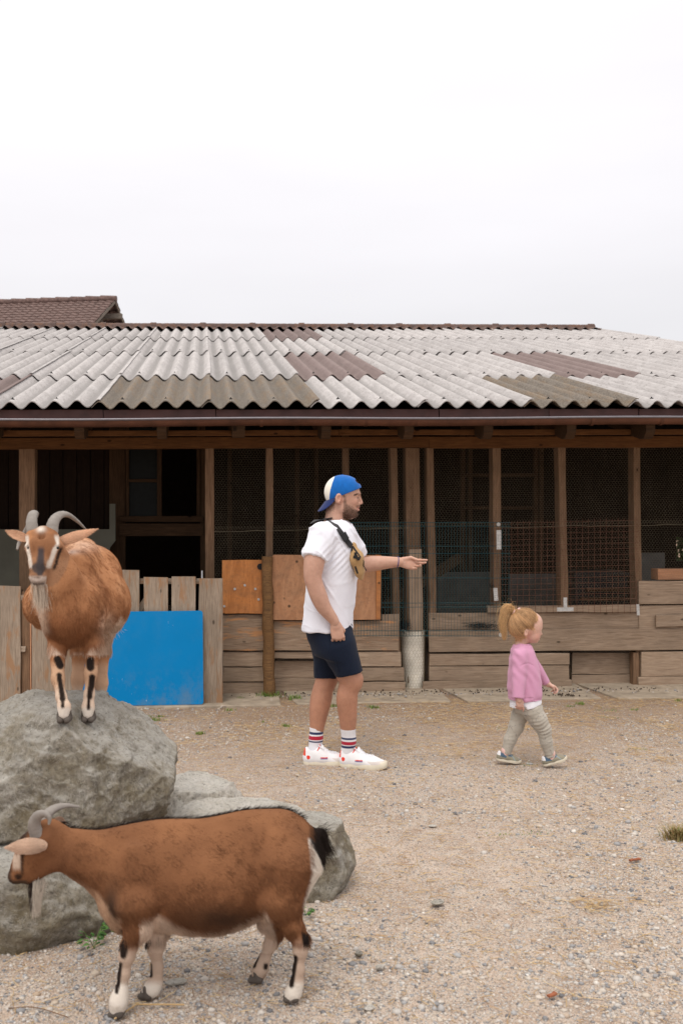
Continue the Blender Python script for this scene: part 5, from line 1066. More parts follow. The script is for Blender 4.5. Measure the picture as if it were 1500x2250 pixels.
# head, modelled finer
F = Field(H(700, 1160, -.11), H(805, 1035, .11), .0029) if False else Field(np.minimum(H(706, 1162, -.11), H(706, 1162, .11)), np.maximum(H(806, 1038, .11), H(806, 1038, -.11)), .0029)
F.ell(H(750, 1080), (.100, .077, .094), .02); F.ell(H(769, 1082), (.056, .062, .058), .03); F.ell(H(764, 1103), (.060, .060, .082), .03); F.ell(H(772, 1120), (.034, .040, .038), .02)
for s_ in (-1, 1):
    F.cap(H(753, 1117, s_ * .046), H(775, 1130, s_ * .016), .024, .018, .025); F.cap(H(753, 1100, s_ * .055), H(753, 1117, s_ * .046), .018, .022, .03)
    F.cap(H(783, 1086, s_ * .040), H(788.5, 1085, s_ * .012), .009, .010, .012); F.ell(H(777, 1103, s_ * .038), (.020, .016, .018), .02)
    F.ell(H(789.5, 1092.5, s_ * .033), (.014, .017, .011), .010, op='-'); F.ell(H(781.6, 1092.5, s_ * .032), (.0125, .015, .0125), .003)
    F.cap(H(784, 1090.5, s_ * .042), H(786.2, 1090.8, s_ * .020), .0035, .0035, .004)
    F.ell(H(788.5, 1107, s_ * .0125), (.010, .0075, .008), .005)
    # ear
    Re = [[math.cos(.2), 0, -math.sin(.2)], [0, 1, 0], [math.sin(.2), 0, math.cos(.2)]]
    F.ell(H(743, 1095, s_ * .083), (.020, .011, .032), .004, R=Re); F.ell(H(744.5, 1095, s_ * .094), (.0115, .0095, .020), .004, R=Re, op='-'); F.cap(H(747.5, 1098, s_ * .080), H(747, 1102, s_ * .079), .0055, .006, .004); F.cap(H(744, 1104, s_ * .077), H(745, 1105, s_ * .075), .008, .007, .006)
F.cap(H(780, 1094), H(783, 1110), .020, .018, .012); F.cap(H(788.4, 1089), H(792.6, 1102), .0085, .0095, .010); F.ell(H(793.0, 1105), (.0108, .0105, .0095), .006)
F.cap(H(787.6, 1113.2, -.012), H(787.6, 1113.2, .012), .0078, .0078, .007); F.cap(H(786.8, 1120.4, -.011), H(786.8, 1120.4, .011), .0080, .0080, .006); F.cap(H(791, 1117, -.022), H(791, 1117, .022), .0022, .0022, .002, op='-')
F.ell(H(779.5, 1131), (.019, .020, .017), .012)
F.cap(H(739, 1112), H(734, 1162), .057, .064, .02); F.cap(H(752, 1122), H(768, 1133), .04, .022, .02)
headV, headQ = F.mesh(1, .2)
nhV, nhQ = hand_mesh(H(736.5, 1372, -.209), (.22, -.02, -1), (.12, -.99, .02), .98, (48, 60, 30), 1, 1, (-8, 0, 4, 8), (.050, .046, -.022, .078, .034, -.040))
fhV, fhQ = hand_mesh(H(881, 1235.5, .142), (1, -.10, -.16), (.10, 1, -.22), .93, (16, 26, 16), -1, 1.1, (-10, 4, 16, 24), (.060, .038, -.020, .092, .030, -.030))
V, Q = join_np([(bodyV, bodyQ), (headV, headQ), (nhV, nhQ), (fhV, fhQ)])
s_px = (H(751, 1100) - H(750, 1100))[0]; hx0, hz0 = H(750, 1100)[0], H(750, 1100)[2]
def upx(V): return 750 + (V[:, 0] - hx0) / s_px, 1100 - (V[:, 2] - hz0) / s_px
u, v = upx(V); skin = np.array([.56, .33, .245]); col = np.tile(skin, (len(V), 1)); nz_ = fbm(V * 14, 3)
col *= (1 + nz_ * .05)[:, None]
lg_ = sm(v, 1440, 1500)[:, None]; col = col * (1 - lg_) + np.array([.47, .235, .15]) * lg_ * (1 + nz_ * .06)[:, None]
def beardmask(u, v):
    line = 1103 + (u - 752) * .56                     # upper cheek line from the ear to the mouth corner
    m_ = sm(v - line, -3, 6) * sm(u, 748, 753) * sm(1141 + (u < 770) * 2 - v, 0, 6); side = sm(v, 1088, 1092) * (1 - sm(u, 755, 759)) * sm(u, 749, 751) * (1 - sm(v, 1104, 1112))
    mo = sm(v, 1109, 1111) * (1 - sm(v, 1114, 1116)) * sm(u, 779, 782); m_ = np.maximum(np.maximum(m_, side), mo)
    lips = np.exp(-(((v - 1117.5) / 4.2) ** 2)) * sm(u, 781, 784); return m_ * (1 - lips)
hd = (v < 1150) & (np.abs(V[:, 1] - MY) < .1); bm_ = beardmask(u, v) * hd
col = col * (1 - .5 * bm_[:, None]) + np.array([.10, .055, .035]) * .5 * bm_[:, None]
lip = (np.exp(-(((v - 1117.5) / 3.6) ** 2)) * sm(u, 782, 785) * hd)[:, None]; col = col * (1 - .6 * lip) + np.array([.5, .17, .14]) * .6 * lip
er = (np.exp(-((u - 743) ** 2 + ((v - 1096) * .7) ** 2) / 60) * hd)[:, None]; col = col * (1 - .4 * er) + np.array([.62, .27, .2]) * .4 * er
ch = (np.exp(-((u - 777) ** 2 + (v - 1104) ** 2) / 50) * hd)[:, None]; col = col * (1 - .25 * ch) + np.array([.6, .25, .18]) * .25 * ch
bod = obj_np('body', V, Q, M['skin'], man, col=col)
# beard, eyebrows, hair under the cap, leg hair
def rs(V, Q, n, maskf, seed=None):
    p, nn = sample_surface(V, Q, n); w_ = maskf(p); k = rng.random(len(p)) < w_; return p[k], nn[k]
p, nn = rs(headV, headQ, 60000, lambda p: beardmask(*upx(p)) * (.30 + .55 * sm(upx(p)[1], 1108, 1130))); d = nn * .5 + np.array([.25, 0, -.8]) + rng.normal(0, .25, p.shape); d /= np.linalg.norm(d, axis=1)[:, None]
strands('beard', p, d, rng.uniform(.003, .008, len(p)), np.array([.035, .020, .013]) * rng.uniform(.6, 1.9, (len(p), 1)), M['hair'], man, .00026)
def brow(p): u, v = upx(p); return (np.abs(v - (1086.2 - (u - 784) * .12 + np.maximum(0, 780 - u) * .25)) < 1.7) * (u > 775) * (u < 789.5) * (np.abs(p[:, 1] - MY) > .012)
p, nn = rs(headV, headQ, 220000, brow); d = nn * .3 + np.array([-.7, 0, .1]) + rng.normal(0, .2, p.shape); d /= np.linalg.norm(d, axis=1)[:, None]; strands('eyebrows', p, d, .006, np.array([[.03, .02, .014]]) * np.ones((len(p), 1)), M['hair'], man, .0004)
for s_ in (-1, 1):
    mb = MB(); mb.tube([tuple(H(781.8 + 4.3 * math.cos(q_), 1094.4 - .8 * math.sin(q_), s_ * (.032 + .0158 * math.sin(q_)))) for q_ in (-.9, -.4, .1, .5, .9, 1.25)], [.0010, .0022, .0026, .0028, .0024, .0012], 5); mb.build('eyelashes', M['black'], man, smooth=True)
def hairm(p): u, v = upx(p); a = (v < 1126) * (u < 733 + np.maximum(0, 1100 - v) * .4) * (v > 1075) * (u < 741); b = (v > 1049) * (v < 1066) * (u > 777); c = (u > 737) * (u < 753) * (v < 1092) * (v > 1080) ; return np.clip(a * (1 - sm(v, 1105, 1128)) + b + c, 0, 1) * (~((np.hypot(u - 743, v - 1095) < 10)))
p, nn = rs(headV, headQ, 45000, hairm); d = nn * .25 + np.array([-.3, 0, -.9]) + rng.normal(0, .15, p.shape); u_, v_ = upx(p); fr = (u_ > 764)[:, None]; d = np.where(fr, nn * .7 + np.array([.2, 0, .5]) + rng.normal(0, .25, p.shape), d); d /= np.linalg.norm(d, axis=1)[:, None]
strands('hair', p, d, np.where(fr[:, 0], .016, .007), np.array([.045, .024, .014]) * rng.uniform(.6, 1.8, (len(p), 1)), M['hair'], man, .0003)
p, nn = rs(bodyV, bodyQ, 9000, lambda p: (upx(p)[1] > 1490) * (upx(p)[1] < 1602) * .8); d = nn * .35 + np.array([0, 0, -.8]) + rng.normal(0, .3, p.shape); d /= np.linalg.norm(d, axis=1)[:, None]; strands('leg_hair', p, d, .012, np.tile([.10, .05, .03], (len(p), 1)), M['hair'], man, .00011)
# T-shirt
F = Field(np.minimum(H(652, 1396, -.34), H(652, 1396, .33)), np.maximum(H(812, 1138, .33), H(812, 1138, -.34)), .0055)
F.stack([(H(742, 1143), .068, .085), (H(739, 1149), .088, .125), (H(735, 1160), .122, .172), (H(732, 1176), .143, .196), (H(732, 1205), .158, .203), (H(731, 1240), .157, .196), (H(727, 1290), .150, .186), (H(722, 1335), .149, .180), (H(719, 1372), .152, .182), (H(719, 1384), .153, .184)], .02, yaw=-.32, pw=2.2)
F.cap(H(708, 1176, -.165), H(690, 1228, -.226), .082, .074, .035, cut=True); F.cap(H(757, 1176, .16), H(783, 1222, .225), .078, .074, .04, cut=True)
F.cap(H(745, 1128, 0), H(746, 1148, -.0), .072, .070, .006, op='-')
V, Q = F.mesh(2); Nn = normals(V, Q); u, v = upx(V)
rel = V - H(725, 1270); fold = 0
for (ca, sa, amp, o_) in ((.85, .5, .0085, 0), (.3, .95, .0055, 9), (.95, -.3, .006, 21)):
    ac, al = rel[:, 0] * ca + rel[:, 2] * sa, -rel[:, 0] * sa + rel[:, 2] * ca; n_ = fbm(np.stack([ac * 11, V[:, 1] * 6, al * 3.2], 1) + o_, 2); fold = fold + amp * (np.maximum(0, 1 - np.abs(n_) / .28) ** 2) * (fbm(V * 4 + o_, 2) + .5).clip(0, 1)
fold = fold + .004 * fbm(V * np.array([9, 9, 5]), 3)
hem = sm(v, 1372, 1384); fold = fold + .005 * hem * np.sin(u * .16 + 1); V = V + Nn * fold[:, None]
# armpit drag lines
near = np.exp(-((u - 722) ** 2 + (v - 1225) ** 2) / 900) * (V[:, 1] < MY); V = V + Nn * (near * .0035 * np.sin((u + v) * .42))[:, None]
hemz = np.abs(v - 1378.5 - (u - 720) * .02) < .8; V = V - Nn * (hemz * .0015)[:, None]
teeV, teeN = V, normals(V, Q); obj_np('t_shirt', V, Q, M['tee'], man)
mb = MB(); ring = [tuple(H(746 + 25 * math.cos(a), 1149.5 - 3.5 * math.sin(a) + 6 * math.cos(a), 0) + np.array([0, math.sin(a) * .074, .0])) for a in np.linspace(0, 2 * math.pi, 25)]; mb.tube(ring, .0045, 6); mb.build('collar', M['tee'], man, smooth=True)
# shorts
F = Field(np.minimum(H(655, 1496, -.26), H(655, 1496, .26)), np.maximum(H(812, 1360, .26), H(812, 1360, -.26)), .0055)
F.stack([(H(722, 1366), .142, .165), (H(724, 1390), .148, .176), (H(730, 1410), .146, .182), (H(736, 1432), .138, .185), (H(738, 1440), .125, .18)], .02, yaw=-.2)
F.cap(H(742, 1418, -.085), H(767, 1479, -.095), .110, .084, .03, cut=(.20, 0, -1), flat=((0, 1, 0), 1.12)); F.cap(H(722, 1420, .085), H(719, 1488, .085), .108, .080, .03, cut=(.03, 0, -1), flat=((0, 1, 0), 1.12))
V, Q = F.mesh(2); Nn = normals(V, Q); u, v = upx(V); V = V + Nn * (.0035 * fbm(V * np.array([8, 8, 4]), 3) + .003 * np.sin((u * .2 + v * .11) + fbm(V * 6, 2) * 3) * (fbm(V * 4, 2) + .4).clip(0, 1))[:, None]
seam = (np.abs(v - 1474 - (v > 1481) * 0 + (u - 768) * .18) < .7) & (V[:, 1] < MY - .02); V = V - Nn * (seam * .0018)[:, None]; obj_np('shorts', V, Q, M['navy'], man)
mb = MB(); mb.tube([tuple(H(721.5, 1394, -.183)), tuple(H(725, 1420, -.196)), tuple(H(735, 1450, -.196)), tuple(H(743, 1482, -.176))], .0014, 5); mb.build('side_seam', M['navy'], man, smooth=True)
# socks and shoes
for (pts, rad, zs, nm) in (([(764.5, 1600, -.058), (766, 1626, -.048), (764, 1652, -.040)], [.0475, .0415, .044], (1611, 1616, 1620, 1627.5, 1629.5, 1635), 0), ([(695.8, 1597, .068), (694, 1622, .064), (692, 1648, .06)], [.0455, .0405, .043], (1607, 1612.5, 1616, 1624, 1626, 1630), 1)):
    c0_ = H(*pts[0]); F = Field(c0_ + (-.09, -.08, -.17), c0_ + (.10, .08, .02), .003); F.chain([H(*p) for p in pts], rad, .02); F.plane(c0_, (0, 0, 1), c0_ - .1, c0_ + .1)
    V, Q = F.mesh(1); V = V + normals(V, Q) * (.0012 * np.sin(np.arctan2(V[:, 1] - c0_[1], V[:, 0] - c0_[0]) * 26))[:, None] * .0; _, v = upx(V); v = v; col = np.tile([.74, .73, .77], (len(V), 1)); a = zs
    if True:
        dv = 0; col[(v > a[0] + dv) & (v < a[1] + dv)] = (.025, .035, .10); col[(v > a[2] + dv) & (v < a[3] + dv)] = (.42, .02, .045); col[(v > a[4] + dv) & (v < a[5] + dv)] = (.025, .035, .10)
    obj_np('sock', V, Q, M['cloth'], man, col=col)
hp = G(745, 1683.5); shoe('shoe', man, (hp.x, hp.y, -.004), math.radians(-19), .305, math.radians(0)); hp = G(665.5, 1680); shoe('shoe', man, (hp.x, hp.y, -.004), math.radians(-4), .30)
# cap
F = Field(np.minimum(H(704, 1104, -.12), H(704, 1104, .12)), np.maximum(H(805, 1034, .12), H(805, 1034, -.12)), .003)
F.ell(H(750.5, 1081), (.1085, .086, .106), .01); F.ell(H(766, 1078), (.078, .074, .079), .03); c0_ = H(728, 1096.5); F.plane(c0_, (.38, 0, -.925), H(690, 1120, -.2), H(820, 1020, .2)) if False else None
lo_, hi_ = np.minimum(H(690, 1120, -.2), H(690, 1120, .2)), np.maximum(H(820, 1020, -.2), H(820, 1020, .2)); F.plane(c0_, (.355, 0, -.935), lo_, hi_)
F.ell(H(789, 1057.5), (.036, .068, .0175), .003, op='-'); V, Q = F.mesh(1); Nn = normals(V, Q); u, v = upx(V)
pan = np.minimum(np.abs((u - 752) * .9 + (v - 1046) * .12), 9); V = V - Nn * (np.exp(-(pan / 1.0) ** 2) * .0012 * (V[:, 1] < MY))[:, None]
col = np.tile([.006, .115, .42], (len(V), 1)) * (1 + .10 * fbm(V * 60, 2))[:, None]; wh = u < 721.3 + (1093 - v) * .02 + .006 * (1093 - v) ** 2; col[wh] = (.80, .765, .68)
cap_ = obj_np('cap', V, Q, M['cloth'], man, col=col)
def visor():
    V0 = []; nu, nv = 17, 6; cx_, cz_ = H(750.5, 1081)[0], H(750.5, 1081)[2]
    for lay in (0, 1):
        for j in range(nv + 1):
            for i in range(nu):
                a = math.radians(-68 + 136 * i / (nu - 1)); t_ = j / nv; bx = cx_ - .101 * math.cos(a); by = MY + .080 * math.sin(a); bz = H(728, 1096.5)[2] + (bx - H(728, 1096.5)[0]) * .38 + .004
                ln = .078 * (1 - (abs(a) / 1.25) ** 3); q_ = np.array([bx - ln * t_ * .62, by + math.sin(a) * ln * t_ * .12, bz - ln * t_ * (.80 + .35 * (abs(math.sin(a))) ** 2) - lay * .004]); V0.append(q_)
    o = nu * (nv + 1); Fs = []
    for j in range(nv):
        for i in range(nu - 1): a = j * nu + i; Fs += [(a, a + 1, a + nu + 1, a + nu), (o + a, o + a + nu, o + a + nu + 1, o + a + 1)]
    for i in range(nu - 1): a = nv * nu + i; Fs.append((a, a + 1, o + a + 1, o + a))
    for j in range(nv):
        for a in (j * nu, j * nu + nu - 1): Fs.append((a, a + nu, o + a + nu, o + a))
    mb = MB(); mb.add(V0, Fs); mb.build('brim', M['cap_navy'], cap_, smooth=True)
visor()
cc = H(752, 1080); st = []
for a in np.linspace(-1.0, 1.0, 13):
    x = cc[0] + .111 * math.cos(a); y = MY + .088 * math.sin(a); z = c0_[2] + (x - c0_[0]) * .385 + .008; st.append((np.array([x, y, z]), np.array([math.cos(a), math.sin(a), .1])))
band('adjuster_strap', st, .016, .003, M['cap_navy'], cap_, 2)
mb = MB(); t_ = H(752, 1043.5); mb.tube([tuple(t_ - (0, 0, .004)), tuple(t_ + (0, 0, .003))], .007, 10); mb.build('button', M['cap_blue'], cap_, smooth=True)
# bracelet
mb = MB(); c0_ = H(873, 1235, .146); mb.tube([tuple(c0_ + np.array([.004 * math.sin(a), math.cos(a) * .033, math.sin(a) * .034])) for a in np.linspace(0, 2 * math.pi, 22)], .0028, 6); o = mb.build('bracelet', M['band'], man, smooth=True)
# chest bag
bag = thing('chest_bag', 'tan canvas chest bag on a black strap slung across the man\'s white T-shirt', 'bag', H(785, 1230, -.15))
pth = surf_path(teeV, teeN, [(696, 1140), (704, 1136), (712, 1135), (720, 1138), (728, 1144), (737, 1153), (745, 1163), (752, 1174), (759, 1184), (766, 1192), (772, 1200)], .009)
pth = [(np.array(H(686, 1147, .04)), np.array([-.6, .3, .6]))] + pth
band('strap', pth, .036, .0035, M['webbing'], bag, 4)
for k_, (x, y) in enumerate(((718, 1137), (722, 1141))): pass
def block(name, path, w_, th, mat): return band(name, path, w_, th, mat, bag, 2)
block('slider', surf_path(teeV, teeN, [(714, 1135.5), (719, 1138), (724, 1142)], .013), .044, .006, M['black'])
block('buckle', surf_path(teeV, teeN, [(751, 1171), (755, 1178), (760, 1186)], .012), .040, .011, M['black'])
bc = surf_path(teeV, teeN, [(776, 1205), (781, 1228), (786, 1252)], 0); a0, a1, a2 = [q_[0] for q_ in bc]; 
a0, a1, a2 = H(776, 1200, -.135), H(784.5, 1228, -.150), H(790, 1256, -.135); nrm = A_((.62, -.78, 0))
F = Field(a0 - .13, a0 + A_((.18, .13, .10)), .0034); F.D = F.D; F2 = Field(np.minimum(a0, a2) - .09, np.maximum(a0, a2) + .09, .0032)
F2.cap(a0, a1, .022, .047, .02, flat=(nrm, .62)); F2.cap(a1, a2, .047, .036, .02, flat=(nrm, .62)); F2.cap(H(771, 1190, -.13), a0, .014, .022, .01, flat=(nrm, .5)); F2.cap(a2, H(794, 1268, -.12), .034, .020, .01, flat=(nrm, .55)); V, Q = F2.mesh(1)
V = V + normals(V, Q) * (.003 * fbm(V * 24, 3))[:, None]; pou = obj_np('pouch', V, Q, M['tan'], bag); pN = normals(V, Q)
def on_pouch(pts, off): return surf_path(V, pN, pts, off)
band('zip', on_pouch([(776, 1198), (782, 1208), (789, 1217), (794, 1224)], .001), .010, .003, M['webbing'], pou, 3)
band('flap_trim', on_pouch([(774, 1222), (780, 1220), (787, 1224), (792, 1230)], .002), .016, .004, M['webbing'], pou, 3)
band('edge_binding', on_pouch([(771, 1200), (773, 1222), (777, 1244), (784, 1262)], .0), .010, .004, M['webbing'], pou, 3)
mb = MB(); q_ = on_pouch([(781, 1215), (784, 1222), (788, 1228)], .007)
for a, _ in q_: mb.box(tuple(a - (.008, .004, .010)), tuple(a + (.008, .004, .010)))
mb.build('clip', M['black'], pou)
mb = MB(); cs = [H(796 + math.sin(i * .9) * 1.2 + i * .75, 1229 + i * 2.7, -.16) for i in range(10)]
for a in cs: mb.tube([tuple(a - (0, 0, .003)), tuple(a + (0, 0, .003))], .0036, 6)
mb.tube([tuple(a) for a in cs], .0013, 5); mb.build('pull_cord', M['black'], pou, smooth=True)

# ------------------------------------------------------------------ the girl
TY = 6.02
girl = thing('person', 'toddler girl with a blonde ponytail, pink sweater and grey leggings walking to the right', 'person', G(1165, 1688))
def K(x, y, d=0.0): return pn(x, y, TY + d)
def box2(x0, x1, y0, y1, dd): a, b, c, d = K(x0, y1, -dd), K(x0, y1, dd), K(x1, y0, dd), K(x1, y0, -dd); q_ = np.array([a, b, c, d]); return q_.min(0), q_.max(0)
lo_, hi_ = box2(1085, 1225, 1405, 1698, .17); F = Field(lo_, hi_, .0045)
F.cap(K(1146, 1398), K(1144, 1424), .032, .036, .012); F.stack([(K(1146, 1416), .04, .06), (K(1148, 1445), .06, .075), (K(1152, 1500), .075, .08), (K(1156, 1555), .08, .08)], .02)
F.chain([K(1143, 1445, -.070), K(1139, 1490, -.108), K(1139, 1538, -.118)], [.034, .028, .021], .01); F.chain([K(1160, 1440, .08), K(1180, 1480, .10), K(1204, 1504, .10)], [.034, .028, .019], .01)
F.chain([K(1165, 1560, -.04), K(1196, 1600, -.045), K(1208, 1658, -.045), K(1210, 1668, -.045)], [.05, .036, .024, .020], .015); F.chain([K(1150, 1560, .045), K(1134, 1596, .045), K(1111, 1652, .045), K(1109, 1662, .045)], [.048, .036, .024, .020], .015)
bV, bQ = F.mesh(1)
lo_, hi_ = box2(1112, 1200, 1328, 1424, .115); F = Field(lo_, hi_, .0027)
F.ell(K(1152, 1371), (.094, .078, .092), .02); F.ell(K(1166, 1376), (.064, .066, .066), .03); F.ell(K(1168, 1392), (.048, .056, .052), .025); F.ell(K(1175, 1364), (.036, .052, .040), .02)
for s_ in (-1, 1):
    F.ell(K(1172, 1400, s_ * .034), (.028, .024, .024), .02); F.ell(K(1190, 1387.5, s_ * .030), (.012, .016, .009), .008, op='-'); F.ell(K(1181.2, 1387, s_ * .029), (.0125, .014, .011), .003)
    F.ell(K(1154.5, 1391, s_ * .073), (.0125, .008, .023), .005); F.ell(K(1155.5, 1390, s_ * .081), (.007, .006, .014), .003, op='-')
    F.ell(K(1185.8, 1394, s_ * .008), (.007, .006, .006), .004)
F.ell(K(1187.3, 1393.0), (.0095, .0095, .0085), .005); F.cap(K(1183.0, 1385), K(1186.3, 1391.5), .008, .0075, .008); F.ell(K(1191, 1382), (.008, .02, .012), .008, op='-')
F.cap(K(1183.6, 1399.5, -.007), K(1183.6, 1399.5, .007), .0078, .0078, .005); F.cap(K(1182.2, 1404.8, -.007), K(1182.2, 1404.8, .007), .0072, .0072, .004); F.cap(K(1187, 1402.2, -.02), K(1187, 1402.2, .02), .0018, .0018, .002, op='-'); F.ell(K(1176.5, 1409), (.013, .016, .010), .010); F.ell(K(1163, 1407), (.028, .03, .014), .02)
F.cap(K(1147, 1390), K(1144, 1424), .036, .036, .015); hV, hQ = F.mesh(1, .2)
n1V, n1Q = hand_mesh(K(1139, 1537, -.118), (.25, .05, -1), (.2, -.95, .1), .50, (30, 50, 30), 1, 1, (-25, 0, 5, 10), (.055, .050, -.015, .085, .045, -.03), 1.3)
n2V, n2Q = hand_mesh(K(1203, 1503, .10), (.95, -.15, -.5), (.30, .35, .9), .50, (30, 50, 30), -1, 1, (-5, 0, 5, 10), (.055, .045, -.018, .080, .035, -.035), 1.3)
V, Q = join_np([(bV, bQ), (hV, hQ), (n1V, n1Q), (n2V, n2Q)]); ks = (K(1151, 1400) - K(1150, 1400))[0]; kx0, kz0 = K(1150, 1400)[0], K(1150, 1400)[2]
def upk(V): return 1150 + (V[:, 0] - kx0) / ks, 1400 - (V[:, 2] - kz0) / ks
u, v = upk(V); col = np.tile([.64, .40, .32], (len(V), 1)) * (1 + .04 * fbm(V * 20, 2))[:, None]
def blend(m_, c): global col; col = col * (1 - m_[:, None]) + np.array(c) * m_[:, None]
blend(.45 * np.exp(-((u - 1174) ** 2 + (v - 1397) ** 2) / 60), (.66, .27, .22)); blend(.6 * np.exp(-(((v - 1402) / 3) ** 2)) * sm(u, 1181, 1183.5), (.6, .2, .18)); blend(.4 * np.exp(-((u - 1154) ** 2 + (v - 1391) ** 2) / 50), (.62, .25, .19)); blend(.35 * sm(v, 1536, 1546) * (u < 1160), (.62, .28, .22))
obj_np('body', V, Q, M['skin'], girl, col=col)
for s_ in (-1, 1):
    mb = MB(); mb.tube([tuple(K(1181.3 + 4.4 * math.cos(q_), 1388.6 - .6 * math.sin(q_), s_ * (.029 + .0152 * math.sin(q_)))) for q_ in (-.9, -.4, .1, .5, .9, 1.25)], [.0008, .0018, .0022, .0024, .0020, .0010], 5); mb.build('eyelashes', M['black'], girl, smooth=True)
# hair: scalp volume and combed strands
def hairline(u, v): f = 1177 + rng.normal(0, 1.4, len(u)) - np.maximum(0, v - 1348) * .12 - np.maximum(0, v - 1375) * .85; return (u < f) & (v < 1411) & ~((np.hypot(u - 1156, (v - 1391) * .62) < 6.4))
tie = K(1127, 1345, 0)
hh, hn = sample_surface(hV, hQ, 26000); u, v = upk(hh); k = hairline(u, v) & (v < 1409 + (u - 1126) * .05); hh, hn = hh[k], hn[k]
tv = tie - hh; ln = np.linalg.norm(tv, axis=1); cc = K(1152, 1372); t_ = np.linspace(0, 1, 8)
pts = []
for tt in t_:
    q_ = hh + tv * tt; dd = q_ - cc; kk = np.sqrt((dd[:, 0] / .102) ** 2 + (dd[:, 1] / .088) ** 2 + (dd[:, 2] / .101) ** 2); lift = 1.0 / np.maximum(kk, .25); q2 = cc + dd * np.minimum(np.maximum(lift, 1), 3)[:, None]
    w_ = min(1, tt * 4 + .1) * (1 - max(0, tt - .86) / .14 * .85); pts.append(hh * 0 + q_ * (1 - w_) + q2 * w_ if tt > 0 else hh)
pts = np.stack(pts, 1); pts = pts + rng.normal(0, .0022, (len(hh), 1, 3)) * t_[None, :, None] * (1.4 - t_[None, :, None]) + (fbm(hh * 45, 2) * .0035)[:, None, None] * hn[:, None, :]
vv = (rng.random(len(hh)) * .5 + fbm(hh * np.array([30, 30, 60]), 2) * .5 + .5)[:, None]; hc_ = np.array([.48, .29, .15]) * (.50 + .85 * vv.clip(0, 1)) 
dk = rng.random(len(hh)) < .25; hc_[dk] *= .62; strand_paths('hair', pts, hc_, M['hair'], girl, .00042, .8)
# wisps over the nape and temple
k2 = rng.choice(len(hh), 700); d = hn[k2] * .4 + np.array([-.2, 0, -.7]) + rng.normal(0, .3, (700, 3)); strands('loose_hair', hh[k2], d / np.linalg.norm(d, axis=1)[:, None], rng.uniform(.02, .05, 700), hc_[k2] * 1.15, M['hair'], girl, .00022, 6, bend=np.tile([0, 0, -.5], (700, 1)))
n = 3800; t_ = np.linspace(0, 1, 12); c_ = np.array([tuple(a) for a in smooth_curve([tuple(K(1130, 1347)), tuple(K(1120, 1336)), tuple(K(1111, 1337)), tuple(K(1105.5, 1352)), tuple(K(1104, 1372)), tuple(K(1106, 1390)), tuple(K(1107, 1404))], 3)]); tt = np.linspace(0, 1, len(c_))
cen = np.stack([np.interp(t_, tt, c_[:, k]) for k in range(3)], 1); rr_ = np.interp(t_, [0, .12, .35, .7, 1], [.006, .010, .016, .017, .006]); off = rng.normal(0, .5, (n, 1, 3)) + np.cumsum(rng.normal(0, .10, (n, 12, 3)), 1) * .9; L = rng.uniform(.5, 1.06, n)
cen_n = np.stack([np.stack([np.interp((t_[None] * L[:, None]).ravel(), t_, cen[:, k]).reshape(n, -1)], 0)[0] for k in range(3)], 2)
pts = cen_n + off * rr_[None, :, None] + rng.normal(0, .0015, (n, 12, 3)); vv = rng.random((n, 1)); strand_paths('ponytail', pts, np.array([.60, .38, .19]) * (.55 + .85 * vv), M['hair'], girl, .00042, .6)
k3 = 60; pts = cen_n[:k3] + rng.normal(0, 1.0, (k3, 1, 3)) * rr_[None, :, None] * 1.3; strand_paths('flyaway_hair', pts, np.tile([.7, .45, .2], (k3, 1)), M['hair'], girl, .0003, .6)
mb = MB(); c0_ = K(1127, 1344); mb.tube([tuple(c0_ + np.array([.009 * math.sin(a) * .6, math.cos(a) * .013, .013 * math.sin(a)])) for a in np.linspace(0, 2 * math.pi, 16)], .0052, 7); mb.build('hair_tie', M['pinkband'], girl, smooth=True)
mb = MB(); c0_ = K(1139.5, 1337.5, -.015); mb.tube([tuple(c0_ - (.007, 0, .003)), tuple(c0_ + (.007, 0, .003))], .0055, 7); mb.build('hair_clip', M['pinkband'], girl, smooth=True)
# sweater
lo_, hi_ = box2(1100, 1212, 1406, 1545, .18); F = Field(lo_, hi_, .004)
F.stack([(K(1146, 1412.5), .038, .045), (K(1146.5, 1418), .056, .070), (K(1147, 1428), .068, .086), (K(1148, 1442), .076, .095), (K(1150, 1470), .091, .102), (K(1151.5, 1500), .101, .106), (K(1152.5, 1525), .100, .108), (K(1153, 1535.5), .099, .104)], .015, pw=2.2)
F.cap(K(1141, 1441, -.080), K(1137, 1534, -.122), .050, .034, .018, cut=True, flat=((0, 1, 0), .9)); F.cap(K(1158, 1441, .075), K(1199, 1500, .105), .048, .025, .02, cut=True)
F.cap(K(1147, 1395), K(1147.5, 1415), .036, .034, .004, op='-'); V, Q = F.mesh(1); Nn = normals(V, Q); u, v = upk(V)
f_ = .0035 * fbm(V * np.array([10, 10, 6]), 3) + .0028 * np.sin((V[:, 0] * 1.2 + V[:, 2]) * 75 + fbm(V * 9, 2) * 3) * (fbm(V * 6 + 4, 2) + .3).clip(0, 1)
f_ = f_ - .0026 * np.exp(-((v - 1529.5) / .8) ** 2) * ((V[:, 1] > TY - .095) | (u > 1157)) - .003 * np.exp(-((v - 1525.5) / .9) ** 2) * (V[:, 1] < TY - .085) * (u < 1157) + .0022 * sm(v, 1526, 1527) * (V[:, 1] < TY - .085) * (u < 1157)
arm = np.abs((v - 1451) - .035 * (u - 1143) ** 2 * .6); f_ = f_ - .0026 * np.exp(-(arm / 1.3) ** 2) * (V[:, 1] < TY - .05) * (u > 1126) * (u < 1160); V = V + Nn * f_[:, None]; obj_np('sweater', V, Q, M['pink'], girl)
lo_, hi_ = box2(1112, 1202, 1524, 1562, .13); F = Field(lo_, hi_, .003); F.stack([(K(1154, 1530), .092, .098), (K(1154.5, 1553), .098, .103)], .005)
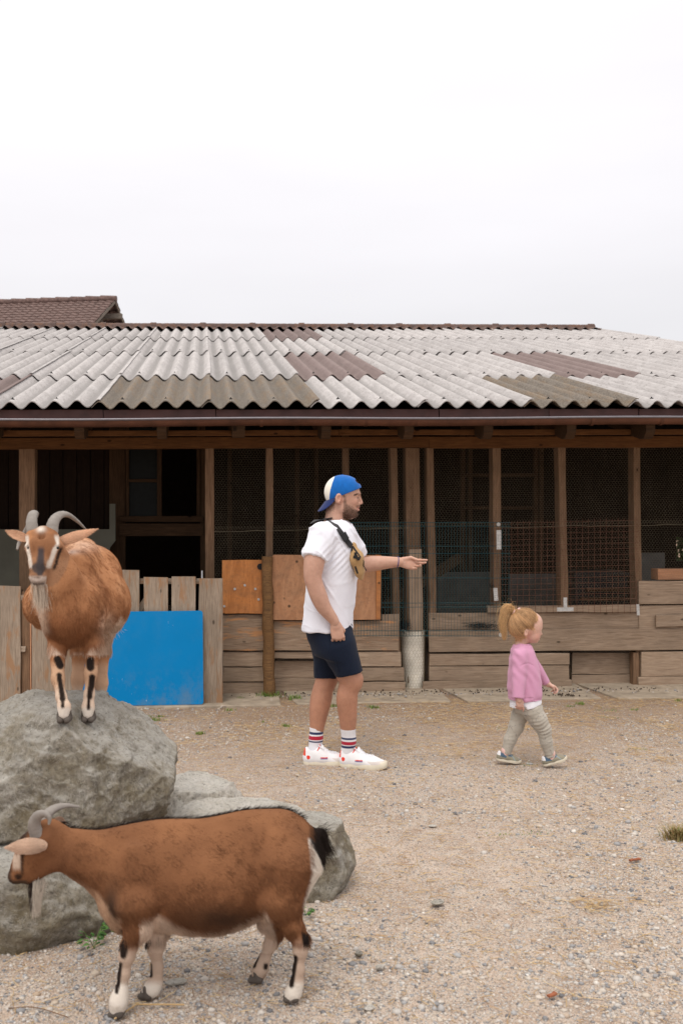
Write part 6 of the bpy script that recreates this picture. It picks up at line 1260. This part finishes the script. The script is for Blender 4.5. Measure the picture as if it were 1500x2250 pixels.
F.ell(K(1146, 1561, -.105), (.032, .06, .024), .008, op='-'); F.ell(K(1194, 1560, 0), (.05, .2, .022), .01, op='-'); F.plane(K(1170, 1546), (.30, 0, -1), lo_, hi_); V, Q = F.mesh(1); V = V + normals(V, Q) * (.0015 * np.sin(upk(V)[0] * .3))[:, None]; obj_np('shirt_hem', V, Q, M['shirt'], girl)
# leggings with a fine scribbled print
lo_, hi_ = box2(1100, 1216, 1536, 1672, .13); F = Field(lo_, hi_, .0035)
F.stack([(K(1156, 1542), .086, .088), (K(1159, 1552), .088, .092), (K(1160, 1565), .078, .088)], .02)
F.chain([K(1167, 1562, -.04), K(1181, 1581, -.045), K(1194, 1602, -.045), K(1199, 1630, -.045)], [.060, .0535, .0425, .0375], .018); F.cap(K(1199, 1630, -.045), K(1208, 1663, -.045), .0375, .0275, .01, cut=True)
F.chain([K(1148, 1560, .04), K(1140, 1574, .045), K(1133, 1597, .045), K(1120, 1625, .045)], [.056, .0475, .044, .038], .018); F.cap(K(1120, 1625, .045), K(1110.5, 1656, .045), .038, .0275, .01, cut=True)
V, Q = F.mesh(1); Nn = normals(V, Q); u, v = upk(V); wr_ = np.exp(-((v - 1592) / 14) ** 2) + .8 * sm(v, 1640, 1662) + .35; V = V + Nn * (wr_ * .0018 * np.sin(v * .75 + (u - 1150) * .25 + fbm(V * 10, 2) * 4.5) * (fbm(V * 12 + 5, 2) + .7).clip(0, 1))[:, None]
col = np.tile([.42, .385, .33], (len(V), 1)) * (1 + .05 * fbm(V * 30, 2))[:, None]; ln = np.abs(fbm(V * np.array([22, 22, 30]) + 3, 2)); col[ln < .035] = (.25, .23, .21); obj_np('leggings', V, Q, M['cloth'], girl, col=col)
for (x, y, d) in ((1209.5, 1666, -.045), (1109.5, 1660, .045)):
    c0_ = K(x, y, d); F = Field(c0_ - .06, c0_ + .06, .003); F.cap(c0_ + (0, 0, .03), c0_ + (0, 0, -.002), .0255, .024, .01); V, Q = F.mesh(1); obj_np('sock', V, Q, M['sockpink'] if 'sockpink' in M else M['pinkband'], girl)
h1 = G(1198.5, 1690); shoe('shoe', girl, (h1.x, TY - .045, .004), math.radians(2), .163, math.radians(14), 'kid')
h1 = G(1088.5, 1688); a_ = K(1088.5, 1678, .045); shoe('shoe', girl, (a_[0], a_[1], max(.026, a_[2])), math.radians(-2), .163, math.radians(-9.5), 'kid')

# ------------------------------------------------------------------ goats
def horn(parent, pts, r0, r1, flat=.75):
    c = smooth_curve([tuple(p) for p in pts], 7); n = len(c); rad = []
    for i in range(n):
        t_ = i / (n - 1); rad.append((r0 * (1 - t_) ** .8 + r1) * (1 + .035 * math.sin(i * 2.4)))
    mb = MB(); mb.tube(c, rad, 14, flat=flat); return mb.build('horn', M['horn'], parent, smooth=True)
def hoof(parent, c, yaw, s=1.0):
    """cloven hoof standing at c (centre of its sole)"""
    c = A_(c); co, si = math.cos(yaw), math.sin(yaw); F = Field(c - .05 * s, c + A_((.05, .05, .05)) * s, .0028)
    def L(u, v, z): return c + A_((u * co - v * si, u * si + v * co, z)) * s
    for sg in (-1, 1): F.cap(L(-.010, sg * .010, .014), L(.018, sg * .011, .009), .0145 * s, .0095 * s, .003); F.cap(L(-.010, sg * .010, .014), L(-.004, sg * .009, .034), .0145 * s, .013 * s, .006)
    F.plane(c, (0, 0, -1), c - .06, c + .06); V, Q = F.mesh(1); return obj_np('hoof', V, Q, M['hoof'], parent)
def fur_on(parent, V, Q, n, colf, dirf, lenf, name='fur', rad=.00042, wt=None):
    p, nn = sample_surface(V, Q, n, wt); d = dirf(p, nn); d = d - nn * (d * nn).sum(1)[:, None]; d /= np.maximum(np.linalg.norm(d, axis=1), 1e-6)[:, None]
    cl = np.stack([fbm(p * 32 + k * 9, 2) for k in range(3)], 1) * .17; d = d + nn * .26 + cl + rng.normal(0, .10, p.shape); d /= np.linalg.norm(d, axis=1)[:, None]
    L = lenf(p) * rng.uniform(.6, 1.15, len(p)); c = colf(p) * rng.uniform(.78, 1.2, (len(p), 1)) * (1 + .16 * fbm(p * 26 + 4, 2))[:, None]
    return strands(name, p - nn * .001, d, L, c.clip(0, 1), M['fur'], parent, rad, 4, bend=np.tile([0, 0, -.18], (len(p), 1)) - nn * .25, jit=.05, tip=.35)
def ear(parent, a, b, wdir, wmax, th=.004, col=(.62, .40, .28)):
    """leaf-shaped cupped ear from base a to tip b"""
    a, b = A_(a), A_(b); ax = b - a; L = np.linalg.norm(ax); ax /= L; w_ = A_(wdir) - ax * (A_(wdir) @ ax); w_ /= np.linalg.norm(w_); nn = np.cross(ax, w_); V0 = []; nu, nv = 13, 9
    for lay in (1, -1):
        for i in range(nu):
            t_ = i / (nu - 1); wd = wmax * (math.sin(math.pi * min(1, t_ * .93 + .10)) ** .75) * (1 - .25 * t_) + .0015
            for j in range(nv):
                s_ = j / (nv - 1) * 2 - 1; V0.append(a + ax * L * t_ + w_ * wd * s_ + nn * (wd * .45 * s_ * s_ * (1 - t_ * .5) - .02 * t_ * (1 - t_) * 0 + lay * th * .5 * (1 - s_ * s_ * .7)))
    o = nu * nv; Fs = []
    for i in range(nu - 1):
        for j in range(nv - 1): q0 = i * nv + j; Fs += [(q0, q0 + 1, q0 + nv + 1, q0 + nv), (o + q0, o + q0 + nv, o + q0 + nv + 1, o + q0 + 1)]
    V0 = np.array(V0); Fs = np.array(Fs); edge = [(i * nv, (i + 1) * nv) for i in range(nu - 1)] + [((i + 1) * nv + nv - 1, i * nv + nv - 1) for i in range(nu - 1)] + [((nu - 1) * nv + j, (nu - 1) * nv + j + 1) for j in range(nv - 1)]
    Fs = np.concatenate([Fs, np.array([(x, o + x, o + y, y) for x, y in edge])]); cc = np.tile(col, (len(V0), 1)); cc[:o] *= 1.0
    ob = obj_np('ear', V0, Fs, M['coat'], parent, col=cc); return ob, V0, Fs
BR = np.array([.195, .086, .041]); DKC = np.array([.018, .012, .010]); CREAM = np.array([.62, .48, .38]); WHT = np.array([.70, .64, .57])

# ---- goat walking in front, side view, head to the left
GY = 3.22
goat = thing('goat', 'dark brown goat with black back stripe and tail, walking left in front of the boulders', 'goat', G(430, 2200), 'goats in the yard')
def q1(x, y, d=0.0): return pn(x, y, GY + (x - 260) * .00022 + d)
a_, b_ = q1(0, 2240, .15), q1(740, 1775, -.15); F = Field((a_[0], GY - .22, -.005), (b_[0] + .05, GY + .33, b_[2]), .0052)
# barrel
F.schain([q1(306, 1930), q1(345, 1929), q1(405, 1925), q1(456, 1929), q1(507, 1914), q1(557, 1892), q1(606, 1882), q1(643, 1882)], [.142, .155, .163, .170, .168, .152, .136, .096], .04, 3, flat=((0, 1, 0), .74))
F.schain([q1(232, 1862), q1(285, 1842), q1(355, 1829), q1(431, 1830), q1(507, 1818), q1(557, 1811), q1(608, 1815), q1(655, 1842)], [.028, .030, .030, .030, .030, .030, .030, .028], .06, 3)
F.ell(q1(620, 1880), (.095, .11, .14), .04); F.ell(q1(275, 1955), (.075, .085, .13), .04)
for s_ in (-1, 1): F.ell(q1(298, 1935, s_ * .085), (.070, .04, .115), .025); F.ell(q1(628, 1862, s_ * .085), (.05, .035, .06), .03); F.ell(q1(455, 1950, s_ * .10), (.12, .05, .09), .04)
# neck and head
F.chain([q1(290, 1905), q1(222, 1891), q1(165, 1872), q1(130, 1856)], [.115, .080, .060, .050], .04, flat=((0, 1, 0), .78))
F.chain([q1(108, 1838), q1(76, 1866), q1(55, 1900), q1(38, 1922)], [.056, .052, .037, .024], .02, flat=((0, 1, 0), .84)); F.cap(q1(108, 1892), q1(62, 1929), .038, .019, .02, flat=((0, 1, 0), .8)); F.ell(q1(34, 1925), (.021, .020, .021), .012)
for s_ in (-1, 1):
    F.ell(q1(58, 1866, s_ * .040), (.020, .013, .014), .010); F.ell(q1(56, 1868, s_ * .050), (.010, .009, .008), .004, op='-'); F.ell(q1(24, 1917, s_ * .013), (.006, .005, .005), .003, op='-')
F.cap(q1(18, 1932, -.03), q1(48, 1930, -.045), .0045, .003, .003, op='-')
def leg(pts, rad, flat=None): F.chain(pts, rad, .022)
def pd(x, y, Y): return pn(x, y, Y)
hz = [G(257, 2232), G(322, 2192), G(640, 2198), G(563, 2156)]
FN, FF, RN, RF = [h_.y for h_ in hz]
leg([q1(300, 1990, -.09), q1(303, 2035, -.10), pd(286, 2075, FN - .0), pd(279, 2100, FN), pd(273, 2140, FN), pd(266, 2180, FN), pd(261, 2200, FN), pd(257, 2218, FN)], [.075, .040, .0235, .0215, .0155, .018, .025, .022])
leg([q1(345, 1985, .08), q1(350, 2035, .09), pd(342, 2065, FF), pd(342, 2085, FF), pd(346, 2125, FF), pd(343, 2155, FF), pd(334, 2172, FF), pd(326, 2182, FF)], [.066, .038, .0245, .022, .016, .018, .023, .020])
leg([q1(628, 1905, -.07), q1(618, 1975, -.095), pd(640, 2030, RN), pd(661, 2066, RN + .0), pd(660, 2090, RN), pd(656, 2130, RN), pd(652, 2160, RN), pd(644, 2182, RN), pd(640, 2188, RN)], [.115, .074, .033, .0235, .019, .0155, .018, .022, .019])
leg([q1(600, 1905, .07), q1(590, 1980, .09), pd(592, 2025, RF - .02), pd(602, 2048, RF), pd(594, 2075, RF), pd(580, 2110, RF), pd(572, 2130, RF), pd(566, 2146, RF)], [.10, .064, .033, .0235, .0185, .017, .021, .019])
F.cap(q1(668, 1838), q1(700, 1832), .022, .016, .02); F.cap(q1(700, 1832), q1(718, 1862), .015, .006, .01)
F.ell(q1(588, 2005, -.02), (.022, .02, .03), .02)
gV, gQ = F.mesh(2); gs = (q1(431, 1950) - q1(430, 1950))[0]; gx0, gz0 = q1(430, 1950)[0], q1(430, 1950)[2]
def ug(V): return projpx(V)
def gcol(V):
    u, v = ug(V); y = np.abs(V[:, 1] - (GY + .014 + (u - 260) * .00022)); n1 = fbm(V * 9 + 2, 3); n2 = fbm(V * 22 + 7, 2); c = np.tile(BR, (len(V), 1)) * (1 + .14 * n1)[:, None]
    def mx(m_, k): nonlocal c; m_ = np.clip(m_, 0, 1)[:, None]; c = c * (1 - m_) + np.array(k) * m_
    mx(.25 * sm(n1, .1, .7), (.28, .13, .06)); mx(.15 * sm(-n1, .1, .7), (.12, .05, .028))
    body = sm(u, 205, 250)
    mx(.8 * np.exp(-(((u - 490) / 82) ** 2 + ((v - 2020 + n2 * 8) / 26) ** 2)) * (v < 2062), (.055, .032, .022))          # dark flank patch over the belly
    mx(.85 * np.exp(-(((u - 242 - n2 * 4) / 20) ** 2 + ((v - 1995) / 52) ** 2)), (.045, .028, .02))                                # dark shoulder point
    top = np.interp(u, [60, 130, 200, 260, 300, 350, 430, 520, 570, 630, 675], [1800, 1818, 1838, 1843, 1823, 1815, 1806, 1790, 1783, 1797, 1830])
    mx(sm(.011 + .004 * n2 - y, -.004, .006) * (v < top + 50) * sm(u, 125, 150), DKC)                 # stripe along the back
    bel = np.interp(u, [235, 300, 340, 420, 500, 560, 600, 650], [2050, 2020, 2006, 2046, 2040, 2012, 1985, 1965]); bel = np.where(u > 585, np.interp(u, [585, 612, 650], [2004, 2062, 2085]), bel); mx(.92 * sm(v - bel + n2 * 6, -6, 16) * (u > 305) * (v < 2095), CREAM)   # belly
    mx(.8 * sm(v - np.interp(u, [95, 150, 215, 250], [1925, 1925, 1960, 2010]), -10, 14) * (u < 262) * (u > 100) * (v < 2060), (.55, .36, .24))         # throat
    legm = sm(v, 2056 + n2 * 8, 2104 + n2 * 8); mx(.88 * legm, np.array([.50, .38, .30])); mx(.9 * sm(v, 2150, 2170) * 1.0, WHT)
    # black leg markings on the fronts of the legs
    def mark(x0, y0, x1, y1, w_, Yc): 
        t_ = np.clip(((u - x0) * (x1 - x0) + (v - y0) * (y1 - y0)) / ((x1 - x0) ** 2 + (y1 - y0) ** 2), 0, 1); d = np.hypot(u - x0 - t_ * (x1 - x0), v - y0 - t_ * (y1 - y0)); mx(sm(w_ + n2 * 2 - d, -1.5, 2.5) * (np.abs(V[:, 1] - Yc) < .055), DKC)
    mark(272, 2072, 271, 2100, 8, FN); mark(265, 2118, 257, 2180, 6, FN); mark(323, 2064, 328, 2072, 7, FF); mark(331, 2120, 332, 2145, 4, FF); mark(667, 2050, 671, 2072, 7, RN); mark(648, 2105, 640, 2165, 6.5, RN); mark(568, 2085, 558, 2122, 6, RF); mark(584, 2122, 583, 2126, 7, RF)
    mx(sm(v, 1838, 1850) * (v < 2010) * sm(u - np.interp(v, [1840, 1880, 1920, 1990], [675, 681, 683, 664]), -2, 5), WHT)   # pale rump edge below the tail
    mx(sm(u, 676, 686) * (v < 1900) * (v < 1838 + (u - 676) * 1.5 + 12), DKC)                         # tail
    # head
    hd = (1 - sm(u, 112, 128)) * (v < 1960); mx(hd * .9 * sm(62 - u + (v - 1830) * -.3, -4, 5) * (v < 1856), DKC); mx(hd * sm(v, 1872, 1880) * (1 - sm(v, 1904, 1916)) * sm(u, 26, 31) * (1 - sm(u, 44, 47)) * .9, CREAM * .8)
    mx(hd * .95 * np.exp(-(((u - 49) / 3.4) ** 2)) * sm(v, 1866, 1872) * (1 - sm(v, 1918, 1926)), DKC); mx(hd * .9 * sm(9 - np.hypot(u - 41, (v - 1926) * 1.3), -2, 3), DKC); mx(hd * .9 * sm(v, 1931, 1937) * (1 - sm(u, 56, 66)), (.05, .035, .025)); mx(hd * .85 * (1 - sm(u, 22, 29)) * (v > 1880), (.04, .028, .022)); mx(hd * .75 * sm(1842 - v, 0, 16) * (1 - sm(u, 74, 100)), (.05, .03, .022))
    return c.clip(0, 1)
obj_np('body', gV, gQ, M['coat'], goat, col=gcol(gV))
def gdir(p, nn):
    u, v = ug(p); d = np.tile([.9, 0, -.45], (len(p), 1)); d[:, 2] -= .5 * sm(v, 1900, 2020); lg_ = sm(v, 2020, 2060)[:, None]; d = d * (1 - lg_) + np.array([.05, 0, -1]) * lg_; nk = (1 - sm(u, 150, 240))[:, None]; d = d * (1 - .7 * nk) + np.array([.55, 0, -.55]) * .7 * nk; return d
def glen(p):
    u, v = ug(p); L = .015 + .012 * sm(v, 1960, 2040) * (u > 200); L = np.where(v > 2070, .007, L); L = np.where(u < 130, .009, L); L = np.where((v > 2150), .009, L); st = (v < 1850) & (u > 130); return np.where((u > 676) & (v < 1900), .03, L)
fur_on(goat, gV, gQ, 170000, gcol, gdir, glen)
# white-and-black beard
n = 1300; r_ = q1(82, 1938)[None] + rng.normal(0, 1, (n, 3)) * np.array([.010, .010, .008]); d = np.tile([-.06, 0, -1.0], (n, 1)) + rng.normal(0, .05, (n, 3)); d[:, 0] -= (r_[:, 0] - q1(80, 1938)[0]) * 6; bc = np.where(((r_[:, 0] - q1(78, 1938)[0]) < -.004)[:, None], DKC * 2, np.array([.62, .55, .47])); strands('beard', r_, d, rng.uniform(.05, .105, n), bc * rng.uniform(.7, 1.15, (n, 1)), M['fur'], goat, .0005, 6, jit=.04)
n = 800; r_ = q1(694, 1834)[None] + rng.normal(0, 1, (n, 3)) * np.array([.014, .006, .005]); d = np.tile([.50, 0, -.80], (n, 1)) + rng.normal(0, .11, (n, 3)); d[:110, 2] += 1.2; d /= np.linalg.norm(d, axis=1)[:, None]; strands('tail_tuft', r_, d, rng.uniform(.03, .078, n), np.tile(DKC, (n, 1)) * rng.uniform(.6, 1.8, (n, 1)), M['fur'], goat, .00055, 5, bend=np.tile([0, 0, -.35], (n, 1)), jit=.1)
p, nn = sample_surface(gV, gQ, 60000); u, v = ug(p); top = np.interp(u, [130, 200, 260, 300, 350, 430, 520, 570, 630, 675], [1818, 1838, 1843, 1823, 1815, 1806, 1790, 1783, 1797, 1830]); k = (np.abs(p[:, 1] - (GY + .014 + (u - 260) * .00022)) < .011) & (nn[:, 2] > .5) & (v < top + 50) & (u > 130) & (u < 670); p, nn = p[k], nn[k]
strands('back_stripe', p, (lambda d: d / np.linalg.norm(d, axis=1)[:, None])(nn * .35 + np.array([.8, 0, .05]) + rng.normal(0, .12, p.shape)), .019, np.tile(DKC, (len(p), 1)) * rng.uniform(.6, 1.6, (len(p), 1)), M['fur'], goat, .0005, 4)
for i, (a, b) in enumerate(((q1(104, 1857, -.050), q1(13, 1862, -.115)), (q1(116, 1806, .040), q1(148, 1822, .10)))):
    e_, eV, eQ = ear(goat, a, b, (0.0, .35, 1), .026, col=(.58, .40, .29)); fur_on(e_, eV, eQ, 4000, lambda p: np.tile([.62, .44, .33], (len(p), 1)), lambda p, nn: np.tile(b - a, (len(p), 1)), lambda p: np.full(len(p), .007), rad=.00032)
horn(goat, [q1(82, 1836, -.024), q1(76, 1812, -.032), q1(83, 1793, -.044), q1(98, 1788, -.056), q1(109, 1798, -.064), q1(108, 1812, -.068)], .019, .004); horn(goat, [q1(96, 1826, .028), q1(100, 1797, .038), q1(118, 1778, .055), q1(145, 1770, .08), q1(176, 1773, .10)], .020, .0025)
for s_ in (-1, 1):
    mb = MB(); e_ = q1(56, 1868, s_ * .0425); bm = bmesh.new(); bmesh.ops.create_uvsphere(bm, u_segments=14, v_segments=8, radius=.0085); mb.add([tuple(A_(v_.co) + e_) for v_ in bm.verts], [tuple(v_.index for v_ in f_.verts) for f_ in bm.faces]); bm.free(); mb.build('eye', M['eye'], goat, smooth=True)
for h_, yw in zip(hz, (2.9, 2.8, 3.05, 2.9)): hoof(goat, (h_.x, h_.y, -.002), yw, .98)

# ---- goat standing on the boulder, seen from the front
SY = 4.08
stand = thing('goat', 'ginger horned goat with a white beard facing the camera on top of the big boulder', 'goat', pn(168, 1585, SY), 'goats in the yard')
def q2(x, y, d=0.0): return pn(x, y, SY + d)
lo_ = A_((q2(10, 1600)[0], SY - .32, q2(0, 1600)[2])); hi_ = A_((q2(310, 1100, .7)[0] + .05, SY + .78, q2(0, 1110)[2] + .03)); F = Field(lo_, hi_, .0058)
F.ell(q2(160, 1338, .02), (.135, .15, .155), .05); F.ell(q2(174, 1312, .28), (.196, .28, .178), .06); F.ell(q2(196, 1268, .50), (.150, .18, .150), .06); F.ell(q2(90, 1328, .22), (.07, .15, .085), .05); F.ell(q2(232, 1330, .30), (.105, .20, .12), .06); F.cap(q2(170, 1250, .08), q2(178, 1220, .30), .07, .08, .06)
F.chain([q2(150, 1330, -.06), q2(125, 1275, -.11), q2(106, 1215, -.14)], [.110, .088, .070], .04)
# head: poll at top, muzzle towards the camera and down
F.chain([q2(97, 1185, -.13), q2(93, 1205, -.165), q2(87, 1238, -.205), q2(83, 1262, -.225)], [.054, .056, .038, .027], .02); F.ell(q2(84, 1268, -.222), (.034, .03, .026), .012); F.cap(q2(100, 1245, -.155), q2(84, 1276, -.200), .036, .022, .018)
F.ell(q2(72, 1180, -.145), (.028, .03, .03), .015); F.ell(q2(113, 1180, -.145), (.028, .03, .03), .015); F.ell(q2(92, 1176, -.185), (.012, .02, .03), .02, op='-')
for s_, xx in ((-1, 62), (1, 129)):
    F.ell(q2(xx + (4 if s_ < 0 else -4), 1203, -.175), (.021, .022, .016), .012); F.ell(q2(xx, 1204, -.195), (.010, .010, .008), .004, op='-'); F.ell(q2(84 + s_ * 8, 1249, -.252), (.0065, .008, .0045), .003, op='-')
F.cap(q2(66, 1271, -.25), q2(98, 1271, -.25), .005, .005, .003, op='-')
ft = [(141, 1583), (196, 1584)]
hoofp = []
top_dep = None
bigV = np.array([v.co for v in big.data.vertices]) + np.array(big.location)
def rock_z(x, y):
    d = np.hypot(bigV[:, 0] - x, bigV[:, 1] - y); i = np.where(d < .012)[0]; i = i if len(i) else np.argsort(d)[:6]; return bigV[i, 2].max()
def on_rock(px, py):
    """where the sight line meets the boulder"""
    rel = bigV - np.array(CAM); dep = rel @ np.array(F_); a = CX + rel @ np.array(R_) / dep * FPX; b = CY - rel @ np.array(U_) / dep * FPX; d = np.hypot(a - px, b - py); i = np.where(d < 4)[0]; i = i if len(i) else np.argsort(d)[:6]; return bigV[i[np.argmin(dep[i])]]
f1, f2 = on_rock(141, 1586), on_rock(196, 1587); f1[1] += .0; f2[1] += .0
f1[2] = rock_z(f1[0], f1[1]); f2[2] = rock_z(f2[0], f2[1])
r1 = A_((q2(172, 1500, .42)[0], SY + .40, 0)); r2 = A_((q2(222, 1500, .42)[0], SY + .42, 0)); r1[2] = rock_z(r1[0], r1[1]); r2[2] = rock_z(r2[0], r2[1])
for fx, (hx, hy), kn in ((f1, (127, 1420), (136, 1482)), (f2, (207, 1415), (202, 1475))):
    s0 = q2(hx + (8 if hx < 150 else -8), 1365, .0); s1 = q2(hx, hy, -.01); kx = q2(kn[0], kn[1], 0); kx[1] = (s1[1] + fx[1]) / 2
    F.chain([s0, s1, kx, kx * .45 + fx * .55 + (0, 0, .02), fx + A_((0, .004, .055)), fx + A_((0, -.002, .026))], [.055, .034, .0235, .0185, .0225, .0205], .02)
for rx, hp_ in ((r1, q2(150, 1330, .50)), (r2, q2(225, 1330, .50))):
    hk = rx + A_((0, .06, .24)); F.chain([hp_, hp_ * .5 + hk * .5 + A_((0, -.05, .03)), hk, rx + A_((0, .02, .10)), rx + A_((0, 0, .03))], [.11, .07, .034, .025, .022], .03)
sV, sQ = F.mesh(2); ss = (q2(101, 1300) - q2(100, 1300))[0]; sx0, sz0 = q2(100, 1300)[0], q2(100, 1300)[2]
def us(V): return projpx(V)
BR2 = np.array([.37, .172, .082])
def scol(V):
    u, v = us(V); dy = V[:, 1] - SY; n1 = fbm(V * 8 + 12, 3); n2 = fbm(V * 24 + 3, 2); c = np.tile(BR2, (len(V), 1)) * (1 + .2 * n1)[:, None]
    def mx(m_, k): nonlocal c; m_ = np.clip(m_, 0, 1)[:, None]; c = c * (1 - m_) + np.array(k) * m_
    mx(.4 * sm(n1, 0, .6), (.47, .26, .14)); mx(.4 * sm(-n1, .1, .6), (.23, .09, .04)); mx(.5 * np.exp(-(((u - 165) / 30) ** 2 + ((v - 1370) / 45) ** 2)) * (dy < .1), (.25, .10, .045))
    mx(.6 * np.exp(-(((u - 185) / 35) ** 2 + ((v - 1198) / 14) ** 2)), (.60, .42, .32)); mx(.5 * np.exp(-(((u - 160) / 14) ** 2 + ((v - 1213) / 6) ** 2)) * (dy > 0), (.35, .30, .28))
    mx(.9 * np.exp(-(((u - 90 - (v - 1340) * .12) / 12) ** 2)) * sm(v, 1290, 1310) * (1 - sm(v, 1375, 1395)) * (dy < .05), CREAM * 1.05)          # pale throat stripe
    mx(.85 * sm(v - np.interp(u, [60, 110, 140, 200, 240, 260], [1406, 1412, 1432, 1426, 1394, 1356]) + n2 * 6, -4, 10) * (v < 1440), CREAM)
    mx(.6 * np.exp(-(((u - 238) / 18) ** 2 + ((v - 1380) / 30) ** 2)), CREAM)
    lg_ = sm(v, 1446, 1470) ; mx(.75 * lg_, (.55, .36, .24)); mx(.9 * sm(v, 1500 + n2 * 6, 1530), CREAM); mx(.9 * sm(v, 1548, 1562), WHT)
    def mark(x0, y0, x1, y1, w_, k=DKC, dd=.06):
        t_ = np.clip(((u - x0) * (x1 - x0) + (v - y0) * (y1 - y0)) / max(1, (x1 - x0) ** 2 + (y1 - y0) ** 2), 0, 1); d = np.hypot(u - x0 - t_ * (x1 - x0), v - y0 - t_ * (y1 - y0)); mx(sm(w_ + n2 * 1.5 - d, -1.5, 2.0) * (dy < dd), k)
    mark(127, 1448, 133, 1462, 8.5); mark(199, 1452, 200, 1466, 9); mark(130, 1484, 138, 1535, 6.5); mark(138, 1535, 138, 1552, 4.5); mark(203, 1488, 197, 1530, 7); mark(196, 1530, 194, 1556, 4)
    u = u + n2 * 1.6
    hd = ((v < 1290) & (dy < -.10)).astype(float) * (np.hypot((u - 92) / 1.1, (v - 1215) * .72) < 56); 
    def hm(m_, k): mx(m_ * hd, k)
    hm(.55 * sm(-n1 + fbm(V * 40, 2) * .6, -.1, .5) * (v < 1225), (.20, .095, .05)); hm(.45 * sm(v, 1215, 1235), (.20, .13, .09)); hm(.95 * sm(8.5 - np.abs(u - 88 - (1255 - v) * .06) + n2 * 3, -1, 4) * sm(v, 1196, 1210) * (1 - sm(v, 1262, 1268)), (.05, .045, .05)); hm(.95 * np.exp(-(((u - 91) / 9) ** 2 + ((v - 1163) / 7) ** 2)), WHT)
    for s_, x0, x1 in ((-1, 59, 68), (1, 126, 108)):
        t_ = np.clip((v - 1195) / 50, 0, 1); xx = x0 + (x1 - x0) * t_; hm(.85 * sm(4.8 - np.abs(u - xx) + n2 * 2, -2.5, 3) * sm(v, 1172, 1182) * (1 - sm(v, 1244, 1252)), WHT)
        t_ = np.clip((v - 1205) / 45, 0, 1); xx = (x0 + s_ * 8) + (x1 + s_ * 11 - x0 - s_ * 8) * t_; hm(.95 * sm(4.0 - np.abs(u - xx), -1, 2) * sm(v, 1200, 1206) * (1 - sm(v, 1248, 1256)), DKC)
    hm(.9 * sm(16 - np.hypot(u - 86, (v - 1248) * 1.2), -2, 3), (.06, .05, .05)); hm(.9 * sm(v, 1264, 1268) * (u < 103), (.55, .47, .42)); hm(.8 * np.exp(-(((v - 1283) / 4) ** 2)) * (u < 100), (.10, .08, .08)); return c.clip(0, 1)
obj_np('body', sV, sQ, M['coat'], stand, col=scol(sV))
def sdir(p, nn):
    u, v = us(p); d = np.stack([(u - 150) * .004, np.full(len(p), .45), np.full(len(p), -1.0)], 1); hd = ((v < 1290) & (p[:, 1] < SY - .08))[:, None]; return np.where(hd, np.stack([(u - 92) * .01, np.zeros(len(p)) + .3, np.where(v < 1190, .7, -.1)], 1), d)
def slen(p):
    u, v = us(p); L = np.full(len(p), .018); L = np.where(v > 1440, .009, L); L = np.where((v > 1370) & (v < 1430), .032, L); L = np.where((v < 1290) & (p[:, 1] < SY - .08), .009, L); return L
fur_on(stand, sV, sQ, 120000, scol, sdir, slen, rad=.00055)
n = 1500; r_ = q2(88, 1284, -.19)[None] + rng.normal(0, 1, (n, 3)) * np.array([.010, .010, .008]); d = np.tile([.03, .10, -1.0], (n, 1)) + rng.normal(0, .07, (n, 3)); d[:, 0] += (r_[:, 0] - q2(88, 1284, -.19)[0]) * 3; strands('beard', r_, d, rng.uniform(.03, .10, n), np.array([.68, .58, .48]) * rng.uniform(.75, 1.15, (n, 1)), M['fur'], stand, .0006, 6, jit=.04)
n = 220; r_ = q2(229, 1385, .22)[None] + rng.normal(0, 1, (n, 3)) * np.array([.03, .05, .012]); d = np.tile([.5, 0, -.8], (n, 1)) + rng.normal(0, .25, (n, 3)); strands('belly_tuft', r_, d, rng.uniform(.012, .028, n), CREAM * rng.uniform(.8, 1.1, (n, 1)), M['fur'], stand, .0006, 5, jit=.08)
for a, b, w_ in ((q2(62, 1187, -.12), q2(16, 1167, -.10), (0.1, -.5, -1)), (q2(124, 1190, -.12), q2(213, 1163, -.08), (0, -.5, -1))):
    e_, eV, eQ = ear(stand, a, b, w_, .024 if b[0] > a[0] else .020, col=(.60, .36, .24)); fur_on(e_, eV, eQ, 4500, lambda p: np.tile([.62, .38, .25], (len(p), 1)), lambda p, nn: np.tile(b - a, (len(p), 1)), lambda p: np.full(len(p), .010), rad=.0004)
horn(stand, [q2(75, 1180, -.14), q2(70, 1150, -.13), q2(73, 1130, -.08), q2(76, 1133, 0.0), q2(62, 1160, .07), q2(44, 1190, .06), q2(38, 1208, .02)], .022, .004)
horn(stand, [q2(113, 1178, -.14), q2(117, 1150, -.12), q2(128, 1134, -.08), q2(146, 1130, -.03), q2(168, 1143, .02), q2(192, 1166, .05)], .0245, .003)
for x_ in (64, 128):
    mb = MB(); e_ = q2(x_ + (2 if x_ < 90 else -2), 1204, -.183); bm = bmesh.new(); bmesh.ops.create_uvsphere(bm, u_segments=14, v_segments=8, radius=.0105); mb.add([tuple(A_(v_.co) + e_) for v_ in bm.verts], [tuple(v_.index for v_ in f_.verts) for f_ in bm.faces]); bm.free(); mb.build('eye', M['eye'], stand, smooth=True)
for h_ in (f1, f2, r1, r2): hoof(stand, (h_[0], h_[1], h_[2] - .004), -math.pi / 2, 1.22)
